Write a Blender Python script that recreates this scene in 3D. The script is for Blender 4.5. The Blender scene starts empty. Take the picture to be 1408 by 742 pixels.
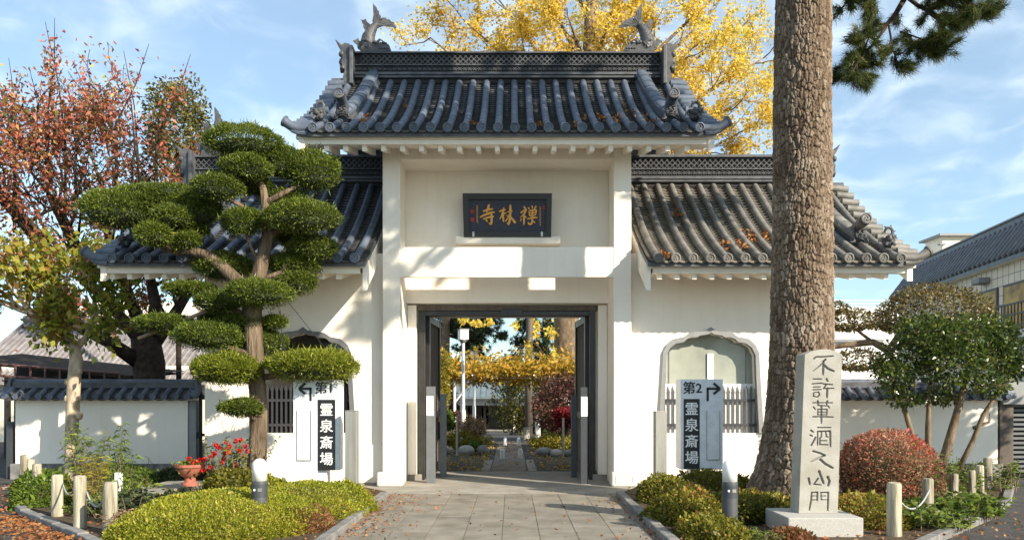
import bpy, math, random
import numpy as np
from mathutils import Vector, Matrix, Euler

SC = bpy.context.scene
COL = SC.collection
PI = math.pi
R = math.radians

# ------------------------------------------------------------------ camera
F, CX, HY, CAMH = 1150.0, 704.0, 545.0, 1.66      # focal length in photo pixels, axis, horizon, eye height
cam = bpy.data.cameras.new('camera')
cam.sensor_width = 36.0
cam.lens = F / 1408 * 36
cam.shift_y = (HY - 371) / 1408
cam.clip_start = 0.1
cam.clip_end = 6000
camo = bpy.data.objects.new('camera', cam)
COL.objects.link(camo)
camo.location = (0, 0, CAMH)
camo.rotation_euler = (R(90), 0, 0)
SC.camera = camo

# ------------------------------------------------------------------ sky, sun, exposure
SUN_EL, SUN_DX, SUN_DY = R(28.5), 0.752, -0.66     # towards the sun
SUN_AZ = math.atan2(SUN_DX, SUN_DY)
world = bpy.data.worlds.new('World')
SC.world = world
world.use_nodes = True
wn, wl = world.node_tree.nodes, world.node_tree.links
wn.clear()
wout = wn.new('ShaderNodeOutputWorld')
wbg = wn.new('ShaderNodeBackground')
wbg.inputs['Strength'].default_value = 0.115
sky = wn.new('ShaderNodeTexSky')
sky.sky_type = 'NISHITA'
sky.sun_disc = False
sky.sun_elevation = SUN_EL
sky.sun_rotation = SUN_AZ
sky.air_density = 1.0
sky.dust_density = 0.6
sky.ozone_density = 1.6
# thin high cloud laid on a plane far above: direction projected to that plane
geo = wn.new('ShaderNodeTexCoord')
sep = wn.new('ShaderNodeSeparateXYZ')
wl.new(geo.outputs['Generated'], sep.inputs[0])
zm = wn.new('ShaderNodeMath'); zm.operation = 'MAXIMUM'; zm.inputs[1].default_value = 0.0
wl.new(sep.outputs['Z'], zm.inputs[0])
zc = wn.new('ShaderNodeMath'); zc.operation = 'ADD'; zc.inputs[1].default_value = 0.22
wl.new(zm.outputs[0], zc.inputs[0])
dx = wn.new('ShaderNodeMath'); dx.operation = 'DIVIDE'
dy = wn.new('ShaderNodeMath'); dy.operation = 'DIVIDE'
wl.new(sep.outputs['X'], dx.inputs[0]); wl.new(zc.outputs[0], dx.inputs[1])
wl.new(sep.outputs['Y'], dy.inputs[0]); wl.new(zc.outputs[0], dy.inputs[1])
cmb = wn.new('ShaderNodeCombineXYZ')
wl.new(dx.outputs[0], cmb.inputs[0]); wl.new(dy.outputs[0], cmb.inputs[1])
mp = wn.new('ShaderNodeMapping'); mp.inputs['Scale'].default_value = (1.5, 1.5, 1)
mp.inputs['Rotation'].default_value = (0, 0, R(25))
mp.inputs['Location'].default_value = (3.1, 0.4, 0)
wl.new(cmb.outputs[0], mp.inputs[0])
n1 = wn.new('ShaderNodeTexNoise'); n1.inputs['Scale'].default_value = 0.75
n1.inputs['Detail'].default_value = 4; n1.inputs['Roughness'].default_value = 0.55
n2 = wn.new('ShaderNodeTexNoise'); n2.inputs['Scale'].default_value = 5.0
n2.inputs['Detail'].default_value = 5; n2.inputs['Roughness'].default_value = 0.5; n2.inputs['Distortion'].default_value = 0.5
wl.new(mp.outputs[0], n1.inputs['Vector']); wl.new(mp.outputs[0], n2.inputs['Vector'])
mx = wn.new('ShaderNodeMath'); mx.operation = 'MULTIPLY_ADD'; mx.inputs[1].default_value = 0.52
wl.new(n2.outputs['Fac'], mx.inputs[0])
mh = wn.new('ShaderNodeMath'); mh.operation = 'MULTIPLY'; mh.inputs[1].default_value = 0.5
wl.new(n1.outputs['Fac'], mh.inputs[0]); wl.new(mh.outputs[0], mx.inputs[2])
cr = wn.new('ShaderNodeMapRange'); cr.interpolation_type = 'SMOOTHSTEP'
cr.inputs['From Min'].default_value = 0.40; cr.inputs['From Max'].default_value = 0.70
cr.inputs['To Min'].default_value = 0.24; cr.inputs['To Max'].default_value = 0.82
wl.new(mx.outputs[0], cr.inputs['Value'])
cmix = wn.new('ShaderNodeMix'); cmix.data_type = 'RGBA'
cmix.inputs['B'].default_value = (5.2, 6.0, 6.5, 1)
sgain = wn.new('ShaderNodeMix'); sgain.data_type = 'RGBA'; sgain.blend_type = 'MULTIPLY'; sgain.inputs[0].default_value = 1.0
sgain.inputs['B'].default_value = (0.76, 0.95, 1.0, 1)
wl.new(sky.outputs[0], sgain.inputs['A'])
wl.new(cr.outputs[0], cmix.inputs['Factor'])
wl.new(sgain.outputs['Result'], cmix.inputs['A'])
wl.new(cmix.outputs['Result'], wbg.inputs['Color'])
wl.new(wbg.outputs[0], wout.inputs[0])

sund = bpy.data.lights.new('sun', 'SUN')
sund.energy = 5.0
sund.angle = R(0.53)
sund.color = (1.0, 0.89, 0.73)
suno = bpy.data.objects.new('sun', sund)
COL.objects.link(suno)
ce = math.cos(SUN_EL)
suno.rotation_euler = Vector((SUN_DX * ce, SUN_DY * ce, math.sin(SUN_EL))).to_track_quat('Z', 'Y').to_euler()
suno.location = (12, -10, 20)

SC.view_settings.view_transform = 'Standard'
SC.view_settings.look = 'None'
SC.view_settings.exposure = 0.82
SC.view_settings.gamma = 1.0
SC.render.engine = 'CYCLES'
SC.cycles.max_bounces = 6
SC.cycles.transparent_max_bounces = 6
SC.cycles.use_denoising = True

# ------------------------------------------------------------------ helpers
def at(px, py, Y):
    """World point seen at a photo pixel when it stands Y metres away."""
    return Vector(((px - CX) * Y / F, Y, CAMH - (py - HY) * Y / F))

def G(px, py):
    """World point on level ground seen at a photo pixel."""
    Y = CAMH * F / (py - HY)
    return Vector(((px - CX) * Y / F, Y, 0))

class MB:
    """Collects shapes; build() links them as one mesh object."""
    def __init__(self):
        self.v, self.f = [], []
    def add(self, vs, fs):
        n = len(self.v)
        self.v += [tuple(p) for p in vs]
        self.f += [tuple(i + n for i in f) for f in fs]
        return self
    def box(self, x0, x1, y0, y1, z0, z1, M=None):
        vs = [Vector((x, y, z)) for z in (z0, z1) for y in (y0, y1) for x in (x0, x1)]
        if M is not None: vs = [M @ p for p in vs]
        return self.add(vs, [(0, 2, 3, 1), (4, 5, 7, 6), (0, 1, 5, 4), (2, 6, 7, 3), (0, 4, 6, 2), (1, 3, 7, 5)])
    def tube(self, path, radii, n=8, caps=True, squash=None):
        path = [Vector(p) for p in path]
        if not hasattr(radii, '__len__'): radii = [radii] * len(path)
        vs, fs = [], []
        prev = None
        for i, p in enumerate(path):
            d = (path[min(i + 1, len(path) - 1)] - path[max(i - 1, 0)])
            if d.length < 1e-9: d = Vector((0, 0, 1))
            d.normalize()
            if prev is None:
                a = d.orthogonal().normalized() if abs(d.z) < .999 else Vector((1, 0, 0))
            else:
                a = prev - d * prev.dot(d)
                a = a.normalized() if a.length > 1e-6 else d.orthogonal().normalized()
            prev = a
            b = d.cross(a)
            for k in range(n):
                t = 2 * PI * k / n
                vs.append(p + (a * math.cos(t) + b * math.sin(t)) * radii[i])
        m = len(path)
        for i in range(m - 1):
            for k in range(n):
                k2 = (k + 1) % n
                fs.append((i * n + k, i * n + k2, (i + 1) * n + k2, (i + 1) * n + k))
        if caps:
            fs.append(tuple(range(n - 1, -1, -1)))
            fs.append(tuple((m - 1) * n + k for k in range(n)))
        return self.add(vs, fs)
    def lathe(self, prof, n=20, c=(0, 0, 0), M=None):
        vs, fs = [], []
        for r, z in prof:
            for k in range(n):
                t = 2 * PI * k / n
                p = Vector((r * math.cos(t), r * math.sin(t), z))
                if M is not None: p = M @ p
                vs.append(p + Vector(c))
        for i in range(len(prof) - 1):
            for k in range(n):
                k2 = (k + 1) % n
                fs.append((i * n + k, i * n + k2, (i + 1) * n + k2, (i + 1) * n + k))
        fs.append(tuple(range(n - 1, -1, -1)))
        fs.append(tuple((len(prof) - 1) * n + k for k in range(n)))
        return self.add(vs, fs)
    def prism(self, outline, to3, depth):
        """outline 2-D, to3(u, v, w) -> world, thickened by depth along w (fan of quads + ngon ends)."""
        n = len(outline)
        vs = [to3(u, v, 0) for u, v in outline] + [to3(u, v, depth) for u, v in outline]
        fs = [tuple(range(n)), tuple(range(2 * n - 1, n - 1, -1))]
        for i in range(n):
            j = (i + 1) % n
            fs.append((i, n + i, n + j, j))
        return self.add(vs, fs)
    def strip(self, A, B):
        """quads between two open polylines"""
        n = len(A)
        return self.add(list(A) + list(B), [(i, i + 1, n + i + 1, n + i) for i in range(n - 1)])
    def ball(self, c, rx, ry=None, rz=None, nu=10, nv=6):
        ry = ry or rx; rz = rz or rx
        vs = [Vector(c) + Vector((0, 0, -rz))]
        for j in range(1, nv):
            t = -PI / 2 + PI * j / nv
            for k in range(nu):
                a = 2 * PI * k / nu
                vs.append(Vector(c) + Vector((rx * math.cos(t) * math.cos(a), ry * math.cos(t) * math.sin(a), rz * math.sin(t))))
        vs.append(Vector(c) + Vector((0, 0, rz)))
        fs = [(0, 1 + (k + 1) % nu, 1 + k) for k in range(nu)]
        for j in range(nv - 2):
            for k in range(nu):
                a, b = 1 + j * nu + k, 1 + j * nu + (k + 1) % nu
                fs.append((a, b, b + nu, a + nu))
        top = len(vs) - 1
        fs += [(1 + (nv - 2) * nu + k, 1 + (nv - 2) * nu + (k + 1) % nu, top) for k in range(nu)]
        return self.add(vs, fs)
    def mesh(self, name, mat=None, off=(0, 0, 0), smooth=False, fixn=True):
        me = bpy.data.meshes.new(name)
        ox, oy, oz = off
        me.from_pydata([(x - ox, y - oy, z - oz) for x, y, z in self.v], [], self.f)
        if mat: me.materials.append(mat)
        if smooth: me.shade_smooth()
        me.update()
        if fixn:
            import bmesh
            b = bmesh.new(); b.from_mesh(me)
            bmesh.ops.recalc_face_normals(b, faces=b.faces)
            b.to_mesh(me); b.free()
        return me
    def build(self, name, mat, parent=None, smooth=False, bevel=0, auto=None, fixn=True):
        off = worldloc(parent)
        me = self.mesh(name, mat, off, smooth, fixn)
        o = link(name, me, parent)
        if bevel:
            b = o.modifiers.new('bevel', 'BEVEL'); b.width = bevel; b.segments = 2; b.limit_method = 'ANGLE'
        if auto:
            me.shade_smooth(); me.set_sharp_from_angle(angle=R(auto))
        return o

def worldloc(p):
    v = Vector((0, 0, 0))
    while p is not None:
        v += p.location; p = p.parent
    return v

def link(name, me, parent=None):
    o = bpy.data.objects.new(name, me)
    COL.objects.link(o)
    if parent is not None: o.parent = parent
    return o

def inst(name, me, parent, M):
    """object sharing mesh me, placed at world matrix M under an unrotated parent"""
    o = link(name, me, parent)
    L = Matrix.Translation(-worldloc(parent)) @ M if parent is not None else M
    o.matrix_basis = L
    return o

def tag(o, label=None, cat=None, group=None, kind=None):
    if label: o['label'] = label
    if cat: o['category'] = cat
    if group: o['group'] = group
    if kind: o['kind'] = kind
    return o

def thing(name, label, cat, loc=(0, 0, 0), group=None, kind=None):
    o = bpy.data.objects.new(name, None)
    COL.objects.link(o)
    o.location = loc
    o.empty_display_size = 0.2
    return tag(o, label, cat, group, kind)

def copy_tree(o, parent=None):
    c = o.copy(); COL.objects.link(c); c.parent = parent
    for ch in list(o.children): copy_tree(ch, c)
    return c

def npmesh(name, V, Fq, mat, parent=None, rnd=None, smooth=False, extra=None):
    """fast mesh from numpy: V (n,3), Fq (m,k)"""
    off = np.array(worldloc(parent))
    me = bpy.data.meshes.new(name)
    V = np.asarray(V, dtype=np.float32) - off.astype(np.float32)
    Fq = np.asarray(Fq, dtype=np.int32)
    m, k = Fq.shape
    me.vertices.add(len(V)); me.vertices.foreach_set('co', V.ravel())
    me.loops.add(m * k); me.loops.foreach_set('vertex_index', Fq.ravel())
    me.polygons.add(m)
    me.polygons.foreach_set('loop_start', np.arange(m, dtype=np.int32) * k)
    me.polygons.foreach_set('loop_total', np.full(m, k, dtype=np.int32))
    if smooth: me.polygons.foreach_set('use_smooth', np.ones(m, dtype=bool))
    if rnd is not None:
        a = me.attributes.new('rnd', 'FLOAT', 'FACE'); a.data.foreach_set('value', np.asarray(rnd, dtype=np.float32))
    if extra:
        for nm, val in extra.items():
            a = me.attributes.new(nm, 'FLOAT', 'POINT'); a.data.foreach_set('value', np.asarray(val, dtype=np.float32))
    me.materials.append(mat)
    me.update(calc_edges=True)
    return link(name, me, parent)

def unit(a):
    return a / np.maximum(np.linalg.norm(a, axis=-1, keepdims=True), 1e-9)

def leaf_arrays(P, D, size, rng, aspect=0.5, fold=0.25, droop=0.0):
    """rhombic folded leaves at P growing along D; returns V, F (quads)"""
    n = len(P)
    D = unit(D)
    rv = unit(rng.normal(size=(n, 3)))
    S = unit(np.cross(D, rv)); N = np.cross(S, D)
    s = np.asarray(size).reshape(-1, 1) * np.ones((n, 1))
    w = s * aspect * 0.5
    mid = P + D * s * 0.45
    tip = P + D * s + np.array([0, 0, -1.0]) * s * droop
    V = np.stack([P, mid + S * w + N * s * fold * .5, tip, mid - S * w + N * s * fold * .5], 1).reshape(-1, 3)
    Fq = np.arange(4 * n).reshape(n, 4)
    return V, Fq

def leaves(name, P, D, size, rng, mat, parent=None, aspect=.5, fold=.25, droop=0., rnd=None):
    V, Fq = leaf_arrays(P, D, size, rng, aspect, fold, droop)
    if rnd is None: rnd = rng.random(len(P))
    return npmesh(name, V, Fq, mat, parent, rnd)

def noise3(P, rng_seed, freq):
    """cheap smooth pseudo-noise from sums of sines, roughly in -1..1"""
    r = np.random.default_rng(rng_seed)
    out = np.zeros(len(P))
    for k in range(5):
        d = unit(r.normal(size=(1, 3)))[0] * freq * (1 + .45 * k)
        out += np.sin(P @ d + r.random() * 6.28) / (1 + .35 * k)
    return out / 2.6

# ------------------------------------------------------------------ materials
def nt(name):
    m = bpy.data.materials.new(name); m.use_nodes = True
    n, l = m.node_tree.nodes, m.node_tree.links
    return m, n, l, n['Principled BSDF']

def ramp(n, stops):
    r = n.new('ShaderNodeValToRGB')
    e = r.color_ramp.elements
    while len(e) > 1: e.remove(e[-1])
    e[0].position, e[0].color = stops[0][0], (*stops[0][1], 1)
    for p, c in stops[1:]:
        x = e.new(p); x.color = (*c, 1)
    return r

def mat_noise(name, c1, c2, scale=4, rough=.8, bump=.0, bscale=60, stretch=(1, 1, 1), objrand=0., metallic=0, spec=.5, detail=6, c3=None, lo=.35, hi=.65, bdist=.02):
    m, n, l, b = nt(name)
    tc = n.new('ShaderNodeTexCoord'); mp = n.new('ShaderNodeMapping'); mp.inputs['Scale'].default_value = stretch
    gm = n.new('ShaderNodeNewGeometry')
    l.new(gm.outputs['Position'], mp.inputs[0])
    no = n.new('ShaderNodeTexNoise'); no.inputs['Scale'].default_value = scale; no.inputs['Detail'].default_value = detail
    no.inputs['Roughness'].default_value = .6
    l.new(mp.outputs[0], no.inputs['Vector'])
    st = [(lo, c1), (hi, c2)] + ([(min(1, hi + .15), c3)] if c3 else [])
    r = ramp(n, st)
    l.new(no.outputs['Fac'], r.inputs[0])
    col = r.outputs[0]
    if objrand:
        oi = n.new('ShaderNodeObjectInfo')
        mr = n.new('ShaderNodeMapRange'); mr.inputs['To Min'].default_value = 1 - objrand; mr.inputs['To Max'].default_value = 1 + objrand
        l.new(oi.outputs['Random'], mr.inputs['Value'])
        hs = n.new('ShaderNodeHueSaturation')
        l.new(mr.outputs[0], hs.inputs['Value']); l.new(col, hs.inputs['Color'])
        col = hs.outputs[0]
    l.new(col, b.inputs['Base Color'])
    b.inputs['Roughness'].default_value = rough
    b.inputs['Metallic'].default_value = metallic
    b.inputs['Specular IOR Level'].default_value = spec
    if bump:
        nb = n.new('ShaderNodeTexNoise'); nb.inputs['Scale'].default_value = bscale; nb.inputs['Detail'].default_value = 5
        l.new(mp.outputs[0], nb.inputs['Vector'])
        bp = n.new('ShaderNodeBump'); bp.inputs['Strength'].default_value = bump; bp.inputs['Distance'].default_value = bdist
        l.new(nb.outputs['Fac'], bp.inputs['Height']); l.new(bp.outputs[0], b.inputs['Normal'])
    return m

def mat_leaf(name, stops, rough=.5, trans=.35, spec=.3, tint=1.0, spot=None):
    m, n, l, b = nt(name)
    a = n.new('ShaderNodeAttribute'); a.attribute_name = 'rnd'
    r = ramp(n, stops)
    l.new(a.outputs['Fac'], r.inputs[0])
    l.new(r.outputs[0], b.inputs['Base Color'])
    b.inputs['Roughness'].default_value = rough
    b.inputs['Specular IOR Level'].default_value = spec
    tr = n.new('ShaderNodeBsdfTranslucent')
    l.new(r.outputs[0], tr.inputs['Color'])
    mx = n.new('ShaderNodeMixShader'); mx.inputs[0].default_value = trans
    l.new(b.outputs[0], mx.inputs[1]); l.new(tr.outputs[0], mx.inputs[2])
    l.new(mx.outputs[0], n['Material Output'].inputs['Surface'])
    return m

def mat_plain(name, c, rough=.6, metallic=0., spec=.5):
    return mat_noise(name, tuple(x * .9 for x in c), tuple(min(1, x * 1.08) for x in c), 9, rough, .08, 120, metallic=metallic, spec=spec)

M = {}
M['plaster'] = mat_noise('plaster', (.86, .795, .70), (.90, .845, .76), 1.3, .85, .12, 90, stretch=(1, 1, .35), spec=.25, lo=.3, hi=.6)
def weathered_plaster():
    m = M['plaster']; n, l = m.node_tree.nodes, m.node_tree.links; b = n['Principled BSDF']
    src = b.inputs['Base Color'].links[0].from_socket
    gm = n.new('ShaderNodeNewGeometry'); mp = n.new('ShaderNodeMapping'); mp.inputs['Scale'].default_value = (4.5, 4.5, .4)
    l.new(gm.outputs['Position'], mp.inputs[0])
    s = n.new('ShaderNodeTexNoise'); s.inputs['Scale'].default_value = 1.6; s.inputs['Detail'].default_value = 7; s.inputs['Roughness'].default_value = .7
    l.new(mp.outputs[0], s.inputs['Vector'])
    p = n.new('ShaderNodeTexNoise'); p.inputs['Scale'].default_value = .9; p.inputs['Detail'].default_value = 5
    l.new(gm.outputs['Position'], p.inputs['Vector'])
    r1 = ramp(n, [(.50, (1, 1, 1)), (.66, (.97, .96, .935)), (.80, (.88, .855, .80))]); l.new(s.outputs['Fac'], r1.inputs[0])
    r2 = ramp(n, [(.38, (.94, .93, .91)), (.62, (1, 1, 1))]); l.new(p.outputs['Fac'], r2.inputs[0])
    # splashed dirt in the lowest hand's breadth
    sx = n.new('ShaderNodeSeparateXYZ'); l.new(gm.outputs['Position'], sx.inputs[0])
    mr = n.new('ShaderNodeMapRange'); mr.inputs['From Min'].default_value = .0; mr.inputs['From Max'].default_value = .42; l.new(sx.outputs['Z'], mr.inputs['Value'])
    ad = n.new('ShaderNodeMath'); ad.operation = 'ADD'; l.new(mr.outputs[0], ad.inputs[0]); l.new(s.outputs['Fac'], ad.inputs[1])
    r3 = ramp(n, [(.45, (.72, .67, .58)), (.85, (1, 1, 1))]); l.new(ad.outputs[0], r3.inputs[0])
    c = src
    for r in (r1, r2, r3):
        x = n.new('ShaderNodeMix'); x.data_type = 'RGBA'; x.blend_type = 'MULTIPLY'; x.inputs[0].default_value = 1
        l.new(c, x.inputs['A']); l.new(r.outputs[0], x.inputs['B']); c = x.outputs['Result']
    l.new(c, b.inputs['Base Color'])
weathered_plaster()
M['tile'] = mat_noise('roof_tile_clay', (.068, .088, .125), (.122, .148, .19), 4, .52, .2, 60, objrand=.20, spec=.45)
M['tile_worn_sunlit'] = mat_noise('sunlit_worn_roof_tile_clay', (.125, .12, .11), (.225, .212, .19), 4, .55, .2, 70, objrand=.18, spec=.45)  # right wing: warm sunlight put into the colour along with the wear
M['pan'] = mat_noise('pan_tile_clay', (.036, .037, .040), (.08, .077, .072), 3.5, .6, .2, 60, spec=.4, c3=(.10, .09, .075))
M['pan_worn_sunlit'] = mat_noise('sunlit_worn_pan_tile_clay', (.12, .105, .082), (.225, .195, .15), 3.5, .65, .25, 60, spec=.4, c3=(.26, .225, .17))  # pans of the sunlit wing, browned and lightened to match its tiles
M['ridge'] = mat_noise('ridge_tile_clay', (.055, .06, .068), (.11, .115, .125), 6, .5, .15, 80, spec=.45)
M['onigawara'] = mat_noise('ornament_clay', (.042, .044, .05), (.10, .10, .102), 7, .5, .25, 60, spec=.5)
M['dark'] = mat_plain('dark_interior', (.02, .019, .018), .8)
M['bronze'] = mat_noise('dark_bronze_paint', (.018, .016, .014), (.034, .031, .027), 5, .4, .05, 90, spec=.5)
M['granite'] = mat_noise('pale_granite', (.32, .31, .285), (.47, .455, .42), 70, .8, .2, 160, spec=.35, lo=.3, hi=.7)
M['plinth'] = mat_noise('plinth_stone', (.60, .58, .53), (.72, .70, .66), 30, .85, .15, 120, spec=.3)
M['concrete'] = mat_noise('concrete', (.24, .222, .19), (.34, .318, .275), 2.2, .9, .25, 70, spec=.25)
M['slab'] = mat_noise('paving_stone', (.165, .15, .122), (.26, .236, .195), 2.2, .85, .35, 80, objrand=.08, spec=.3)
M['slab_brown'] = mat_noise('brown_paving', (.16, .13, .105), (.25, .21, .17), 2.4, .9, .3, 60, objrand=.06, spec=.25)
M['joint'] = mat_plain('joint_sand', (.12, .105, .082), .95)
M['asphalt'] = mat_noise('asphalt', (.045, .044, .043), (.085, .082, .078), 3, .9, .5, 150, spec=.3, detail=9)
M['soil'] = mat_noise('soil', (.05, .037, .025), (.12, .09, .06), 9, .95, .6, 40, spec=.15)
M['kerb'] = mat_noise('kerb_stone', (.13, .13, .125), (.26, .25, .235), 6, .85, .35, 60, objrand=.1, spec=.3)
M['log'] = mat_noise('weathered_log', (.13, .115, .08), (.50, .45, .34), 11, .9, .9, 30, stretch=(1, 1, .10), spec=.2, objrand=.08)
M['white_paint'] = mat_plain('white_paint', (.78, .79, .80), .45)
M['sign_face'] = mat_plain('sign_enamel', (.70, .73, .76), .4)
M['black_print'] = mat_plain('black_print', (.012, .012, .014), .45)
M['white_print'] = mat_plain('white_print', (.82, .82, .80), .5)
M['steel'] = mat_noise('brushed_steel', (.36, .345, .31), (.50, .48, .44), 8, .42, .1, 60, stretch=(1, 1, .1), metallic=.65)
M['post_paint'] = mat_plain('grey_post_paint', (.13, .14, .145), .5)
M['post_dark'] = mat_plain('dark_post_paint', (.045, .05, .057), .5)
M['lampglass'] = mat_plain('opal_lamp_plastic', (.82, .82, .82), .3)
M['terracotta'] = mat_noise('terracotta', (.30, .085, .055), (.42, .14, .095), 6, .75, .15, 90)
M['gold'] = mat_noise('gold_paint', (.60, .27, .035), (.80, .42, .07), 30, .45, .1, 100, metallic=.1)
M['navy'] = mat_noise('navy_board', (.018, .020, .040), (.035, .036, .058), 20, .6, .1, 100)
M['plaque_frame'] = mat_plain('black_lacquer', (.012, .009, .007), .35)
M['seal_red'] = mat_plain('seal_red', (.30, .025, .03), .6)
M['bark_pale'] = mat_noise('pale_bark', (.30, .23, .155), (.56, .46, .34), 9, .9, .5, 40, stretch=(1, 1, .45), spec=.2)
M['bark_dark'] = mat_noise('dark_bark', (.028, .021, .016), (.07, .052, .04), 8, .95, .6, 40, spec=.15)
M['bark_mid'] = mat_noise('brown_bark', (.11, .08, .052), (.24, .18, .12), 10, .95, .6, 40, stretch=(1, 1, .4), spec=.15)
M['bark_maki'] = mat_noise('topiary_bark', (.075, .055, .038), (.215, .16, .11), 9, .95, 1.0, 26, stretch=(1, 1, .16), bdist=.05, spec=.15)
M['glass_reflection'] = mat_noise('pale_reflection_glass', (.27, .29, .245), (.37, .385, .33), 1.6, .12, 0, spec=.5)  # whitish reflection put into the colour of the pane
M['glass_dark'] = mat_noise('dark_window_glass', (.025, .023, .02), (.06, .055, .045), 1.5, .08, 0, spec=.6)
M['picket'] = mat_plain('grey_picket_paint', (.11, .11, .105), .5)
M['rail_shaded_picket'] = mat_plain('rail_and_shaded_picket', (.045, .045, .05), .5)  # dark rails; for the left pickets, the grey darkened as shade
M['frame_grey'] = mat_plain('grey_window_frame', (.25, .255, .255), .6)
M['frame_shaded'] = mat_plain('shaded_window_frame', (.14, .14, .15), .6)  # frame grey darkened for the shaded left window
M['wood_brown'] = mat_noise('weathered_wood', (.07, .055, .045), (.13, .105, .085), 8, .8, .3, 40, stretch=(1, 1, .15))

# ------------------------------------------------------------------ ground
def ground_z(y):
    t = min(max((y - 29) / 31.0, 0), 1)
    return -0.75 * t * t * (3 - 2 * t)

def build_ground():
    ys = [-60, -10, 5, 15, 22, 29] + [29 + 3.1 * i for i in range(1, 11)] + [90, 200, 600, 3000]
    xs = [-3000, -300, -60, -20, -8, 0, 8, 20, 60, 300, 3000]
    v = [(x, y, ground_z(y) - .012) for y in ys for x in xs]
    f = []
    w = len(xs)
    for j in range(len(ys) - 1):
        for i in range(w - 1):
            f.append((j * w + i, j * w + i + 1, (j + 1) * w + i + 1, (j + 1) * w + i))
    m = MB(); m.add(v, f)
    o = m.build('ground', M['asphalt'], smooth=True)
    tag(o, kind='structure')
build_ground()

XC = -0.094            # gate axis
YP = 15.5              # front face of the gate pillars
PX0, PX1 = -2.12, 1.80 # paved approach

# paved approach with single slabs
path = MB().box(PX0, PX1, 5.0, 14.35, -.10, -.010).build('paved_path', M['joint'])
tag(path, kind='structure')
rng = random.Random(5)
colx = [-1.93, -1.48, -1.03, -.575, -.12, .331, .782, 1.233, 1.66]
for i in range(8):
    y = 14.33; k = 0
    first = .9 if i % 2 == 0 else .45
    while y > 6.0:
        L = first if k == 0 else .9
        z = rng.uniform(-.004, .003)
        g = .003
        o = MB().box(colx[i] + g, colx[i + 1] - g, y - L + g, y - g, -.05, z).build('paving_slab', M['slab'], path, bevel=.003)
        y -= L; k += 1
for (a, b) in ((PX0, colx[0]), (colx[-1], PX1)):
    y = 14.33
    while y > 6.0:
        MB().box(a + .004, b - .004, y - 1.8 + .003, y - .003, -.05, rng.uniform(-.004, 0)).build('edge_slab', M['slab_brown'], path)
        y -= 1.8
# concrete apron under the gate
ap = MB().box(-2.75, 2.5, 14.36, 18.6, -.08, .004).build('gate_apron', M['concrete']); tag(ap, kind='structure')
st = MB().box(-9.2, -2.76, 15.1, 15.75, -.08, .03).build('wall_footing', M['concrete']); tag(st, kind='structure')
st = MB().box(2.51, 5.75, 15.1, 15.75, -.08, .03).build('wall_footing', M['concrete']); tag(st, kind='structure')
# pale kerb strips of the path beyond the gate
for a, b in ((-.70, -.50), (.36, .56)):
    v = []
    m = MB()
    m.box(a, b, 18.65, 22.0, -.05, .006)
    o = m.build('path_edging', M['concrete']); tag(o, kind='structure')
mid = MB().box(-.48, .34, 18.65, 30, -.05, .002).build('inner_path', M['slab_brown']); tag(mid, kind='structure')

# planting beds: soil sheet and kerb stones
def bed(poly, name):
    c = sum((Vector(p) for p in poly), Vector((0, 0))) / len(poly)
    m = MB()
    n = len(poly)
    m.add([(x, y, .05) for x, y in poly] + [(x, y, -.05) for x, y in poly],
          [tuple(range(n))] + [(i, (i + 1) % n, n + (i + 1) % n, n + i) for i in range(n)])
    o = m.build(name, M['soil']); tag(o, kind='structure')
    return o
def kerbs(bedo, pts, L=.6, w=.13, h=.085):
    # resample along the polyline
    pts = [Vector((x, y, 0)) for x, y in pts]
    for a, b in zip(pts, pts[1:]):
        d = b - a; n = max(1, round(d.length / L)); u = d.normalized()
        ang = math.atan2(u.y, u.x)
        for k in range(n):
            p = a + d * ((k + .5) / n)
            mm = MB().box(-d.length / n / 2 + .006, d.length / n / 2 - .006, -w / 2, w / 2, -.15, h + rng.uniform(-.008, .008),
                          Matrix.Translation(p) @ Matrix.Rotation(ang, 4, 'Z'))
            mm.build('kerb_stone', M['kerb'], bedo, bevel=.015)
g1, g2 = G(115, 742), G(35, 708)
LB = [(-2.12, 14.2), (-2.12, 6.6), (-3.0, 7.4), (g1.x, g1.y), (g2.x, g2.y), (-7.7, 12.9), (-8.6, 14.6), (-9.2, 16.9), (-5.9, 16.9), (-5.9, 15.4), (-2.75, 15.1)]
lbed = bed(LB, 'planting_bed')
kerbs(lbed, [(-2.12, 13.9), (-2.12, 6.6), (-3.0, 7.4), (g1.x, g1.y), (g2.x, g2.y), (-7.7, 12.9)])
RB = [(1.80, 14.0), (2.3, 15.1), (5.7, 15.1), (5.7, 16.9), (9.7, 16.9), (9.3, 15.6), (7.75, 13.1), (6.45, 11.4), (4.9, 9.69), (3.6, 8.2), (2.6, 7.2), (1.80, 6.8)]
rbed = bed(RB, 'planting_bed')
kerbs(rbed, [(1.80, 14.0), (1.80, 6.8), (2.6, 7.2), (3.6, 8.2), (4.9, 9.69), (6.45, 11.4), (7.75, 13.1), (9.3, 15.6), (9.7, 16.9)])

# ------------------------------------------------------------------ the gatehouse
gate = thing('temple_gatehouse', 'white plastered temple gatehouse with tiled roofs, two low wings and an open central doorway', 'gatehouse', (XC, YP, 0))

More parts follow.
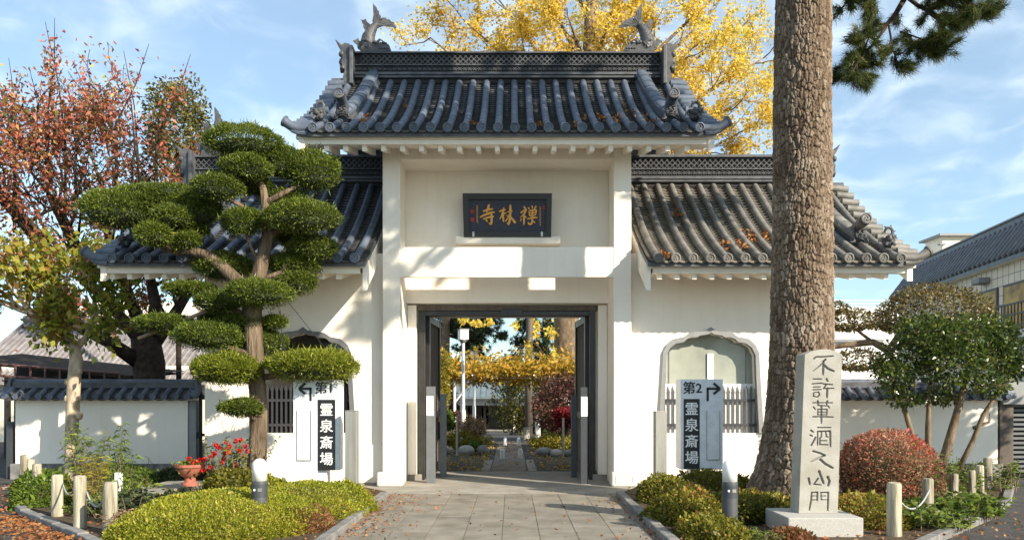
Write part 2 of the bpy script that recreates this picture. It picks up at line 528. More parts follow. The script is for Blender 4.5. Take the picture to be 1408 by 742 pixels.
class Roof:
    def __init__(s, xs, Ye, Ze, Yr, Zr, sag=.055):
        s.xs, s.Ye, s.Ze, s.Yr, s.Zr, s.sag = xs, Ye, Ze, Yr, Zr, sag
        s.len = sum((s.p(0, (i + 1) / 60) - s.p(0, i / 60)).length for i in range(60))
    def p(s, x, t, back=False):
        y = s.Ye + (s.Yr - s.Ye) * t
        z = s.Ze + (s.Zr - s.Ze) * (t - s.sag * math.sin(PI * min(max(t, 0), 1)) * 1.6)
        if back: y = 2 * s.Yr - y
        return Vector((x, y, z))
    def slope(s, t):
        a, b = s.p(0, t - .01), s.p(0, t + .01)
        return math.atan2(b.z - a.z, b.y - a.y)
    def nrm(s, t):
        a = s.slope(t)
        return Vector((0, -math.sin(a), math.cos(a)))

TL = .335                                        # one round tile's length
def round_tile_mesh(L=TL, r=.069):
    m = MB(); n = 9
    vs = []; rings = [(0, r * 1.012), (.022, r * 1.012), (.026, r), (L * 1.04, r * .965)]
    for y, rr in rings:
        for k in range(n):
            a = PI * (k / (n - 1) * 1.16 - .08)
            vs.append((-rr * math.cos(a), y, rr * math.sin(a)))
    fs = []
    for i in range(len(rings) - 1):
        for k in range(n - 1):
            fs.append((i * n + k, i * n + k + 1, (i + 1) * n + k + 1, (i + 1) * n + k))
    fs.append(tuple(range(n)))
    m.add(vs, fs)
    me = m.mesh('round_tile', None); me.shade_smooth(); me.set_sharp_from_angle(angle=R(40))
    return me, m
RT_ME, RT_MB = round_tile_mesh()

def emblem_disc(r=.084):
    """round eave tile end: rim, sunk field, three swirling commas and a ring of beads; faces -Y"""
    m = MB(); n = 20
    vs, fs = [], []
    rings = [(r, .10), (r, 0), (r * .80, -.004), (r * .74, .012), (0.0001, .012)]
    for rr, y in rings:
        for k in range(n):
            a = 2 * PI * k / n
            vs.append((rr * math.cos(a), y, rr * math.sin(a)))
    for i in range(len(rings) - 1):
        for k in range(n):
            k2 = (k + 1) % n
            fs.append((i * n + k, i * n + k2, (i + 1) * n + k2, (i + 1) * n + k))
    m.add(vs, fs)
    for q in range(3):
        a0 = q * 2 * PI / 3 + .4
        pth, rad = [], []
        for k in range(5):
            a = a0 + k * .42; rr = r * (.26 + .075 * k)
            pth.append((rr * math.cos(a), .010, rr * math.sin(a))); rad.append(r * (.17 - .035 * k))
        m.tube(pth, rad, 5)
    me = m.mesh('eave_cap', None); me.shade_smooth(); me.set_sharp_from_angle(angle=R(35))
    return me
CAP_ME = emblem_disc()

def with_mat(me, mat, name):
    c = me.copy(); c.name = name; c.materials.clear(); c.materials.append(mat); return c

def tile_roof(rf, parent, tmat, pmat, ntop, xl, xr, n_obj):
    """round tiles in columns (lowest n_obj rows as objects), round ends, pan tiles, deck"""
    rt = with_mat(RT_ME, tmat, 'round_tile'); cap = with_mat(CAP_ME, tmat, 'eave_cap')
    nT = int(round(rf.len / TL))
    bulk = MB()
    for ci, x in enumerate(rf.xs):
        skip_from = ntop.get(ci, 99)
        for k in range(nT):
            t = k / nT
            if t > skip_from: break
            Mx = Matrix.Translation(rf.p(x, t) + rf.nrm(t) * .02) @ Matrix.Rotation(rf.slope(t + .5 / nT), 4, 'X')
            if k < n_obj:
                Mx = Mx @ Matrix.Rotation(rng.uniform(-.006, .006), 4, 'Z')
                inst('round_tile', rt, parent, Mx)
            else:
                n0 = len(bulk.v)
                bulk.add([Mx @ Vector(v) for v in RT_MB.v], RT_MB.f)
            # rear slope
            Mb = Matrix.Translation(rf.p(x, t, True) + Vector((0, .012, .016))) @ Matrix.Rotation(PI, 4, 'Z') @ Matrix.Rotation(rf.slope(t + .5 / nT), 4, 'X')
            bulk.add([Mb @ Vector(v) for v in RT_MB.v], RT_MB.f)
        Mc = Matrix.Translation(rf.p(x, 0) + Vector((0, -.095, .030))) @ Matrix.Rotation(.12, 4, 'X') @ Matrix.Rotation(rng.uniform(0, 6), 4, 'Y')
        inst('eave_cap', cap, parent, Mc)
    o = bulk.build('upper_round_tiles', tmat, parent, auto=40, fixn=False); tag(o, kind='stuff')
    # pan tiles: curved courses with a raised front lip
    m = MB()
    edges = [xl] + list(rf.xs) + [xr]
    nC = int(rf.len / .125)
    for a, b in zip(edges, edges[1:]):
        if b - a < .05: continue
        w = b - a
        for k in range(nC):
            t0, t1 = k / nC, (k + 1.15) / nC
            nA = rf.nrm(t0)
            A, B, C = [], [], []
            for j in range(5):
                u = j / 4
                sagz = -.055 * math.sin(PI * u) * min(1, w / .28)
                x = a + w * u
                jit = rng.uniform(-.004, .004)
                A.append(rf.p(x, t0) + nA * (.052 + sagz + jit)); B.append(rf.p(x, t1) + nA * (.012 + sagz))
                C.append(rf.p(x, t0) + nA * (.018 + sagz))
            m.strip(A, B); m.strip(C, A)
    o = m.build('pan_tiles', pmat, parent, fixn=False); tag(o, kind='stuff')
    # eave front edge tiles (drooping crescents between the round ends)
    e = MB()
    for a, b in zip(rf.xs, rf.xs[1:]):
        A, B = [], []
        for j in range(9):
            u = j / 8; x = a + (b - a) * u
            A.append(rf.p(x, 0) + Vector((0, -.045, .045 - .055 * math.sin(PI * u))))
            B.append(rf.p(x, 0) + Vector((0, -.045, .012 - .060 * math.sin(PI * u))))
        n = len(A); back = [q + Vector((0, .03, 0)) for q in A + B]
        e.strip(A, B); e.strip(B, [q + Vector((0, .05, 0)) for q in B])
        e.strip([q + Vector((0, .08, .004)) for q in A], A)
    o = e.build('eave_pan_edges', pmat, parent, fixn=False); tag(o, kind='stuff')
    # timber deck beneath the tiles
    d = MB(); nS = 10
    top, bot = [], []
    prof = [rf.p(0, i / nS) for i in range(nS + 1)] + [rf.p(0, i / nS, True) for i in range(nS - 1, -1, -1)]
    A = [Vector((xl, q.y, q.z - .03)) for q in prof]; B = [Vector((xr, q.y, q.z - .03)) for q in prof]
    A2 = [q - Vector((0, 0, .07)) for q in A]; B2 = [q - Vector((0, 0, .07)) for q in B]
    d.strip(A, B); d.strip(B2, A2); d.strip(A2, A); d.strip(B, B2)
    d.add([A[0], B[0], B2[0], A2[0]], [(0, 1, 2, 3)]); d.add([A[-1], A2[-1], B2[-1], B[-1]], [(0, 1, 2, 3)])
    d.build('roof_deck', M['ridge'], parent)

def soffit(rf, parent, xl, xr, Yw, fas_h, raf_w, raf_h, pitch, raf_x0, n_raf, drop=.11):
    """white fascia, boarding and rafters under the front eave"""
    e = rf.p(0, 0)
    zt = e.z - .045
    m = MB().box(xl, xr, e.y + .09, e.y + .18, zt - fas_h * .45, zt)
    m.box(xl + .05, xr - .05, e.y + .13, e.y + .24, zt - fas_h, zt - fas_h * .45 - .002)
    m.build('fascia_board', M['plaster'], parent, bevel=.006)
    # sloping ceiling boards
    ang = rf.slope(.1)
    y1 = 2 * rf.Yr - (e.y + .1)
    k = math.tan(R(12))
    zs = zt - fas_h + .004
    m = MB()
    ya, yb = e.y + .20, Yw + .15
    m.add([(xl + .06, ya, zs), (xr - .06, ya, zs), (xr - .06, yb, zs + (yb - ya) * k), (xl + .06, yb, zs + (yb - ya) * k)], [(0, 1, 2, 3)])
    m.add([(xl + .06, ya, zs + .04), (xr - .06, ya, zs + .04), (xr - .06, yb, zs + .04 + (yb - ya) * k), (xl + .06, yb, zs + .04 + (yb - ya) * k)], [(3, 2, 1, 0)])
    m.build('eave_boarding', M['plaster'], parent, fixn=False)
    for i in range(n_raf):
        x = raf_x0 + i * pitch
        m = MB()
        a = Matrix.Translation((x, e.y + .20, zs - .003)) @ Matrix.Rotation(R(12), 4, 'X')
        m.box(-raf_w / 2, raf_w / 2, 0, (Yw - e.y) + .0, -raf_h, 0, a)
        m.build('rafter', M['plaster'], parent, bevel=.005)

def barge(rf, parent, x, w, t0=.03, t1=1.0, h=.26, name='barge_board'):
    m = MB(); nS = 10
    for back in (False, True):
        A = [rf.p(x - w / 2, t0 + (t1 - t0) * i / nS, back) - Vector((0, 0, .10)) for i in range(nS + 1)]
        B = [q - Vector((0, 0, h + (.03 if i == 0 else .0))) for i, q in enumerate(A)]
        A2 = [q + Vector((w, 0, 0)) for q in A]; B2 = [q + Vector((w, 0, 0)) for q in B]
        m.strip(A, B); m.strip(B2, A2); m.strip(A2, A); m.strip(B, B2)
        m.add([A[0], A2[0], B2[0], B[0]], [(0, 1, 2, 3)])
    m.build(name, M['plaster'], parent)

def verge(rf, parent, x, side, tmat, n=12, emb=True):
    """short cross tiles stepping up the gable edge, the lowest swept up and outward"""
    m = MB()
    for i in range(1, n):
        t = i / n
        c = rf.p(x, t) + rf.nrm(t) * .05
        m.tube([c - Vector((side * .04, 0, -.02)), c + Vector((side * .16, 0, .0)), c + Vector((side * .30, -.0, -.01))], [.075, .08, .085], 10)
    o = m.build('verge_tiles', tmat, parent, auto=40); tag(o, kind='stuff')
    c = rf.p(x, 0.01)
    m = MB()
    pth = [c + Vector((-side * .05, .0, .03)), c + Vector((side * .15, -.01, .02)), c + Vector((side * .27, -.02, .05)), c + Vector((side * .36, -.03, .11)), c + Vector((side * .40, -.03, .145))]
    m.tube(pth, [.075, .08, .08, .082, .088], 12)
    m.tube([pth[-1] + Vector((side * -.01, 0, -.005)), pth[-1] + Vector((side * .02, 0, .012))], [.098, .098], 14)
    m.build('corner_tile', tmat, parent, auto=40)
    m = MB()
    pth = [c + Vector((0, -.02, -.06)), c + Vector((side * .15, -.02, -.05)), c + Vector((side * .26, -.03, -.01)), c + Vector((side * .36, -.03, .06))]
    m.tube(pth, [.05, .05, .045, .03], 8)
    m.build('corner_under_tile', tmat, parent, auto=40)

def onigawara(parent, c, s, mat, name='demon_tile'):
    """gable ornament block with flared feet and a horned face, facing -Y; c is its base centre, s its width"""
    m = MB()
    out = [(-.55, 0), (-.5, .18), (-.38, .42), (-.36, .8), (-.28, .98), (.28, .98), (.36, .8), (.38, .42), (.5, .18), (.55, 0), (.3, .02), (.22, .16), (-.22, .16), (-.3, .02)]
    m.prism(out, lambda u, v, w: Vector((c.x + u * s, c.y + w, c.z + v * s)), .10)
    m.prism([(-.3, .3), (-.26, .82), (.26, .82), (.3, .3), (.12, .2), (-.12, .2)], lambda u, v, w: Vector((c.x + u * s, c.y - .03 + w, c.z + v * s)), .06)
    y = c.y - .04
    for sx in (-1, 1):
        m.ball((c.x + sx * .13 * s, y, c.z + .60 * s), .075 * s, .06 * s, .06 * s, 8, 5)      # eyes
        m.tube([(c.x + sx * .1 * s, y, c.z + .72 * s), (c.x + sx * .25 * s, y - .02, c.z + .75 * s), (c.x + sx * .36 * s, y - .02, c.z + .93 * s)], [.06 * s, .05 * s, .015 * s], 6)  # brows to horns
        m.tube([(c.x + sx * .2 * s, y, c.z + .45 * s), (c.x + sx * .28 * s, y, c.z + .36 * s), (c.x + sx * .2 * s, y, c.z + .26 * s)], .035 * s, 6)
        m.ball((c.x + sx * .07 * s, y - .01, c.z + .44 * s), .05 * s, .05 * s, .04 * s, 6, 4)
        m.tube([(c.x + sx * .42 * s, c.y - .01, c.z + .12 * s), (c.x + sx * .36 * s, c.y - .02, c.z + .3 * s)], .05 * s, 6)
    m.ball((c.x, y - .01, c.z + .5 * s), .06 * s, .07 * s, .08 * s, 8, 5)
    m.tube([(c.x - .16 * s, y, c.z + .33 * s), (c.x, y - .015, c.z + .30 * s), (c.x + .16 * s, y, c.z + .33 * s)], .035 * s, 6)
    m.build(name, mat, parent, auto=45)

def desc_ridge(rf, parent, xb, xt, t0, t1, tmat, w=.20, h=.20):
    """stacked ridge running down the slope near the gable, rounded cap on top, ornament at its foot"""
    nS = 12
    for li, (hw, z0, z1) in enumerate(((w / 2 + .035, .03, .09), (w / 2 + .01, .091, .15), (w / 2 + .03, .151, .20))):
        m = MB(); Ls = []
        for sx, zz in ((-1, z0), (-1, z1), (1, z1), (1, z0)):
            row = []
            for i in range(nS + 1):
                t = t0 + (t1 - t0) * i / nS; x = xb + (xt - xb) * i / nS
                row.append(rf.p(x + sx * hw, t) + rf.nrm(t) * zz)
            Ls.append(row)
        for a, b in ((0, 1), (1, 2), (2, 3), (3, 0)): m.strip(Ls[a], Ls[b])
        m.add([Ls[0][0], Ls[1][0], Ls[2][0], Ls[3][0]], [(0, 1, 2, 3)])
        m.build('descending_ridge_course', M['ridge'] if li < 2 else tmat, parent, fixn=True)
    # cap tiles
    nT = 9
    for k in range(nT):
        m = MB()
        a = t0 + (t1 - t0) * k / nT; b = t0 + (t1 - t0) * (k + 1.03) / nT
        A = rf.p(xb + (xt - xb) * k / nT, a) + rf.nrm(a) * .205; B = rf.p(xb + (xt - xb) * (k + 1) / nT, b) + rf.nrm(b) * .198
        n = 8
        vs = []
        for q, rr, tt in ((A, 1.04, a), (A + (B - A) * .06, 1.04, a), (A + (B - A) * .065, 1.0, a), (B, .97, b)):
            for j in range(n):
                an = PI * j / (n - 1)
                vs.append(q + Vector((-math.cos(an) * (w / 2 + .015) * rr, 0, 0)) + rf.nrm(tt) * math.sin(an) * .055 * rr)
        fs = [(i * n + j, i * n + j + 1, (i + 1) * n + j + 1, (i + 1) * n + j) for i in range(3) for j in range(n - 1)]
        fs.append(tuple(range(n)))
        m.add(vs, fs)
        m.build('ridge_cap_tile', tmat, parent, auto=40)
    f = rf.p(xb, t0)
    onigawara(parent, f + Vector((0, -.10, .045)), .30, M['onigawara'])
    # projecting round tile above the ornament
    a = f + Vector((0, .02, .35)); d = Vector((0, -.40, .07))
    m = MB().tube([a - d * .4, a + d], [.092, .10], 14)
    m.build('bird_perch_tile', tmat, parent, auto=40)
    cap = with_mat(CAP_ME, M['onigawara'], 'perch_cap')
    inst('perch_cap', cap, parent, Matrix.Translation(a + d * 1.0 + Vector((0, -.012, 0))) @ Matrix.Rotation(-.2, 4, 'X') @ Matrix.Diagonal((1.2, 1, 1.2, 1)))

def cloud_lion(parent, c, s, seed, mat):
    """curling cloud-lion ornament sitting on the corner tile"""
    r = random.Random(seed); m = MB()
    m.ball(c + Vector((0, 0, .22 * s)), .26 * s, .24 * s, .24 * s, 10, 7)
    m.ball(c + Vector((-.04 * s, -.2 * s, .34 * s)), .17 * s, .17 * s, .16 * s, 9, 6)
    for sx in (-1, 1):
        m.tube([c + Vector((sx * .12 * s, -.18 * s, .2 * s)), c + Vector((sx * .2 * s, -.26 * s, .02 * s))], [.08 * s, .06 * s], 6)
        m.ball(c + Vector((sx * .08 * s, -.33 * s, .4 * s)), .05 * s)
    for k in range(9):
        a = r.uniform(0, 2 * PI); b = r.uniform(.1, .5)
        p0 = c + Vector((.22 * s * math.cos(a), .18 * s * math.sin(a), (.2 + b * .4) * s))
        d = Vector((math.cos(a), .5 * math.sin(a), .3))
        pth = [p0 + d * (.2 * s * j / 5) + Vector((.05 * s * math.sin(j * 1.3), 0, .11 * s * math.sin(j * .8))) for j in range(6)]
        m.tube(pth, [.055 * s, .05 * s, .045 * s, .04 * s, .03 * s, .012 * s], 6)
    # tall curling tail, an open ring
    pth = []
    for j in range(13):
        a = -PI / 2 + j * .42
        pth.append(c + Vector((.05 * s + .17 * s * math.cos(a), .05 * s, .68 * s + .19 * s * math.sin(a))))
    m.tube(pth, [.07 * s] * 10 + [.06 * s, .04 * s, .015 * s], 7)
    for k in range(6):
        a = k * 1.05
        p0 = c + Vector((.05 * s + .2 * s * math.cos(a), .05 * s, .68 * s + .22 * s * math.sin(a)))
        m.tube([p0, p0 + Vector((.12 * s * math.cos(a + .5), 0, .12 * s * math.sin(a + .5)))], [.045 * s, .008], 5)
    m.build('cloud_lion_ornament', mat, parent, auto=50)

def main_ridge(rf, parent, xl, xr, zb, zt, Y, w=.30):
    """stacked ridge with openwork: base courses, a row of half-round scales, lattice of crossing bars, capping"""
    H = zt - zb
    m = MB().box(xl, xr, Y - w / 2 + .03, Y + w / 2 - .03, zb - .15, zt - .06)
    m.build('ridge_core', M['dark'], parent)  # near-black colour stands in for shadow in the openwork and under it
    m = MB()
    m.box(xl, xr, Y - w / 2 - .03, Y + w / 2 + .03, zb - .055, zb - .005)
    m.box(xl, xr, Y - w / 2 - .055, Y + w / 2 + .055, zb + .0, zb + .035)
    m.box(xl, xr, Y - w / 2 - .02, Y + w / 2 + .02, zb + .04, zb + .07)
    z1 = zb + .07 + (H - .15) * .36
    m.box(xl, xr, Y - w / 2 - .03, Y + w / 2 + .03, z1, z1 + .025)
    m.box(xl, xr, Y - w / 2 - .05, Y + w / 2 + .05, zt - .065, zt - .03)
    m.build('ridge_course', M['ridge'], parent, bevel=.006)
    nC = max(3, int((xr - xl) / .36)); L = (xr - xl) / nC
    for k in range(nC):
        c = MB().tube([(xl + k * L + .002, Y, zt - .045), (xl + (k + 1) * L - .002, Y, zt - .045)], [.092, .088], 10)
        c.build('ridge_top_tile', M['ridge'], parent, auto=40)
    # scales
    s = MB(); p = .105; nS = int((xr - xl) / p)
    hz = z1 - (zb + .07)
    for k in range(nS):
        xc = xl + (k + .5) * (xr - xl) / nS
        for rr in (.048, .028):
            pth = [(xc + rr * math.cos(a), Y - w / 2 + .012, zb + .075 + (rr + .01) + rr * math.sin(a)) for a in [PI * j / 6 - 0.2 for j in range(0, 8)]]
            s.tube(pth, .010, 4, caps=False)
    o = s.build('ridge_scale_tiles', M['ridge'], parent, fixn=False); tag(o, kind='stuff')
    # lattice
    s = MB(); za, zb2 = z1 + .025, zt - .065
    hh = zb2 - za; q = .115; nS = int((xr - xl) / q)
    yy = Y - w / 2 + .012
    half = hh / 2
    for k in range(-1, nS + 1):
        x0 = xl + k * q
        for lo in (0, 1):
            for sx in (1, -1):
                a = Vector((x0 + (0 if sx > 0 else q), yy, za + lo * half)); b = Vector((x0 + (q if sx > 0 else 0), yy, za + (lo + 1) * half))
                if min(a.x, b.x) < xl or max(a.x, b.x) > xr: continue
                mid = (a + b) / 2 + Vector((0, -.008, .010 * 1))
                s.tube([a, mid, b], .0115, 4, caps=False)
    o = s.build('ridge_lattice', M['ridge'], parent, fixn=False); tag(o, kind='stuff')

def ridge_end(parent, x, side, Y, zb, zt, mat):
    """stack that closes a ridge: scrolled slabs with round tiles pointing outward and a horned mask"""
    m = MB()
    H = zt - zb
    m.box(x - .02, x + .05 * 1, Y - .24, Y + .24, zb - .25, zt + .03)
    m.build('ridge_end_slab', mat, parent, bevel=.01)
    for k, (dz, L, r) in enumerate(((-.16, .42, .075), (.12, .24, .085), (.36, .20, .08))):
        m = MB().tube([(x, Y - .05, zb + dz), (x + side * L, Y - .05, zb + dz)], [r, r * 1.05], 12)
        m.build('ridge_end_tile', mat, parent, auto=40)
    m = MB()
    # profile facing outward
    out = [(0, -.35), (.10, -.3), (.14, -.1), (.10, .05), (.17, .2), (.14, .42), (.22, .55), (.10, .62), (0, .6)]
    m.prism(out, lambda u, v, w: Vector((x + side * (u + .03), Y - .17 + w, zb + v)), .34)
    m.tube([(x + side * .12, Y - .1, zb + .5), (x + side * .24, Y - .12, zb + .58), (x + side * .33, Y - .12, zb + .70)], [.05, .04, .01], 6)
    m.tube([(x + side * .12, Y + .1, zb + .5), (x + side * .24, Y + .12, zb + .58), (x + side * .33, Y + .12, zb + .70)], [.05, .04, .01], 6)
    m.ball((x + side * .2, Y - .12, zb + .4), .07); m.ball((x + side * .2, Y + .12, zb + .4), .07)
    m.ball((x + side * .2, Y, zb + .28), .09)
    for k in range(4): m.ball((x + side * .17, Y - .16 + .1 * k, zb + .1), .045)
    m.build('ridge_end_mask', M['onigawara'], parent, auto=45)

def shachi(parent, base, side, s, mat):
    """mythic fish finial: head down on the ridge, body rising, forked tail curling back inward. side=+1 curls to +X"""
    m = MB()
    # body axis traced as a curve in (u outward-inward, v up)
    ax = [(-.05, .06), (-.12, .16), (-.15, .30), (-.13, .45), (-.06, .60), (.02, .72), (.08, .80)]
    rad = [.15, .175, .165, .14, .11, .08, .055]
    # smooth resample
    pts, rr = [], []
    for i in range(len(ax) - 1):
        for k in range(4):
            f = k / 4
            pts.append(((ax[i][0] * (1 - f) + ax[i + 1][0] * f), (ax[i][1] * (1 - f) + ax[i + 1][1] * f))); rr.append(rad[i] * (1 - f) + rad[i + 1] * f)
    pts.append(ax[-1]); rr.append(rad[-1])
    V = lambda u, v, w=0: base + Vector((side * u * s, w * s, v * s))
    rr = [q * 1.18 for q in rr]
    m.tube([V(u, v) for u, v in pts], [r * s for r in rr], 12)
    # scales: little raised plates in staggered rings
    for i in range(4, len(pts) - 2, 1):
        u, v = pts[i]; du, dv = pts[i + 1][0] - pts[i - 1][0], pts[i + 1][1] - pts[i - 1][1]
        L = math.hypot(du, dv); du /= L; dv /= L
        for k in range(9):
            a = 2 * PI * (k + .5 * (i % 2)) / 9
            n_u, n_v, n_w = -dv * math.cos(a), du * math.cos(a), math.sin(a)
            c = Vector((u + n_u * rr[i] * .98, n_w * rr[i] * .98, v + n_v * rr[i] * .98))
            t1 = Vector((-n_w * -dv, math.cos(a), -n_w * du))
            e = .045
            pA = c - t1 * e; pB = c + t1 * e; pC = c + Vector((du, 0, dv)) * -.06 + Vector((n_u, n_w, n_v)) * .022
            pD = c + Vector((du, 0, dv)) * .045
            f = lambda q: V(q.x, q.z, q.y)
            m.add([f(pA), f(pC), f(pB), f(pD)], [(0, 1, 2), (0, 2, 3)])
    m.build('fish_body', mat, parent, auto=50)
    def fin(out, th, name):
        q = MB()
        q.prism(out, lambda u, v, w: V(u, v, w - th / 2), th)
        # raised rays
        c0 = out[0]
        for (u, v) in out[2:-1:2]:
            q.tube([V(c0[0], c0[1], -th / 2), V(c0[0] * .1 + u * .9, c0[1] * .1 + v * .9, -th / 2)], [.018 * s, .008 * s], 4)
        q.build(name, mat, parent)
    # tail: tall upright lobe and a lobe sweeping inward
    fin([(.03, .74), (-.03, .86), (.00, 1.0), (.01, 1.16), (-.01, 1.34), (.055, 1.26), (.09, 1.22), (.10, 1.17), (.15, 1.12), (.15, 1.05), (.20, 1.0), (.19, .93), (.24, .90), (.17, .82), (.10, .76)], .05, 'tail_fin')
    fin([(.08, .76), (.16, .90), (.24, .955), (.33, .95), (.36, .91), (.44, .90), (.47, .85), (.54, .83), (.56, .77), (.61, .72), (.60, .69), (.50, .72), (.40, .745), (.30, .745), (.20, .73), (.12, .69)], .05, 'tail_fin')
    fin([(-.02, .68), (-.08, .77), (-.16, .83), (-.20, .92), (-.27, .88), (-.33, .90), (-.30, .82), (-.26, .77), (-.27, .70), (-.24, .66), (-.17, .60), (-.12, .58)], .07, 'dorsal_fin')
    fin([(-.18, .18), (-.30, .32), (-.36, .32), (-.40, .40), (-.46, .36), (-.54, .33), (-.47, .27), (-.43, .22), (-.42, .14), (-.36, .10), (-.28, .04)], .09, 'side_fin')
    # head: jaws along the ridge, whisker curls, eye
    h = MB()
    h.prism([(-.32, .0), (-.30, .12), (-.16, .2), (.08, .19), (.18, .24), (.30, .17), (.42, .19), (.46, .13), (.46, .02), (.30, .0)], lambda u, v, w: V(u, v, w - .17), .34)
    for w in (-.17, .17):
        h.ball(V(.06, .24, w), .05 * s)
        h.tube([V(.1, .2, w), V(.2, .3, w * 1.1), V(.28, .27, w)], [.045 * s, .03 * s, .012 * s], 6)
        h.tube([V(-.05, .2, w), V(-.16, .3, w * 1.2), V(-.26, .28, w * 1.2)], [.05 * s, .035 * s, .012 * s], 6)
        for k in range(4): h.ball(V(.2 + .07 * k, .08, w), .03 * s)
        for k in range(3): h.ball(V(.22 + .06 * k, .22 + .03 * (k % 2), w * .6), .045 * s)
    h.build('fish_head', mat, parent, auto=45)

# ---- roofs
P_M = .2922
mx_ = [XC - .003 + (i - 11.5) * P_M for i in range(24)]
roofM = Roof(mx_, 14.6, 6.30, 17.9, 8.39, .05)
P_W = .2975
rx_ = [2.52 + i * P_W for i in range(15)]
lx_ = [2 * XC - x for x in rx_][::-1]
roofR = Roof(rx_, 14.45, 4.01, 18.0, 6.21, .05)
roofL = Roof(lx_, 14.45, 4.01, 18.0, 6.21, .05)

main_roof = thing('main_roof', None, None, (XC, 16, 6)); main_roof.parent = gate; main_roof.location = (0, .5, 6)
del_keys = lambda o: None
rwing = thing('wing_roof', None, None); rwing.parent = gate; rwing.location = (4.6, 0, 4); rwing['label'] = 'right wing roof, tiles coloured browner for sun and wear, with leaf litter'
lwing = thing('wing_roof', None, None); lwing.parent = gate; lwing.location = (-4.6, 0, 4); lwing['label'] = 'left wing roof, blue grey tiles partly behind the topiary pine'

xl, xr = mx_[0] - .16, mx_[-1] + .16
tile_roof(roofM, main_roof, M['tile'], M['pan'], {1: .3, 22: .3}, xl, xr, 6)
soffit(roofM, main_roof, xl - .18, xr + .18, 15.62, .155, .085, .10, .336, XC - .336 * 9.5, 20)
barge(roofM, main_roof, xl - .08, .10); barge(roofM, main_roof, xr + .08, .10)
verge(roofM, main_roof, xl + .05, -1, M['tile'], 13); verge(roofM, main_roof, xr - .05, 1, M['tile'], 13)
desc_ridge(roofM, main_roof, mx_[1] + .06, mx_[1] + .22, .24, 1.0, M['tile']); desc_ridge(roofM, main_roof, mx_[-2] - .06, mx_[-2] - .22, .24, 1.0, M['tile'])
cloud_lion(main_roof, roofM.p(mx_[0] - .02, .13) + Vector((0, 0, .10)), .40, 1, M['onigawara'])
cloud_lion(main_roof, roofM.p(mx_[-1] + .02, .13) + Vector((0, 0, .10)), .40, 2, M['onigawara'])
main_ridge(roofM, main_roof, mx_[0] + .12, mx_[-1] - .12, 8.47, 8.99, 17.9)
ridge_end(main_roof, mx_[0] + .07, -1, 17.75, 8.47, 8.99, M['ridge']); ridge_end(main_roof, mx_[-1] - .07, 1, 17.75, 8.47, 8.99, M['ridge'])
shachi(main_roof, Vector((mx_[0] + .50, 17.85, 8.97)), 1, .80, M['onigawara']); shachi(main_roof, Vector((mx_[-1] - .50, 17.85, 8.97)), -1, .80, M['onigawara'])

for rf, par, tm, pm, xs, side in ((roofR, rwing, M['tile_worn_sunlit'], M['pan_worn_sunlit'], rx_, 1), (roofL, lwing, M['tile'], M['pan'], lx_, -1)):
    inner, outer = (xs[0], xs[-1]) if side > 0 else (xs[-1], xs[0])
    a, b = min(inner - side * .17, outer + side * .16), max(inner - side * .17, outer + side * .16)
    nt_ = {13: .3} if side > 0 else {1: .3}
    tile_roof(rf, par, tm, pm, nt_, a, b, 5)
    soffit(rf, par, a - (.18 if side < 0 else -.06), b + (.18 if side > 0 else -.06), 15.8, .155, .085, .10, .305, (a if side > 0 else a - .1) + .12 + (.12 if side > 0 else 0), 14)
    barge(rf, par, outer + side * .24, .10)
    barge(rf, par, inner - side * .145, .075, h=.42)
    verge(rf, par, outer + side * .11, side, tm, 13)
    x1 = outer - side * P_W
    desc_ridge(rf, par, x1 - side * .06, x1 - side * .22, .24, 1.0, tm)
    cloud_lion(par, rf.p(outer + side * .02, .13) + Vector((0, 0, .10)), .40, 3 + side, M['onigawara'])
    ri = XC + side * 2.31
    q0, q1 = min(ri, outer - side * .12), max(ri, outer - side * .12)
    main_ridge(rf, par, q0, q1, 6.29, 6.82, 18.0)
    ridge_end(par, outer - side * .07, side, 17.85, 6.29, 6.82, M['ridge'])
    shachi(par, Vector((outer - side * .50, 17.95, 6.80)), -side, .80, M['onigawara'])

# ---- body
for s in (-1, 1):
    x0, x1 = sorted((XC + s * 1.981, XC + s * 2.305))
    MB().box(x0, x1, YP, YP + .40, 0, 6.55).build('pillar', M['plaster'], gate, bevel=.012)
    # reveal wall behind the pillar, back to the door plane
    x0, x1 = sorted((XC + s * 1.985, XC + s * 2.29))
    MB().box(x0, x1, YP + .401, 21.0, 0, 6.6).build('side_wall', M['plaster'], gate)
    # moulded stone plinth
    c0, c1 = sorted((XC + s * 1.93, XC + s * 2.40))
    MB().box(c0, c1, YP - .10, YP + .3, .002, .27).build('plinth_block', M['plinth'], gate, bevel=.035)
    pan = MB()
    xa, xb, za, zb = c0 + .08, c1 - .08, .07, .20
    for (p, q) in (((xa, za), (xb, za)), ((xb, za), (xb, zb)), ((xb, zb), (xa, zb)), ((xa, zb), (xa, za))):
        pan.tube([(p[0], YP - .101, p[1]), (q[0], YP - .101, q[1])], .009, 5)
    pan.build('plinth_moulding', M['plinth'], gate)
xi0, xi1 = XC - 1.984, XC + 1.984
MB().box(xi0, xi1, YP + .012, YP + .11, 3.872, 4.43).build('front_beam', M['plaster'], gate, bevel=.01)
MB().box(xi0, xi1, YP + .06, YP + .30, 6.07, 6.5).build('upper_lintel', M['plaster'], gate, bevel=.008)
MB().box(xi0, xi1, 16.42, 16.60, 3.50, 6.85).build('niche_wall', M['plaster'], gate)
MB().box(xi0, xi1, YP + .301, 16.419, 6.085, 6.2).build('niche_ceiling', M['plaster'], gate)
a = at(627, 336, 16.3); b = at(770, 326, 16.3)
MB().box(a.x, b.x, 16.20, 16.419, a.z, b.z).build('plaque_ledge', M['plaster'], gate, bevel=.01)
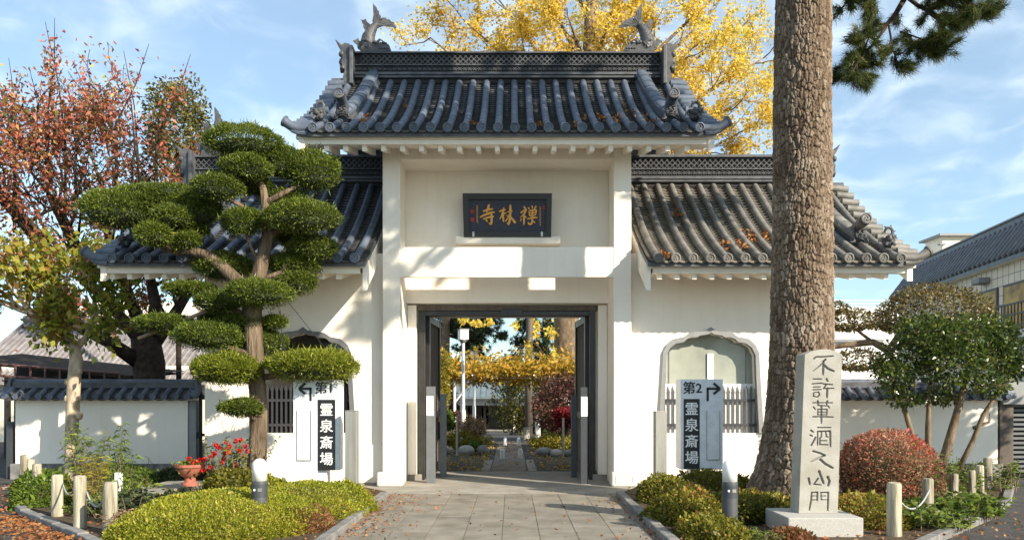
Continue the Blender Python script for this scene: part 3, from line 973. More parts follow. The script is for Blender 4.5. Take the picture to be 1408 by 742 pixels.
# door surround
for s in (-1, 1):
    x0, x1 = sorted((XC + s * 1.80, XC + s * 1.975)); 
    MB().box(x0, x1, 16.56, 16.72, .12, 3.47).build('door_jamb', M['plaster'], gate, bevel=.004)
    x0, x1 = sorted((XC + s * 1.70, XC + s * 1.985))
    MB().box(x0, x1, 16.60, 16.9, 0, .118).build('jamb_plinth', M['concrete'], gate)
    x0, x1 = sorted((XC + s * 1.64, XC + s * 1.76))
    MB().box(x0, x1, 16.66, 16.9, .01, 3.36).build('door_frame', M['bronze'], gate, bevel=.006)
    # open leaf, hinged at the frame and swung inward
    Mx = Matrix.Translation((XC + s * 1.62, 16.92, 0)) @ Matrix.Rotation(-s * R(86.5), 4, 'Z')
    lf = thing('door_leaf', None, None); lf.parent = gate; lf.location = (s * 1.62, 16.92 - YP, 0)
    def lbox(x0, x1, y0, y1, z0, z1, nm, mt):
        x0, x1 = sorted((-s * x0, -s * x1))
        MB().box(x0, x1, y0, y1, z0, z1, Mx).build(nm, mt, lf, bevel=.004)
    lbox(0, .12, -.05, .05, .06, 3.30, 'leaf_stile', M['bronze']); lbox(1.40, 1.52, -.05, .05, .06, 3.30, 'leaf_stile', M['bronze'])
    for z0, z1 in ((.06, .26), (1.2, 1.34), (3.16, 3.30)): lbox(.121, 1.399, -.045, .045, z0, z1, 'leaf_rail', M['bronze'])
    lbox(.121, 1.399, -.012, .012, .261, 1.199, 'leaf_panel', M['wood_brown']); lbox(.121, 1.399, -.012, .012, 1.341, 3.159, 'leaf_panel', M['wood_brown'])
    h = MB()
    pth = [Mx @ Vector((-s * (1.2 + .1 * math.cos(t)), -s * .08 * 0 + (-.07 if s > 0 else -.07), 1.12 + .1 * math.sin(t))) for t in [PI * k / 6 for k in range(7)]]
    h.tube(pth, .016, 6); h.build('door_handle', M['gold'], lf)
MB().box(XC - 1.975, XC + 1.975, 16.60, 16.72, 3.37, 3.473).build('door_track', M['wood_brown'], gate)
MB().box(XC - 1.64, XC + 1.64, 16.64, 16.9, 3.27, 3.365).build('door_header', M['bronze'], gate, bevel=.005)
MB().box(XC - .12, XC + .30, 16.58, 16.66, 3.26, 3.40).build('door_closer', M['bronze'], gate, bevel=.006)
MB().box(XC - 1.985, XC + 1.985, 16.95, 20.69, 3.80, 3.95).build('passage_ceiling', M['plaster'], gate)
MB().box(XC - 1.985, XC + 1.985, 20.7, 21.0, 3.63, 6.6).build('rear_wall', M['plaster'], gate)

# ---- wings
WIN_IN = [(-66, 595), (-62, 520), (-61, 488), (-56, 478), (-48, 472), (-37, 470), (-33, 466), (-27, 463.5), (-19, 463.6), (-15, 461), (-4, 459.5), (0, 457)]
WIN_OUT = [(-72.5, 595), (-69, 540), (-66, 485), (-61, 474), (-52, 466), (-40, 463.5), (-37, 463), (-30, 458), (-20, 455.6), (-18, 456), (-6, 454), (0, 449.5)]
YW = 15.72
sc_ = YW / F
def wpt(dx, py): return (dx * sc_, CAMH - (py - HY) * sc_)
win_in = [wpt(*p) for p in WIN_IN]; win_out = [wpt(*p) for p in WIN_OUT]
win_in = win_in + [(-u, v) for u, v in win_in[-2::-1]]
win_out = win_out + [(-u, v) for u, v in win_out[-2::-1]]
for s in (-1, 1):
    x0, x1 = sorted((XC + s * 2.306, XC + s * 5.68))
    wx = XC + s * 280 * sc_
    zt = 4.35
    # front wall with the lobed window cut out: strips left, right, below, above
    m = MB()
    zs = win_in[0][1]
    def quad(a, b, c, d): m.add([(p[0], YW, p[1]) for p in (a, b, c, d)], [(0, 1, 2, 3)])
    lo = [(wx + u, v) for u, v in win_in]
    quad((x0, -.1), (x1, -.1), (x1, zs), (x0, zs))
    quad((x0, zs), lo[0], (lo[0][0], zt), (x0, zt))
    quad(lo[-1], (x1, zs), (x1, zt), (lo[-1][0], zt))
    for p, q in zip(lo, lo[1:]): quad(p, q, (q[0], zt), (p[0], zt))
    # reveal
    for p, q in zip(lo, lo[1:]): m.add([(p[0], YW, p[1]), (q[0], YW, q[1]), (q[0], YW + .3, q[1]), (p[0], YW + .3, p[1])], [(0, 1, 2, 3)])
    m.add([(lo[0][0], YW, zs), (lo[-1][0], YW, zs), (lo[-1][0], YW + .3, zs), (lo[0][0], YW + .3, zs)], [(0, 1, 2, 3)])
    # ends, back
    for x in (x0, x1): m.add([(x, YW, -.1), (x, 20.3, -.1), (x, 20.3, zt), (x, 18, 6.0), (x, YW, zt)], [(0, 1, 2, 3, 4)])
    m.add([(x0, 20.3, -.1), (x1, 20.3, -.1), (x1, 20.3, zt), (x0, 20.3, zt)], [(0, 1, 2, 3)])
    m.build('wing_wall', M['plaster'], gate, fixn=False)
    # lower band standing proud, in three lengths, and a thin corner strip next to the pillar
    zb = at(0, 611, YW).z
    MB().box(x0 + .012, x1 + (.03 if s > 0 else -.0), YW - .03, YW - .002, .0, zb).build('base_band', M['plaster'], gate, bevel=.006)
    MB().box(x0 + .01, x1, YW - .035, YW - .003, .0, .05).build('base_course', M['concrete'], gate)
    # window
    w = thing('lobed_window', None, None); w.parent = gate; w.location = (wx - XC, YW - YP, 1.0)
    if s < 0: w['label'] = 'left lobed window in darker shaded colours behind the topiary pine'
    else: w['label'] = 'right lobed window, pale reflections coloured into its glass, beside the big pine trunk'
    fr = MB(); A = [Vector((wx + u, YW - .045, v)) for u, v in win_out]; B = [Vector((wx + u, YW - .045, v)) for u, v in win_in]
    A2 = [q + Vector((0, .05, 0)) for q in A]; B2 = [q + Vector((0, .12, 0)) for q in B]
    fr.strip(A, B); fr.strip(A2, A); fr.strip(B, B2)
    fr.build('window_frame', M['frame_grey'] if s > 0 else M['frame_shaded'], w, fixn=True)
    zr = at(0, 527, YW).z
    wl_, wr_ = wx - 67 * sc_, wx + 67 * sc_
    MB().box(wl_ - .05, wr_ + .05, YW + .22, YW + .25, zr, win_in[11][1] + .02).build('window_pane', M['glass_reflection'] if s > 0 else M['glass_dark'], w)  # left pane darkened for its unlit interior, right one paled by reflection
    MB().box(wl_ - .05, wr_ + .05, YW + .16, YW + .20, zs, zr).build('back_panel', M['white_paint'] if s > 0 else M['dark'], w)  # white for a lit interior wall, near-black for shade at left
    if s > 0:
        MB().box(wx - .015, wx + .10, YW + .19, YW + .219, zr, at(0, 485, YW).z).build('bright_strip', M['white_paint'], w)  # white bar put in for a bright upright strip of light in the glass
        MB().box(wl_ + .17, wl_ + .185, YW + .20, YW + .219, zr, 2.75).build('pane_bar', M['frame_grey'], w)
        MB().box(wr_ - .20, wr_ - .185, YW + .20, YW + .219, zr, 2.75).build('pane_bar', M['frame_grey'], w)
    pm = M['picket'] if s > 0 else M['rail_shaded_picket']
    pk = MB().box(-.018, .018, -.012, .012, 0, .80)
    pk.add([(-.028, -.014, .80), (.028, -.014, .80), (.028, .014, .80), (-.028, .014, .80), (0, 0, .90)], [(0, 1, 4), (1, 2, 4), (2, 3, 4), (3, 0, 4), (3, 2, 1, 0)])
    pme = pk.mesh('picket', pm)
    n = 21
    for k in range(n):
        x = wl_ + .04 + (wr_ - wl_ - .08) * k / (n - 1)
        inst('picket', pme, w, Matrix.Translation((x, YW + .10, zs + .006)))
    for py in (550, 584):
        z = at(0, py, YW).z
        MB().box(wl_ + .0, wr_ - .0, YW + .085, YW + .115, z - .025, z + .025).build('picket_rail', M['rail_shaded_picket'], w)

# leaf litter caught on the roofs
def litter(rf, par, spots, seed):
    r = np.random.default_rng(seed); P, S = [], []
    for col, t, n, sp in spots:
        for k in range(n):
            c = col + .5 + r.normal() * .16
            tt = t + r.normal() * sp
            x = np.interp(c, range(len(rf.xs)), rf.xs)
            q = rf.p(x, tt) + rf.nrm(tt) * (.03 + .09 * r.random())
            P.append(q); S.append(.05 + .04 * r.random())
    o = leaves('fallen_leaves', np.array(P), r.normal(size=(len(P), 3)) * [1, 1, .5], np.array(S), r, M['dryleaf'], par, .7)
    tag(o, kind='stuff')
M['dryleaf'] = mat_leaf('dry_leaf', [(0, (.14, .055, .025)), (.4, (.33, .12, .045)), (.75, (.42, .22, .08)), (1, (.22, .13, .07))], .8, .2, .1)
litter(roofM, main_roof, [(9, .12, 18, .02), (13, .07, 20, .02), (16, .25, 12, .03), (17, .30, 22, .03), (18, .25, 22, .04), (4, .55, 12, .03), (2, .25, 18, .08), (15, .1, 10, .03), (19, .45, 14, .08), (20, .2, 14, .08)], 3)
litter(roofR, rwing, [(0, .02, 50, .012), (2, .62, 25, .02), (4, .22, 22, .015), (5, .22, 20, .02), (5, .16, 14, .02), (6, .36, 36, .03), (7, .36, 30, .03), (8, .3, 20, .05)], 4)

# ------------------------------------------------------------------ strokes and lettering
def stroke_ribbon(mb, pts, widths, to3):
    """flat brush stroke with round-ish ends, drawn on a plane by to3(u, v)"""
    pts = [Vector((a, b)) for a, b in pts]
    if not hasattr(widths, '__len__'): widths = [widths] * len(pts)
    # smooth resample
    q, w = [], []
    for i in range(len(pts) - 1):
        p0 = pts[max(i - 1, 0)]; p1 = pts[i]; p2 = pts[i + 1]; p3 = pts[min(i + 2, len(pts) - 1)]
        for k in range(6):
            t = k / 6
            q.append(.5 * ((2 * p1) + (p2 - p0) * t + (2 * p0 - 5 * p1 + 4 * p2 - p3) * t * t + (3 * p1 - p0 - 3 * p2 + p3) * t ** 3))
            w.append(widths[i] * (1 - t) + widths[i + 1] * t)
    q.append(pts[-1]); w.append(widths[-1])
    n = len(q); A, B = [], []
    for i in range(n):
        d = (q[min(i + 1, n - 1)] - q[max(i - 1, 0)]); d = d.normalized() if d.length > 1e-9 else Vector((1, 0))
        nn = Vector((-d.y, d.x)); ww = w[i] / 2 * (.55 if i in (0, n - 1) else 1)
        ext = d * (w[i] * .3) * (-1 if i == 0 else (1 if i == n - 1 else 0))
        A.append(to3(*(q[i] + nn * ww + ext))); B.append(to3(*(q[i] - nn * ww + ext)))
    mb.strip(A, B)

def text_mesh(body, size, offset=0.0, bold=0.0, extrude=.002, align='CENTER', vertical=False, xscale=1.0):
    c = bpy.data.curves.new('lettering', 'FONT'); c.body = body; c.size = size; c.offset = offset; c.extrude = extrude
    c.align_x = align; c.align_y = 'CENTER'; c.resolution_u = 3
    o = bpy.data.objects.new('lettering', c); COL.objects.link(o)
    me = bpy.data.meshes.new_from_object(o.evaluated_get(bpy.context.evaluated_depsgraph_get()))
    bpy.data.objects.remove(o); bpy.data.curves.remove(c)
    me.name = 'lettering'
    if bold:                                     # thicken by laying shifted copies over each other
        n = len(me.vertices); V = np.empty(n * 3, np.float32); me.vertices.foreach_get('co', V); V = V.reshape(-1, 3)
        fs = [tuple(p.vertices) for p in me.polygons]; vv, ff = [], []
        for k, (ax, ay) in enumerate(((-1, 0), (1, 0), (0, -.6), (0, .6))):
            vv.append(V + np.array([ax * bold, ay * bold, k * .0004])); ff += [tuple(i + k * n for i in f) for f in fs]
        m2 = bpy.data.meshes.new('lettering'); m2.from_pydata(np.concatenate(vv).tolist(), [], ff); m2.update()
        bpy.data.meshes.remove(me); me = m2
    return me
def text_at(body, size, mat, parent, Mx, name='lettering', **k):
    me = text_mesh(body, size, **k); me.materials.clear(); me.materials.append(mat)
    return inst(name, me, parent, Mx)
FACE = Matrix.Rotation(R(90), 4, 'X')            # text in XY -> facing -Y

# ---- name plaque
pl = thing('name_plaque', 'black framed navy plaque with three gold brush characters standing in the niche over the doorway', 'plaque', at(697, 326, 16.40))
T = 16.28
lean = lambda z: -(z - at(0, 326, T).z) * .10
def pq(px, py, d=0):
    q = at(px, py, T - .05); return Vector((q.x, T - .06 + lean(q.z) - d, q.z))
m = MB()
def ring(out, inn, d0, d1):
    o4 = [pq(out[i][0], out[i][1], d1) for i in range(4)]; i4 = [pq(inn[i][0], inn[i][1], d0 + .012) for i in range(4)]
    ob = [q + Vector((0, .07, 0)) for q in o4]; ib = [q + Vector((0, .03, 0)) for q in i4]
    for k in range(4):
        j = (k + 1) % 4
        m.add([o4[k], o4[j], i4[j], i4[k]], [(0, 1, 2, 3)]); m.add([ob[k], ob[j], o4[j], o4[k]], [(0, 1, 2, 3)]); m.add([i4[k], i4[j], ib[j], ib[k]], [(0, 1, 2, 3)])
    m.add(ob, [(3, 2, 1, 0)])
OUT = [(638, 326.5), (757.5, 326.5), (758.5, 268), (636.5, 268)]; INN = [(645.5, 319.5), (750.5, 319.5), (751, 276), (644.8, 276)]
ring(OUT, INN, .03, .045)
m.build('plaque_frame', M['plaque_frame'], pl)
m = MB().add([pq(*p, .005) for p in INN], [(0, 1, 2, 3)]); m.build('plaque_board', M['navy'], pl, fixn=False)
# gold characters traced from the photograph, in zoomed pixels (7.04 per photo pixel from 600,250)
def z7(u, v): return pq(600 + u / 7.04, 250 + v / 7.04, .012)
CH = {
 'character_temple': [([(455, 292), (505, 276), (545, 270)], [14, 20, 14]), ([(512, 232), (500, 262), (488, 300)], [20, 18, 12]), ([(425, 348), (480, 322), (530, 306), (562, 300)], [12, 20, 20, 12]),
   ([(455, 366), (510, 348), (556, 342)], [12, 18, 12]), ([(534, 318), (536, 365), (530, 412), (508, 402)], [18, 20, 20, 6]), ([(482, 374), (496, 390)], [16, 10])],
 'character_forest': [([(610, 292), (640, 284), (668, 276)], [12, 18, 12]), ([(652, 262), (646, 320), (650, 388)], [14, 18, 14]), ([(640, 300), (628, 345), (610, 368)], [10, 12, 5]), ([(655, 318), (678, 305)], [14, 8]),
   ([(716, 236), (716, 300), (710, 380), (698, 416), (684, 396)], [18, 20, 20, 16, 5]), ([(680, 330), (720, 350), (762, 398)], [8, 16, 24]), ([(690, 300), (735, 288)], [10, 14]), ([(704, 330), (682, 372), (664, 388)], [10, 12, 5])],
 'character_zen': [([(848, 250), (862, 266)], [18, 10]), ([(816, 306), (846, 288), (868, 276), (850, 316), (812, 352)], [10, 18, 18, 14, 6]), ([(844, 318), (848, 370), (846, 416)], [16, 18, 14]), ([(822, 366), (812, 384)], [12, 6]), ([(858, 340), (872, 352)], [14, 8]),
   ([(890, 258), (902, 276)], [16, 8]), ([(926, 244), (930, 268)], [16, 8]), ([(962, 248), (946, 274)], [18, 6]), ([(900, 290), (940, 282), (964, 284), (956, 330)], [12, 16, 16, 14]), ([(898, 292), (902, 336)], [14, 12]), ([(906, 312), (954, 306)], [10, 10]), ([(904, 336), (956, 328)], [12, 12]),
   ([(880, 366), (930, 354), (974, 352)], [10, 18, 12]), ([(930, 288), (928, 350), (922, 408), (896, 412), (888, 398)], [14, 16, 18, 16, 8]), ([(934, 384), (954, 400)], [10, 12])],
}
for nm, strokes in CH.items():
    m = MB()
    for i, (p, w) in enumerate(strokes):
        stroke_ribbon(m, p, [q * 1.05 for q in w], lambda u, v, k=i: z7(u, v) + Vector((0, -.0008 * k, 0)))
    m.build(nm, M['gold'], pl, fixn=False)
for (u0, v0, u1, v1) in ((332, 275, 368, 312), (332, 350, 370, 392), (1030, 234, 1050, 276)):
    MB().add([z7(u0, v1), z7(u1, v1), z7(u1, v0), z7(u0, v0)], [(0, 1, 2, 3)]).build('red_seal', M['seal_red'], pl, fixn=False)
m = MB()
r = random.Random(2)
for (u, v0, v1) in ((397, 240, 410), (1003, 250, 425)):
    v = v0
    while v < v1:
        stroke_ribbon(m, [(u - 8, v), (u + r.uniform(-4, 4), v + 3), (u + 7, v + r.uniform(0, 8))], 4, z7)
        stroke_ribbon(m, [(u + r.uniform(-5, 5), v - 2), (u + r.uniform(-5, 5), v + 10)], 4, z7); v += 17
m.build('small_inscription', M['gold'], pl, fixn=False)
m = MB()
for u in (360, 1020):
    q = pq(600 + u / 7.04, 326, .0); m.box(q.x - .02, q.x + .02, q.y - .08, q.y - .046, q.z + .0, q.z + .09)
m.build('plaque_clip', M['steel'], pl)

# ---- grey door posts with notices
def door_post(px0, px1, pytop, pybase, mat, label, notice=None):
    Y = CAMH * F / (pybase - HY); a = at(px0, pybase, Y); b = at(px1, pytop, Y)
    w = b.x - a.x; c = (a.x + b.x) / 2
    t = thing('steel_post', label, 'post', (c, Y + w / 2, 0), 'steel posts beside the doorway')
    MB().box(c - w / 2, c + w / 2, Y, Y + w, .004, b.z).build('post_shaft', mat, t, bevel=.006)
    if notice:
        n0, n1, pa, pb = notice
        p0 = at(pa, n1, Y); p1 = at(pb, n0, Y)
        MB().box(p0.x, p1.x, Y - .006, Y - .001, p0.z, p1.z).build('notice_sheet', M['white_print'], t)
        return t, p0, p1, Y
    return t, None, None, Y
t, p0, p1, Y = door_post(586, 598, 531, 664, M['post_paint'], 'tall grey post left of the doorway in front, white notice on its upper half', (544, 571, 586.5, 596))
for i, (u, col) in enumerate(((.72, '開門'), (.30, '午前八時'))):
    n = len(col)
    for k, ch in enumerate(col):
        text_at(ch, .030, M['post_dark'], t, Matrix.Translation((p0.x + (p1.x - p0.x) * u, Y - .0065, p1.z - .04 - .036 * k)) @ FACE, extrude=.0003)
t, p0, p1, Y = door_post(798.5, 808.5, 532, 665, M['post_dark'], 'tall dark post right of the doorway in front, notice with blue printing', (545, 572, 799, 808))
M['blue_print'] = mat_plain('blue_print', (.04, .07, .25), .6)
for i, (u, col) in enumerate(((.78, '防犯'), (.34, 'カメラ作動中'))):
    for k, ch in enumerate(col):
        text_at(ch, .036, M['blue_print'], t, Matrix.Translation((p0.x + (p1.x - p0.x) * u, Y - .0065, p1.z - .035 - .05 * k)) @ FACE, extrude=.0003)
door_post(605, 613.5, 541, 655, M['post_paint'], 'shorter grey post inside the doorway at the end of the left door leaf')
door_post(785.5, 793.5, 543, 656, M['post_dark'], 'shorter dark post inside the doorway at the end of the right door leaf')

# ---- square steel posts either side of the approach
def steel_bollard(px0, px1, pytop, Y, label, rz):
    a = at(px0, 600, Y); b = at(px1, pytop, Y); w = (b.x - a.x) * .92; c = (a.x + b.x) / 2
    t = thing('square_post', label, 'post', (c, Y, 0), 'square steel posts by the approach'); 
    t2 = MB(); Mx = Matrix.Translation((c, Y, 0)) @ Matrix.Rotation(rz, 4, 'Z')
    t2.box(-w / 2, w / 2, -w / 2, w / 2, 0, b.z, Mx); t2.build('post_shaft', M['steel'], t, bevel=.006)
    MB().box(-w / 2 - .004, w / 2 + .004, -w / 2 - .004, w / 2 + .004, b.z + .001, b.z + .014, Mx).build('post_cap', M['steel'], t, bevel=.004)
steel_bollard(899, 916, 566, 13.3, 'square steel post right of the approach, left of the second sign', .06)
steel_bollard(475.5, 492.5, 565, 13.6, 'square steel post left of the approach, right of the first sign', -.04)

# ---- hall signs
def hall_sign(px0, px1, py0, py1, Y, num, arrow, label, panel, thick, textx, frame, post_px):
    a = at(px0, py1, Y); b = at(px1, py0, Y)
    t = thing('hall_sign', label, 'sign', (at(post_px, 0, Y).x, Y, 0), 'direction signs at the gate')
    MB().box(a.x, b.x, Y, Y + thick, a.z, b.z).build('sign_board', M['sign_face'], t, bevel=.006)
    pc = at(post_px, 0, Y).x
    MB().box(pc - .075, pc + .075, Y + .05, Y + thick - .04, -.02, a.z + .02).build('sign_post', M['sign_face'], t, bevel=.005)
    k = Y / F
    p0 = at(panel[0], panel[3], Y); p1 = at(panel[1], panel[2], Y)
    MB().box(p0.x, p1.x, Y - .006, Y - .001, p0.z, p1.z).build('black_panel', M['black_print'], t)
    xc = (p0.x + p1.x) / 2; hh = (p1.z - p0.z) * .955
    for i, ch in enumerate('霊泉斎場'):
        z = p1.z - (p1.z - p0.z) * (.155 + .232 * i)
        me = text_mesh(ch, .222, bold=.0040, extrude=.0012); me.materials.clear(); me.materials.append(M['white_print'])
        inst('sign_character', me, t, Matrix.Translation((xc, Y - .008, z)) @ FACE)
    q = at(textx, 534, Y)
    me = text_mesh('第' + num, .21, bold=.005, extrude=.0012); me.materials.clear(); me.materials.append(M['black_print'])
    inst('sign_number', me, t, Matrix.Translation((q.x, Y - .004, q.z)) @ FACE)
    # bent arrow
    m = MB(); W = 2.3 * k
    P = [at(x, y, Y) for x, y in arrow]
    def seg(u, v, w):
        d = (v - u).normalized(); n = Vector((-d.z, 0, d.x)) * w
        o = Vector((0, -.003, 0)); m.add([u + n + o, v + n + o, v - n + o, u - n + o], [(0, 1, 2, 3)])
    sx = 1 if P[2].x > P[1].x else -1
    seg(P[0], P[1] + Vector((0, 0, W * .7)), W * .7); seg(P[1] - Vector((sx * W * .7, 0, 0)), P[2] - Vector((sx * W * .9, 0, 0)), W * .7)
    tip = P[2]
    seg(tip + Vector((-sx * 9 * k, 0, 7.5 * k)), tip, W * .75); seg(tip + Vector((-sx * 9 * k, -.001, -7.5 * k)), tip + Vector((0, -.001, 0)), W * .75)
    m.build('arrow_mark', M['black_print'], t, fixn=False)
    # empty notice holder: two channels and a lip
    f0 = at(frame[0], frame[3], Y); f1 = at(frame[1], frame[2], Y)
    m = MB()
    m.box(f0.x, f0.x + .012, Y - .010, Y - .001, f0.z, f1.z); m.box(f1.x - .012, f1.x, Y - .010, Y - .001, f0.z, f1.z); m.box(f0.x + .013, f1.x - .013, Y - .014, Y - .001, f0.z, f0.z + .014)
    m.build('notice_holder', M['steel'], t)
hall_sign(936, 994, 521, 645, 13.5, '2', [(973, 551), (973, 534), (990, 534)], 'pale sign numbered 2 with an arrow pointing right, left of the big pine', (940, 962, 548, 644), .42, 952, (971, 990, 564, 632), 957)
hall_sign(403, 467, 522, 646, 13.7, '1', [(427, 551), (427, 534), (411, 534)], 'pale sign numbered 1 with an arrow pointing left, beside the topiary trunk', (437, 461, 549, 646), .35, 446, (408, 428, 564, 633), 442)

# ---- carved stone pillar
def stone_marker():
    t = thing('stone_marker', 'tall granite pillar carved with seven characters, standing on a square pedestal before the big pine', 'stone pillar', (3.98, 9.9, 0))
    Y0 = 10.0; k = Y0 / F
    # carved face on a fine grid, strokes traced in photo pixels
    zA = lambda u, v: (1090 + u / 5.94, 475 + v / 5.94)
    zB = lambda u, v: (1090 + u / 5.94, 590 + v / 5.94)
    S = []
    def A(w, *p): S.append(([zA(*q) for q in p], w / 5.94))
    def B(w, *p): S.append(([zB(*q) for q in p], w / 5.94))
    # first
    A(11, (170, 108), (190, 92), (250, 92), (330, 84)); A(10, (268, 112), (225, 158), (165, 208)); A(13, (250, 128), (248, 236)); A(15, (256, 160), (290, 190), (335, 208))
    # second
    A(8, (168, 272), (235, 272)); A(9, (160, 312), (240, 306)); A(8, (170, 338), (225, 336)); A(8, (165, 360), (232, 358)); A(8, (172, 384), (168, 412), (200, 420), (220, 400), (210, 378), (172, 384))
    A(12, (276, 272), (286, 290)); A(9, (250, 312), (325, 318)); A(10, (272, 318), (250, 352)); A(9, (256, 350), (335, 348)); A(13, (282, 350), (280, 424))
    # third
    A(8, (165, 466), (325, 466)); A(11, (204, 452), (208, 480)); A(11, (282, 452), (276, 482)); A(8, (168, 500), (185, 520)); A(8, (205, 488), (290, 492), (300, 510)); A(8, (205, 520), (205, 566)); A(8, (205, 520), (280, 520), (278, 566)); A(7, (208, 542), (276, 542)); A(7, (205, 564), (278, 564)); A(10, (165, 580), (330, 582)); A(11, (234, 490), (234, 632))
    # fourth
    A(9, (205, 668), (310, 668)); B(11, (148, 8), (168, 22)); B(9, (142, 45), (160, 55)); B(11, (152, 130), (188, 62)); B(9, (204, 20), (202, 128)); B(12, (204, 18), (306, 14), (308, 140)); B(9, (236, 20), (232, 66)); B(9, (270, 18), (274, 58), (288, 62)); B(8, (222, 92), (278, 92)); B(9, (222, 124), (290, 126)); B(9, (222, 70), (222, 124))
    # fifth
    B(14, (168, 178), (225, 195), (262, 212), (205, 235), (148, 262)); B(18, (228, 248), (270, 285), (325, 314))
    # sixth
    B(14, (130, 400), (140, 448)); B(16, (216, 342), (252, 440)); B(10, (206, 400), (172, 448), (230, 452)); B(16, (286, 388), (300, 420), (290, 460))
    # seventh
    B(11, (155, 515), (150, 580), (135, 658)); B(11, (160, 516), (202, 512), (200, 580)); B(7, (158, 544), (198, 542)); B(7, (156, 576), (196, 574)); B(12, (232, 516), (290, 514), (286, 660)); B(7, (234, 544), (270, 542)); B(7, (234, 574), (285, 574)); B(8, (232, 516), (232, 574))
    nx, nz = 130, 540
    z0, z1 = .27, at(0, 487, Y0).z
    bl, br = at(1098.5, 0, Y0).x, at(1152, 0, Y0).x
    tl, tr = at(1106.8, 0, Y0).x, at(1158, 0, Y0).x
    gu, gv = np.meshgrid(np.linspace(0, 1, nx), np.linspace(0, 1, nz))
    peak = .062 * (1 - (2 * gu - 1) ** 2)
    Z = z0 + (z1 - z0) * gv + peak * np.clip((gv - .9) / .1, 0, 1) ** 1.0
    X = (bl * (1 - gv) + tl * gv) * (1 - gu) + (br * (1 - gv) + tr * gv) * gu
    px = CX + X / k; py = HY - (Z - CAMH) / k
    D = np.full(X.shape, 9.0)
    for pts, w in S:
        ns_ = len(pts) - 1
        for si_, ((x0, y0), (x1, y1)) in enumerate(zip(pts, pts[1:])):
            dx_, dy_ = x1 - x0, y1 - y0
            tt = np.clip(((px - x0) * dx_ + (py - y0) * dy_) / (dx_ * dx_ + dy_ * dy_), 0, 1)
            fr = (si_ + tt) / ns_                      # brush pressure: heavy start, lean middle, swelling then a pointed end
            wid = w * .52 * (1.25 - 1.1 * fr + 1.9 * fr * fr - 1.25 * fr ** 4)
            d = np.hypot(px - x0 - tt * dx_, py - y0 - tt * dy_) / np.maximum(wid, .3)
            D = np.minimum(D, d)
    gr = np.clip(1.15 - D, 0, 1)
    Yg = Y0 + np.minimum(gr * 1.5, 1) * .032
    V = np.stack([X, Yg, Z], -1).reshape(-1, 3)
    idx = np.arange(nx * nz).reshape(nz, nx)
    Fq = np.stack([idx[:-1, :-1], idx[:-1, 1:], idx[1:, 1:], idx[1:, :-1]], -1).reshape(-1, 4)
    m, n, l, b = nt('carved_granite')
    a = n.new('ShaderNodeAttribute'); a.attribute_name = 'groove'
    gm = n.new('ShaderNodeNewGeometry')
    no = n.new('ShaderNodeTexNoise'); no.inputs['Scale'].default_value = 110; no.inputs['Detail'].default_value = 4
    n3 = n.new('ShaderNodeTexNoise'); n3.inputs['Scale'].default_value = 3.5; n3.inputs['Detail'].default_value = 6
    l.new(gm.outputs['Position'], no.inputs['Vector']); l.new(gm.outputs['Position'], n3.inputs['Vector'])
    r1 = ramp(n, [(.3, (.27, .26, .235)), (.55, (.42, .405, .365)), (.7, (.52, .50, .455))]); l.new(no.outputs['Fac'], r1.inputs[0])
    r2 = ramp(n, [(.35, (.78, .77, .72)), (.65, (1, 1, 1))]); l.new(n3.outputs['Fac'], r2.inputs[0])
    mm = n.new('ShaderNodeMix'); mm.data_type = 'RGBA'; mm.blend_type = 'MULTIPLY'; mm.inputs[0].default_value = 1
    l.new(r1.outputs[0], mm.inputs['A']); l.new(r2.outputs[0], mm.inputs['B'])
    gx = n.new('ShaderNodeMix'); gx.data_type = 'RGBA'; gx.inputs['B'].default_value = (.20, .19, .17, 1)     # grime settled in the cut letters
    gs = n.new('ShaderNodeMath'); gs.operation = 'MULTIPLY'; gs.inputs[1].default_value = .5
    l.new(a.outputs['Fac'], gs.inputs[0]); l.new(gs.outputs[0], gx.inputs['Factor']); l.new(mm.outputs['Result'], gx.inputs['A'])
    l.new(gx.outputs['Result'], b.inputs['Base Color']); b.inputs['Roughness'].default_value = .8
    bp = n.new('ShaderNodeBump'); bp.inputs['Strength'].default_value = .25; bp.inputs['Distance'].default_value = .01
    l.new(no.outputs['Fac'], bp.inputs['Height']); l.new(bp.outputs[0], b.inputs['Normal'])
    npmesh('carved_face', V, Fq, m, t, smooth=True, extra={'groove': np.minimum(gr * 2, 1).ravel()})
    # the shaft behind the face
    dpt = .31
    mb = MB()
    topF = [Vector(V[idx[-1, i]]) for i in range(0, nx, 8)] + [Vector(V[idx[-1, -1]])]
    L = [Vector((bl, Y0, z0)), Vector((tl, Y0, z1))]; Rr = [Vector((br, Y0, z0)), Vector((tr, Y0, z1))]
    mb.add([L[0], L[1], L[1] + Vector((.0, dpt, 0)), L[0] + Vector((0, dpt, 0))], [(0, 1, 2, 3)])
    mb.add([Rr[0], Rr[1], Rr[1] + Vector((0, dpt, 0)), Rr[0] + Vector((0, dpt, 0))], [(3, 2, 1, 0)])
    mb.strip([q + Vector((0, dpt, -.0)) for q in topF], topF)
    bk = [L[0] + Vector((0, dpt, 0)), Rr[0] + Vector((0, dpt, 0))] + [q + Vector((0, dpt, 0)) for q in topF[::-1]]
    mb.add(bk, [tuple(range(len(bk)))])
    mb.build('stone_shaft', m, t, fixn=False)
    MB().box(at(1084, 0, 9.62).x, at(1187.5, 0, 9.62).x, 9.62, 10.5, -.02, .268).build('pedestal', M['granite'], t, bevel=.012)
stone_marker()

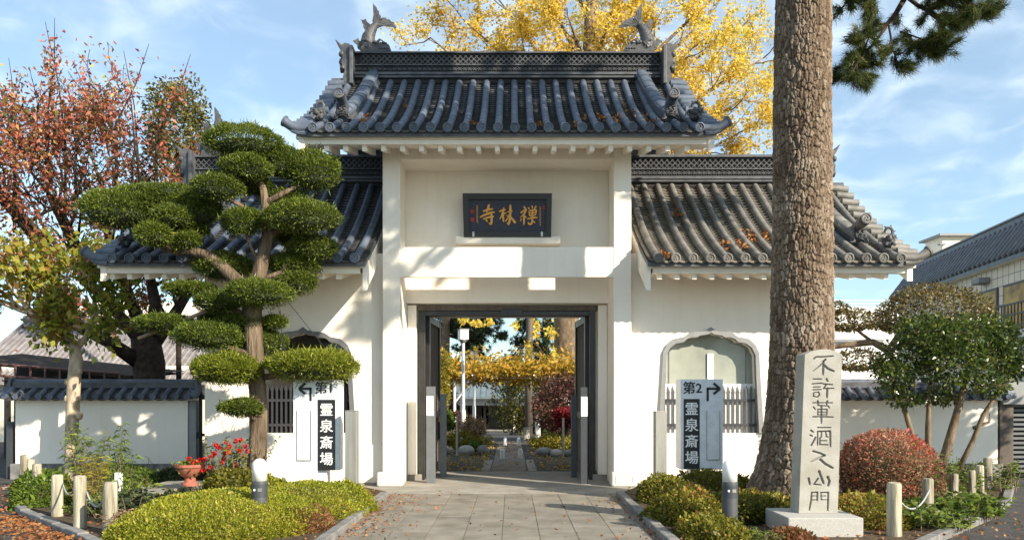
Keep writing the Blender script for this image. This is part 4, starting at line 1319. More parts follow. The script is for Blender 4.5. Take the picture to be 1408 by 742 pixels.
# ---- lamp bollards
M['bollard_paint'] = mat_plain('bollard_paint', (.062, .068, .075), .5)
def lamp_bollard(px, Y, ztop, label):
    x = at(px, 0, Y).x; r = .092
    t = thing('bollard_light', label, 'bollard', (x, Y, 0), 'bollard lights in the flower beds')
    h = ztop - .28
    MB().lathe([(r, 0), (r, h - .02), (r * .97, h)], 24, (x, Y, 0)).build('bollard_body', M['bollard_paint'], t, auto=40)
    MB().lathe([(r * 1.02, h - .19), (r * 1.02, h - .035)], 24, (x, Y, 0)).build('collar_band', M['post_dark'], t, auto=40)
    d = [(r * .95, h + .002), (r * .97, h + .18)] + [(r * .97 * math.cos(a), h + .18 + r * .97 * math.sin(a)) for a in [R(q) for q in (15, 30, 45, 60, 75, 88)]]
    MB().lathe(d, 24, (x, Y, 0)).build('lamp_dome', M['lampglass'], t, smooth=True)
    MB().tube([(x - .035, Y - r * 1.04, h - .10), (x - .035, Y - r * .85, h - .10)], .013, 10).build('sensor_eye', M['white_print'], t)
    MB().box(x + .005, x + .05, Y - r * 1.06, Y - r * .85, h - .12, h - .08).build('maker_plate', M['steel'], t)
lamp_bollard(357, 10.05, .93, 'grey bollard light with white dome in the left clipped hedge')
lamp_bollard(1003.5, 9.95, .93, 'grey bollard light with white dome in the right bed before the pine')

# ---- log posts and ropes
def log_post(px, wpx, pytop, Y, label, lean=0):
    c = at(px, pytop, Y); r = wpx * Y / F / 2
    mb = MB(); rr = random.Random(px)
    n = 14; prof = [(1.04, 0), (1.0, .35), (.98, .7), (.96, .97), (.80, 1.0)]
    vs, fs = [], []
    ph = [rr.uniform(-.05, .05) for _ in range(n)]
    for f, h in prof:
        for k in range(n):
            a = 2 * PI * k / n
            q = r * f * (1 + ph[k]); vs.append((c.x + q * math.cos(a) + lean * h * c.z, Y + q * math.sin(a), h * c.z + rr.uniform(-.006, .006)))
    for i in range(len(prof) - 1):
        for k in range(n):
            k2 = (k + 1) % n; fs.append((i * n + k, i * n + k2, (i + 1) * n + k2, (i + 1) * n + k))
    fs.append(tuple((len(prof) - 1) * n + k for k in range(n)))
    mb.add(vs, fs)
    o = mb.build('log_post', M['log'], None, auto=50)
    # origin at the base
    me = o.data; me.transform(Matrix.Translation((-c.x, -Y, 0))); o.location = (c.x, Y, 0)
    tag(o, label, 'post', 'weathered log posts round the flower beds')
    return Vector((c.x + lean * c.z, Y, c.z))
LP = [log_post(151.5, 19.5, 662, 9.85, 'log post nearest the camera on the left, in front of the clipped mound'),
      log_post(110, 17, 653, 10.3, 'tall log post on the left, behind the nearest one and holding the rope'),
      log_post(79, 15, 652, 11.3, 'left log post half hidden by the leafy bamboo-like plant'),
      log_post(51, 12, 637, 13.3, 'left log post third from the wall end, beside the low bush'),
      log_post(42.5, 10.5, 631, 14.4, 'left log post second from the wall end'),
      log_post(33, 10, 625, 15.4, 'left log post at the wall end, beside the lattice gate')]
RP = [log_post(1229.5, 19, 663, 9.7, 'log post nearest the camera on the right, beside the dark red bush'),
      log_post(1276, 15, 657, 11.0, 'second log post on the right, the rope hangs from it'),
      log_post(1311.5, 11.5, 651, 12.1, 'slim log post on the right among leafy stems'),
      log_post(1336, 11, 646, 13.2, 'right log post wrapped in leaves, fourth from the front'),
      log_post(1347, 11, 639, 14.0, 'right log post second from the wall'),
      log_post(1358, 11, 629, 14.6, 'tallest right log post, next to the wall end')]
M['rope'] = mat_plain('pale_rope', (.33, .33, .35), .8)
def rope(a, b, sag, label):
    m = MB(); p = []
    for k in range(13):
        t = k / 12; q = a.lerp(b, t); q = q + Vector((0, 0, -sag * 4 * t * (1 - t))); p.append(q)
    m.tube(p, .011, 6)
    # twisted strand marks
    o = m.build('barrier_rope', M['rope'], None, smooth=True)
    tag(o, label, 'rope', 'ropes slung between the log posts')
rope(LP[0] + Vector((-.08, 0, -.22)), LP[1] + Vector((.08, 0, -.20)), .12, 'rope sagging between the two nearest left log posts')
rope(LP[1] + Vector((-.08, 0, -.18)), LP[2] + Vector((.07, 0, -.12)), .10, 'rope sagging between the second and third left log posts')
rope(RP[0] + Vector((.08, .03, -.22)), RP[1] + Vector((-.02, -.08, -.14)), .16, 'rope sagging between the two nearest right log posts')

# ---- terracotta urn
ux = at(261.5, 0, 13.6).x; uz0 = at(0, 667, 13.6).z; uz1 = at(0, 640, 13.6).z
u = thing('terracotta_urn', 'terracotta pedestal urn planted with red flowers, left of the rose bush', 'urn', (ux, 13.6, max(uz0, 0)))
hU = uz1 - max(uz0, 0); z0 = max(uz0, 0)
MB().lathe([(.10, 0), (.13, .0), (.125, .03), (.09, .06), (.085, .13), (.14, .16), (.20, .24), (.225, .30), (.245, .305), (.245, .35), (.22, .35), (.20, .31)], 28, (ux, 13.6, z0)).build('urn_bowl', M['terracotta'], u, auto=35)
# concrete step by the urn
s0 = at(168, 690, 13.0)
stp = MB().box(at(172, 0, 13.3).x, at(232, 0, 13.3).x, 12.9, 15.0, -.05, .16).build('concrete_step', M['concrete'], None, bevel=.01); tag(stp, 'low concrete step in the left bed before the white wall', 'step')
wp = at(163, 0, 12.6)
MB_ = MB().box(wp.x - .045, wp.x + .045, 12.56, 12.65, 0, .52).build('white_stake', M['white_paint'], None, bevel=.005); tag(MB_, 'short white square stake in the left bed by the step', 'stake')

# ------------------------------------------------------------------ tiled garden walls
M['coping_tile'] = M['tile']  # same clay as the gate roofs
def garden_wall(px0, px1, Y, label, pitch, capx_end, loc_side):
    xa, xb = at(px0, 0, Y).x, at(px1, 0, Y).x
    t = thing('garden_wall', label, 'wall', ((xa + xb) / 2, Y, 0))
    zt = at(0, 550, Y).z
    d = .30
    MB().box(xa, xb, Y, Y + d, .30, zt).build('wall_plaster', M['plaster'], t, bevel=.006)
    # granite base in slabs
    n = max(2, int((xb - xa + .2) / .62)); L = (xb - xa + .16) / n
    for k in range(n):
        MB().box(xa - .08 + k * L + .003, xa - .08 + (k + 1) * L - .003, Y - .05, Y + d + .05, -.05, .30).build('base_stone', M['kerb'], t, bevel=.004)
    e0, e1 = xa - .18, xb + .18
    MB().box(e0 + .05, e1 - .05, Y - .15, Y + d + .15, zt + .001, zt + .05).build('eave_board', M['plaster'], t, bevel=.005)
    Yr, zr = Y + d / 2, zt + .27
    rf = Roof([], Y - .20, zt + .05, Yr, zr, .02)
    m = MB()
    prof = [rf.p(0, i / 4) for i in range(5)] + [rf.p(0, i / 4, True) for i in range(3, -1, -1)]
    A = [Vector((e0, q.y, q.z + .01)) for q in prof]; B = [Vector((e1, q.y, q.z + .01)) for q in prof]
    m.strip(A, B); m.strip([q - Vector((0, 0, .035)) for q in B], [q - Vector((0, 0, .035)) for q in A]); m.strip([q - Vector((0, 0, .035)) for q in A], A); m.strip(B, [q - Vector((0, 0, .035)) for q in B])
    m.build('pan_tiles', M['pan'], t, fixn=False)
    rt = with_mat(RT_ME, M['tile'], 'round_tile'); cap = with_mat(CAP_ME, M['tile'], 'eave_cap')
    nR = int((e1 - e0 - .2) / pitch)
    sl = rf.slope(.5)
    for i in range(nR + 1):
        x = e0 + .1 + i * (e1 - e0 - .2) / nR
        for back in (False, True):
            Mx = Matrix.Translation(rf.p(x, 0, back) + Vector((0, 0, .018)))
            if back: Mx = Mx @ Matrix.Rotation(PI, 4, 'Z')
            Mx = Mx @ Matrix.Rotation(sl, 4, 'X') @ Matrix.Diagonal((.84, 1.12, .84, 1))
            inst('round_tile', rt, t, Mx)
        inst('eave_cap', cap, t, Matrix.Translation(rf.p(x, 0) + Vector((0, -.055, .028))) @ Matrix.Rotation(rng.uniform(0, 6), 4, 'Y') @ Matrix.Diagonal((.74, .6, .74, 1)))
        # drooping pan edge between the round tiles
    m = MB()
    for i in range(nR):
        x0 = e0 + .1 + i * (e1 - e0 - .2) / nR; x1 = x0 + (e1 - e0 - .2) / nR
        Aq = [rf.p(x0 + (x1 - x0) * j / 6, 0) + Vector((0, -.012, .022 - .032 * math.sin(PI * j / 6))) for j in range(7)]
        Bq = [q - Vector((0, 0, .05)) for q in Aq]
        m.strip(Aq, Bq); m.strip([q + Vector((0, .14, .03)) for q in Aq], Aq)
    m.build('eave_pan_edges', M['pan'], t, fixn=False)
    # ridge: two flat courses and a rounded capping
    MB().box(e0 + .08, e1 - .08, Yr - .10, Yr + .10, zr - .02, zr + .045).build('ridge_course', M['ridge'], t, bevel=.004)
    MB().box(e0 + .08, e1 - .08, Yr - .085, Yr + .085, zr + .047, zr + .10).build('ridge_course', M['ridge'], t, bevel=.004)
    nC = int((e1 - e0 - .16) / .3); L = (e1 - e0 - .16) / nC
    for k in range(nC):
        MB().tube([(e0 + .08 + k * L + .002, Yr, zr + .105), (e0 + .08 + (k + 1) * L - .002, Yr, zr + .105)], [.062, .058], 10).build('ridge_top_tile', M['tile'], t, auto=40)
    for s, x in ((-1, e0 + .06), (1, e1 - .06)):
        m = MB(); m.prism([(-.13, -.06), (-.12, .08), (-.08, .17), (0, .2), (.08, .17), (.12, .08), (.13, -.06)], lambda u, v, w: Vector((x + s * w, Yr + u, zr + v)), .06)
        m.tube([(x + s * .06, Yr, zr + .12), (x + s * .09, Yr, zr + .12)], [.06, .055], 10)
        m.build('ridge_end_tile', M['ridge'], t)
        m = MB()
        for q in range(3):
            c = rf.p(x, .12 + .3 * q) + Vector((0, 0, .03)); m.tube([c - Vector((s * .05, 0, 0)), c + Vector((s * .14, 0, -.01))], [.055, .06], 8)
        m.build('verge_tiles', M['tile'], t, auto=40)
    return t, xa, xb, zt
gw, gxa, gxb, gzt = garden_wall(21, 258, 17.0, 'white garden wall with grey tiled coping on the left, behind the pale-trunked tree', .222, 0, -1)
gw2, hxa, hxb, hzt = garden_wall(1142, 1372, 17.0, 'white garden wall with grey tiled coping on the right, behind the multi-stemmed camellia', .222, 0, 1)
# end posts and iron gates beside the walls
MB().box(gxb + .02, gxb + .16, 17.02, 17.28, 0, gzt + .0).build('wall_end_post', M['frame_grey'], gw, bevel=.004)
x0 = gxb + .20
sg = thing('side_gate', 'narrow black iron side gate between the left garden wall and the gatehouse', 'gate', (x0 + .1, 17.1, 0))
for k in range(2): MB().box(x0 + k * .12, x0 + k * .12 + .05, 17.08, 17.14, .05, 1.75).build('gate_upright', M['dark'], sg)
for z in (.2, .85, 1.6): MB().box(x0 + .051, x0 + .119, 17.09, 17.13, z, z + .06).build('gate_rail', M['dark'], sg)
MB().box(x0 - .06, x0 + .05, 17.04, 17.07, .82, .94).build('gate_latch', M['dark'], sg)
# accordion gate at the far left
lg = thing('lattice_gate', 'dark folding lattice gate at the far left edge beyond the garden wall', 'gate', (gxa - .7, 17.1, 0))
for x in (gxa - .16, gxa - .55): MB().box(x - .06, x + .06, 17.05, 17.2, 0, 1.25 if x < gxa - .3 else 1.15).build('gate_post', M['post_dark'], lg, bevel=.005)
for k in range(7):
    for s in (1, -1):
        xx = gxa - .75 - k * .19; z0, z1 = (.1, 1.1)
        for q in range(3):
            za, zb = .1 + q * .33, .43 + q * .33
            MB().tube([(xx, 17.1 + .02 * s, za if s > 0 else zb), (xx + .19, 17.1 + .02 * s, zb if s > 0 else za)], .014, 5).build('lattice_bar', M['post_dark'], lg)
for k in range(8): MB().box(gxa - .76 - k * .19, gxa - .735 - k * .19, 17.07, 17.13, .02, 1.15).build('gate_upright', M['post_dark'], lg)
# right timber gateway with louvred gate
x1 = hxb + .04
rg = thing('slatted_gate', 'weathered timber gateway with horizontal slats at the far right edge', 'gate', (x1 + .6, 17.1, 0))
MB().box(x1, x1 + .28, 17.0, 17.3, 0, 1.72).build('gate_post', M['wood_brown'], rg, bevel=.008)
MB().box(x1 + .02, x1 + 1.6, 16.92, 17.36, 1.50, 1.95).build('gate_lintel', M['frame_grey'], rg, bevel=.01)
for k in range(15): MB().box(x1 + .29, x1 + 1.5, 17.12, 17.15, .12 + k * .095, .17 + k * .095).build('gate_slat', M['post_paint'], rg)
MB().box(x1 + 1.5, x1 + 1.6, 17.0, 17.3, 0, 1.5).build('gate_post', M['wood_brown'], rg)
MB().box(x1 + .29, x1 + 1.5, 17.18, 17.2, .05, 1.5).build('gate_back', M['dark'], rg)

# ------------------------------------------------------------------ neighbouring buildings
M['cream_wall'] = mat_noise('cream_wall_tile', (.78, .70, .55), (.86, .79, .65), 2, .7, .1, 60)
M['white_wall'] = mat_noise('white_building', (.74, .73, .71), (.82, .81, .79), 1, .8, .05, 50)
M['metal_roof'] = mat_noise('grey_metal_roof', (.085, .095, .115), (.135, .15, .175), 3, .45, .1, 40, spec=.5)
M['amber_reflection'] = mat_noise('amber_reflection_glass', (.22, .12, .02), (.62, .40, .07), 2.6, .4, 0, spec=.2)  # amber reflections painted into the pane colour
M['window_brown'] = mat_plain('brown_window_metal', (.06, .045, .035), .5)
def right_hall():
    t = thing('tiled_hall', 'long cream tiled building with a grey ribbed roof rising at the right edge', 'building', (16.5, 30, 0))
    dirv = Vector((.127, .992, 0)); nrm = Vector((-.992, .127, 0))
    def Pw(s, out, z): return Vector((16.1, 31.6, 0)) + dirv * s + nrm * out + Vector((0, 0, z))
    s0, s1 = -14.0, 5.6
    ze, zr = 6.0, 7.25
    def fbox(sa, sb, oa, ob, za, zb, nm, mat, bevel=0, par=None):
        m = MB(); vs = [Pw(s_, o_, z_) for z_ in (za, zb) for o_ in (oa, ob) for s_ in (sa, sb)]
        m.add(vs, [(0, 2, 3, 1), (4, 5, 7, 6), (0, 1, 5, 4), (2, 6, 7, 3), (0, 4, 6, 2), (1, 3, 7, 5)])
        return m.build(nm, mat, par or t, bevel=bevel)
    fbox(s0, s1 - .3, -10, -.25, 0, 6.1, 'wall', M['cream_wall'])
    m = MB()
    a = [Pw(s0, 0, ze), Pw(s1, 0, ze), Pw(s1, -.9, zr), Pw(s0, -.9, zr)]
    b = [q - Vector((0, 0, .14)) for q in a]
    m.add(a + b, [(0, 1, 2, 3), (7, 6, 5, 4), (0, 4, 5, 1), (1, 5, 6, 2), (2, 6, 7, 3), (3, 7, 4, 0)])
    m.build('roof', M['metal_roof'], t)
    n = 52
    for k in range(n):
        s = s0 + (s1 - s0) * (k + .5) / n
        p, q = Pw(s, .03, ze + .01), Pw(s, -.9, zr + .02)
        L = (q - p)
        pth = []; rad = []
        for j in range(4):
            pth += [p + L * (j / 4), p + L * ((j + .96) / 4)]; rad += [.105, .092]
        MB().tube(pth, rad, 6).build('roof_rib', M['metal_roof'], t, smooth=True)
    fbox(s0, s1, -2.6, -.82, zr - .05, zr + .20, 'ridge_cap', M['metal_roof'], .02)
    fbox(s0, s1, -2.6, -.78, zr + .202, zr + .26, 'ridge_cap', M['frame_grey'])
    fbox(s0, s1, -.25, -.02, ze - .16, ze - .145, 'soffit', M['cream_wall'])
    for k in range(1, 9): fbox(s0, s1 - .3, -.252, -.243, ze - .2 - .3 * k, ze - .185 - .3 * k, 'wall_course', M['kerb'])
    for k in range(46):
        s = s0 + .4 * k
        fbox(s, s + .012, -.252, -.244, 3.5, ze - .16, 'wall_joint', M['kerb'])
    for (sa, sb) in ((-4.5, -2.7), (-8.6, -4.9), (-12.5, -9.0)):
        f = fbox(sa, sb, -.242, -.20, 3.7, 5.2, 'window', M['window_brown'])
        q = 2 if sb - sa > 2 else 1
        for k in range(q):
            w = (sb - sa) / q
            g = MB(); vs = [Pw(s_, -.195, z_) for z_ in (3.78, 5.12) for s_ in (sa + k * w + .07, sa + (k + 1) * w - .07)]
            g.add(vs, [(0, 1, 3, 2)]); g.build('pane', M['amber_reflection'], f, fixn=False)
    fbox(s0, -2.4, -.24, .55, 3.35, 3.6, 'balcony_slab', M['white_wall'])
    for z in (3.72, 4.05, 4.36): fbox(s0, -2.4, .48, .53, z, z + .05, 'balcony_rail', M['window_brown'])
    for k in range(56):
        s = s0 + 11.5 * k / 55
        fbox(s - .012, s + .012, .49, .52, 3.601, 4.36, 'baluster', M['window_brown'])
    fbox(-3.9, -3.3, -.24, .12, 5.42, 5.62, 'vent_hood', M['frame_grey'], .03)
right_hall()

o = thing('roof_block', 'small pale rooftop block rising behind the right building roof', 'building', (at(1312, 0, 48).x, 48, 0))
a, b = at(1296, 345, 48), at(1334, 325, 48)
MB().box(a.x, b.x, 48, 50, 0, b.z).build('block_wall', M['cream_wall'], o); MB().box(a.x - .3, b.x + .1, 47.7, 50.2, b.z + .001, b.z + .12).build('block_cap', M['frame_grey'], o)
MB().box(a.x - .25, a.x + .1, 47.8, 48.1, b.z - .5, b.z - .42).build('block_canopy', M['frame_grey'], o)
o = thing('white_building', 'plain white building with a rooftop railing behind the right garden wall', 'building', (at(1190, 0, 46).x, 46, 0))
a, b = at(1080, 560, 46), at(1262, 421, 46)
MB().box(a.x, b.x, 46, 54, -1, b.z).build('building_wall', M['white_wall'], o)
for z in (.16, .34): MB().tube([(a.x, 46.1, b.z + z), (b.x, 46.1, b.z + z)], .022, 5).build('roof_rail', M['white_paint'], o)
for k in range(16): MB().tube([(a.x + (b.x - a.x) * k / 15, 46.1, b.z + .001), (a.x + (b.x - a.x) * k / 15, 46.1, b.z + .34)], .018, 5).build('rail_post', M['white_paint'], o)
a, b = at(1140, 0, 45.9), at(1215, 0, 45.9)
MB().box(a.x, b.x, 45.85, 45.995, at(0, 470, 46).z, at(0, 466, 46).z).build('wall_ledge', M['frame_grey'], o)

# left: white-tiled house, open shed
M['pale_tile'] = mat_noise('pale_roof_tile', (.17, .155, .155), (.27, .25, .25), 3, .6, .1, 40)
def left_house():
    t = thing('tiled_house', 'house with a pale tiled roof seen through the trees behind the left garden wall', 'house', (at(140, 0, 31).x, 33, 0))
    Y0 = 30
    a, b = at(-60, 520, Y0), at(305, 500, Y0)
    MB().box(a.x, b.x - .4, Y0 + .6, Y0 + 7, 0, b.z - .05).build('house_wall', M['cream_wall'], t)
    p0, p1 = Vector((a.x, Y0, b.z - .6)), Vector((b.x, Y0, b.z - .6)); q0, q1 = Vector((a.x, Y0 + 4.2, b.z + 1.9)), Vector((b.x, Y0 + 4.2, b.z + 1.9))
    m = MB(); dn = Vector((0, 0, -.15))
    m.add([p0, p1, q1, q0, p0 + dn, p1 + dn, q1 + dn, q0 + dn], [(0, 1, 2, 3), (7, 6, 5, 4), (0, 4, 5, 1), (1, 5, 6, 2), (2, 6, 7, 3), (3, 7, 4, 0)]); m.build('house_roof', M['pale_tile'], t)
    n = 42
    for k in range(n):
        f = (k + .5) / n
        MB().tube([p0.lerp(p1, f) + Vector((0, -.03, .02)), q0.lerp(q1, f) + Vector((0, 0, .02))], .06, 6).build('roof_rib', M['pale_tile'], t, smooth=True)
    s = MB(); 
    for k in range(14):
        f = (k + .5) / 14; s.tube([p0.lerp(q0, f) + Vector((0, 0, .01)), p1.lerp(q1, f) + Vector((0, 0, .01))], .02, 4)
    tag(s.build('roof_courses', M['pale_tile'], t), kind='stuff')
    MB().tube([q0 + Vector((0, 0, .08)), q1 + Vector((0, 0, .08))], .16, 8).build('roof_ridge', M['pale_tile'], t)
    MB().box(a.x, b.x - 2, Y0 + 7.1, Y0 + 8, 0, b.z + 3.0).build('upper_wall', M['cream_wall'], t)
left_house()
M['rail_brown'] = mat_plain('red_brown_rail', (.14, .07, .06), .6)
def shed():
    t = thing('open_shed', 'low dark shed with a red brown railing beyond the left garden wall', 'shed', (at(60, 0, 23).x, 23.5, 0))
    Y = 22.5
    a, b = at(-60, 500, Y), at(165, 500, Y)
    z = lambda py: at(0, py, Y).z
    m = MB(); m.add([(a.x, Y, z(494)), (b.x + .3, Y, z(516)), (b.x + .6, Y + 3, z(505)), (a.x, Y + 3, z(478))], [(0, 1, 2, 3)])
    m.add([(a.x, Y, z(494) - .08), (b.x + .3, Y, z(516) - .08), (b.x + .6, Y + 3, z(505) - .08), (a.x, Y + 3, z(478) - .08)], [(3, 2, 1, 0)])
    m.add([(a.x, Y, z(494)), (a.x, Y, z(494) - .08), (b.x + .3, Y, z(516) - .08), (b.x + .3, Y, z(516))], [(0, 1, 2, 3)])
    m.build('shed_roof', M['bark_dark'], t, fixn=False)
    MB().box(a.x, b.x, Y + 2.6, Y + 2.8, 0, z(500)).build('shed_wall', M['dark'], t)
    for p, q in ((500, 513), (516, 528)):
        MB().tube([(a.x, Y - .02, z(p - 4)), (b.x, Y - .02, z(q))], .035, 6).build('shed_rail', M['rail_brown'], t)
    for k in range(12):
        f = k / 11; x = a.x + (b.x - a.x) * f
        MB().tube([(x, Y - .02, z(496) + (z(513) - z(496)) * f), (x, Y - .02, z(512) + (z(528) - z(512)) * f)], .03, 5).build('rail_post', M['rail_brown'], t)
    for px in (10, 80, 150):
        x = at(px, 0, Y + .2).x; MB().box(x - .06, x + .06, Y + .15, Y + .27, 0, z(515)).build('shed_post', M['dark'], t)
shed()

# ------------------------------------------------------------------ courtyard beyond the doorway
M['green_roof'] = mat_noise('blue_green_copper_roof', (.10, .135, .15), (.15, .185, .20), 2, .5, .1, 30)
def far_hall():
    Y = 58; g = ground_z(Y)
    t = thing('temple_hall', 'low hall with a blue green roof at the far end of the inner path', 'hall', (at(690, 0, Y).x, Y, g))
    zf = at(0, 592, Y).z
    xa, xb = at(560, 0, Y).x, at(770, 0, Y).x
    MB().box(xa - 4, xb + 4, Y + 1.2, Y + 9, g - .3, zf).build('hall_floor', M['concrete'], t)
    MB().box(xa, xb, Y + 3, Y + 8, zf + .001, at(0, 548, Y).z).build('hall_wall', M['wood_brown'], t)
    for k in range(9):
        x = xa + (xb - xa) * k / 8; MB().box(x - .09, x + .09, Y + 2.2, Y + 2.4, zf + .001, at(0, 556, Y).z).build('hall_post', M['wood_brown'], t)
    for k in range(8):
        x = xa + (xb - xa) * (k + .5) / 8; MB().box(x - .9, x + .9, Y + 2.9, Y + 2.99, zf + .05, at(0, 560, Y).z).build('glass_door', M['glass_dark'], t)
    ze = at(0, 545, Y).z
    MB().box(xa - 1.5, xb + 1.5, Y + 1.0, Y + 1.3, at(0, 557, Y).z, ze - .12).build('eave_beam', M['white_wall'], t)
    m = MB()
    p = [(xa - 3, Y, ze), (xb + 3, Y, ze), (xb + 1, Y + 6, at(0, 505, Y + 6).z), (xa - 1, Y + 6, at(0, 505, Y + 6).z)]
    q = [(x, y, z - .15) for x, y, z in p]
    m.add(p + q, [(0, 1, 2, 3), (7, 6, 5, 4), (0, 4, 5, 1), (1, 5, 6, 2), (2, 6, 7, 3), (3, 7, 4, 0)]); m.build('hall_roof', M['green_roof'], t)
    for k in range(40):
        f = (k + .5) / 40; A = Vector(p[0]).lerp(Vector(p[1]), f); B = Vector(p[3]).lerp(Vector(p[2]), f)
        MB().tube([A + Vector((0, 0, .02)), B + Vector((0, 0, .02))], .035, 4).build('roof_seam', M['green_roof'], t)
    MB().box(xa - 1, xb + 1, Y + 5.6, Y + 6.4, at(0, 505, Y + 6).z - .1, at(0, 505, Y + 6).z + .35).build('hall_ridge', M['green_roof'], t)
    MB().box(at(706, 0, Y).x, at(712, 0, Y).x, Y + 1.3, Y + 1.35, zf, zf + 1.4).build('notice_stand', M['cream_wall'], t)
far_hall()

M['lamp_box'] = mat_noise('frosted_lantern', (.62, .60, .55), (.74, .72, .66), 6, .35, 0)
def street_lamp(px, w, ytop, ybot_head, Y, label):
    x = at(px, 0, Y).x; k = Y / F; zt = at(0, ytop, Y).z; zh = at(0, ybot_head, Y).z; ww = w * k / 2
    t = thing('lamp_post', label, 'lamp post', (x, Y, ground_z(Y)), 'lamp posts in the courtyard')
    MB().tube([(x, Y, ground_z(Y)), (x, Y, zh - .05)], [.055, .045], 10).build('lamp_pole', M['white_paint'], t, smooth=False, auto=40)
    MB().tube([(x, Y, ground_z(Y)), (x, Y, 1.25)], [.075, .07], 10).build('pole_sleeve', M['white_paint'], t, auto=40)
    MB().lathe([(.05, zh - .10), (.12, zh - .03), (.12, zh)], 12, (x, Y, 0)).build('lamp_collar', M['frame_grey'], t)
    Mx = Matrix.Translation((x, Y, 0)) @ Matrix.Rotation(.35, 4, 'Z')
    MB().box(-ww * .9, ww * .9, -ww * .9, ww * .9, zh + .001, zt - .03, Mx).build('lamp_head', M['lamp_box'], t, bevel=.01)
    MB().box(-ww, ww, -ww, ww, zt - .028, zt, Mx).build('lamp_cap', M['frame_grey'], t)
street_lamp(637, 13.5, 452, 467, 25.5, 'nearer white lamp post with a cube lantern, seen left in the doorway')
street_lamp(652, 9.5, 482, 492.5, 37, 'farther white lamp post with a cube lantern, seen under the vine trellis')

def small_bollard(px, ybase, Y, stain, label):
    x = at(px, 0, Y).x; k = Y / F; z0 = at(0, ybase, Y).z
    r = .062
    o = MB().lathe([(r, 0), (r, .19), (r * .9, .235), (r * .55, .265), (.01, .275)], 16, (0, 0, 0)).build('path_bollard', M['stain_white'] if stain else M['white_paint'], None, smooth=False, auto=45)
    o.location = (x, Y, max(ground_z(Y), -1)); tag(o, label, 'bollard', 'white bollards on the inner path')
M['stain_white'] = mat_noise('rust_stained_white', (.50, .30, .18), (.76, .72, .68), 9, .6, 0, lo=.3, hi=.5)
small_bollard(690.7, 628, 22.5, 0, 'white path bollard in the nearer pair, on the left')
small_bollard(715.6, 628, 22.5, 1, 'rust stained path bollard in the nearer pair, on the right')
small_bollard(694.7, 609, 28.6, 0, 'white path bollard in the farther pair, on the left')
small_bollard(713.3, 609, 28.6, 0, 'white path bollard in the farther pair, on the right')
M['rock'] = mat_noise('garden_rock', (.22, .21, .19), (.55, .51, .46), 4, .9, .6, 25)
M['rock_grey'] = mat_noise('grey_garden_rock', (.14, .14, .13), (.30, .29, .27), 4, .9, .6, 25)
def rock(px, py, wpx, hpx, Y, mat, label, seed):
    c = at(px, py, Y); k = Y / F
    m = MB().ball((0, 0, 0), wpx * k / 2, wpx * k / 2 * .7, hpx * k / 2, 12, 8)
    V = np.array(m.v); n = noise3(V, seed, 7); m.v = [tuple(v * (1 + .16 * a)) for v, a in zip(V, n)]
    o = m.build('garden_rock', mat, None, auto=28); o.location = (c.x, Y, ground_z(Y) + hpx * k / 2 * .72)
    tag(o, label, 'rock', 'rocks edging the courtyard beds')
rock(609, 622, 22, 15, 24.2, M['rock'], 'pale rock at the left edge of the doorway view', 1)
rock(640, 622, 24, 15, 24, M['rock'], 'pale pinkish rock in the middle of the left courtyard bed', 2)
rock(664.5, 620, 17, 17, 24, M['rock_grey'], 'upright dark grey rock at the path end of the left bed', 3)
rock(748, 624, 22, 13, 23.6, M['rock_grey'], 'grey brown rock at the path end of the right courtyard bed', 4)
rock(765, 624, 17, 11, 23.5, M['rock'], 'flat pale rock in the middle of the right courtyard bed', 5)
rock(782, 624, 16, 10, 23.5, M['rock_grey'], 'grey rock at the door side of the right courtyard bed', 6)
def thin_stake(px, ytop, ybot, Y, r, label, mat):
    x = at(px, 0, Y).x; o = MB().tube([(0, 0, 0), (0, 0, at(0, ytop, Y).z - ground_z(Y))], r, 8).build('steel_stake', mat, None, auto=40); o.location = (x, Y, ground_z(Y)); tag(o, label, 'stake', 'slim posts in the courtyard')
thin_stake(628.5, 572, 624, 23.4, .03, 'slim grey post before the pale rocks on the left of the courtyard', M['steel'])
thin_stake(774.5, 574, 627, 23.2, .03, 'slim grey post before the red maple on the right of the courtyard', M['steel'])
thin_stake(739.5, 567, 597, 32, .10, 'white banded post beside the dark shrubs on the right of the path', M['white_paint'])
thin_stake(724, 587, 603, 33, .12, 'short stone post at the far right of the path', M['granite'])

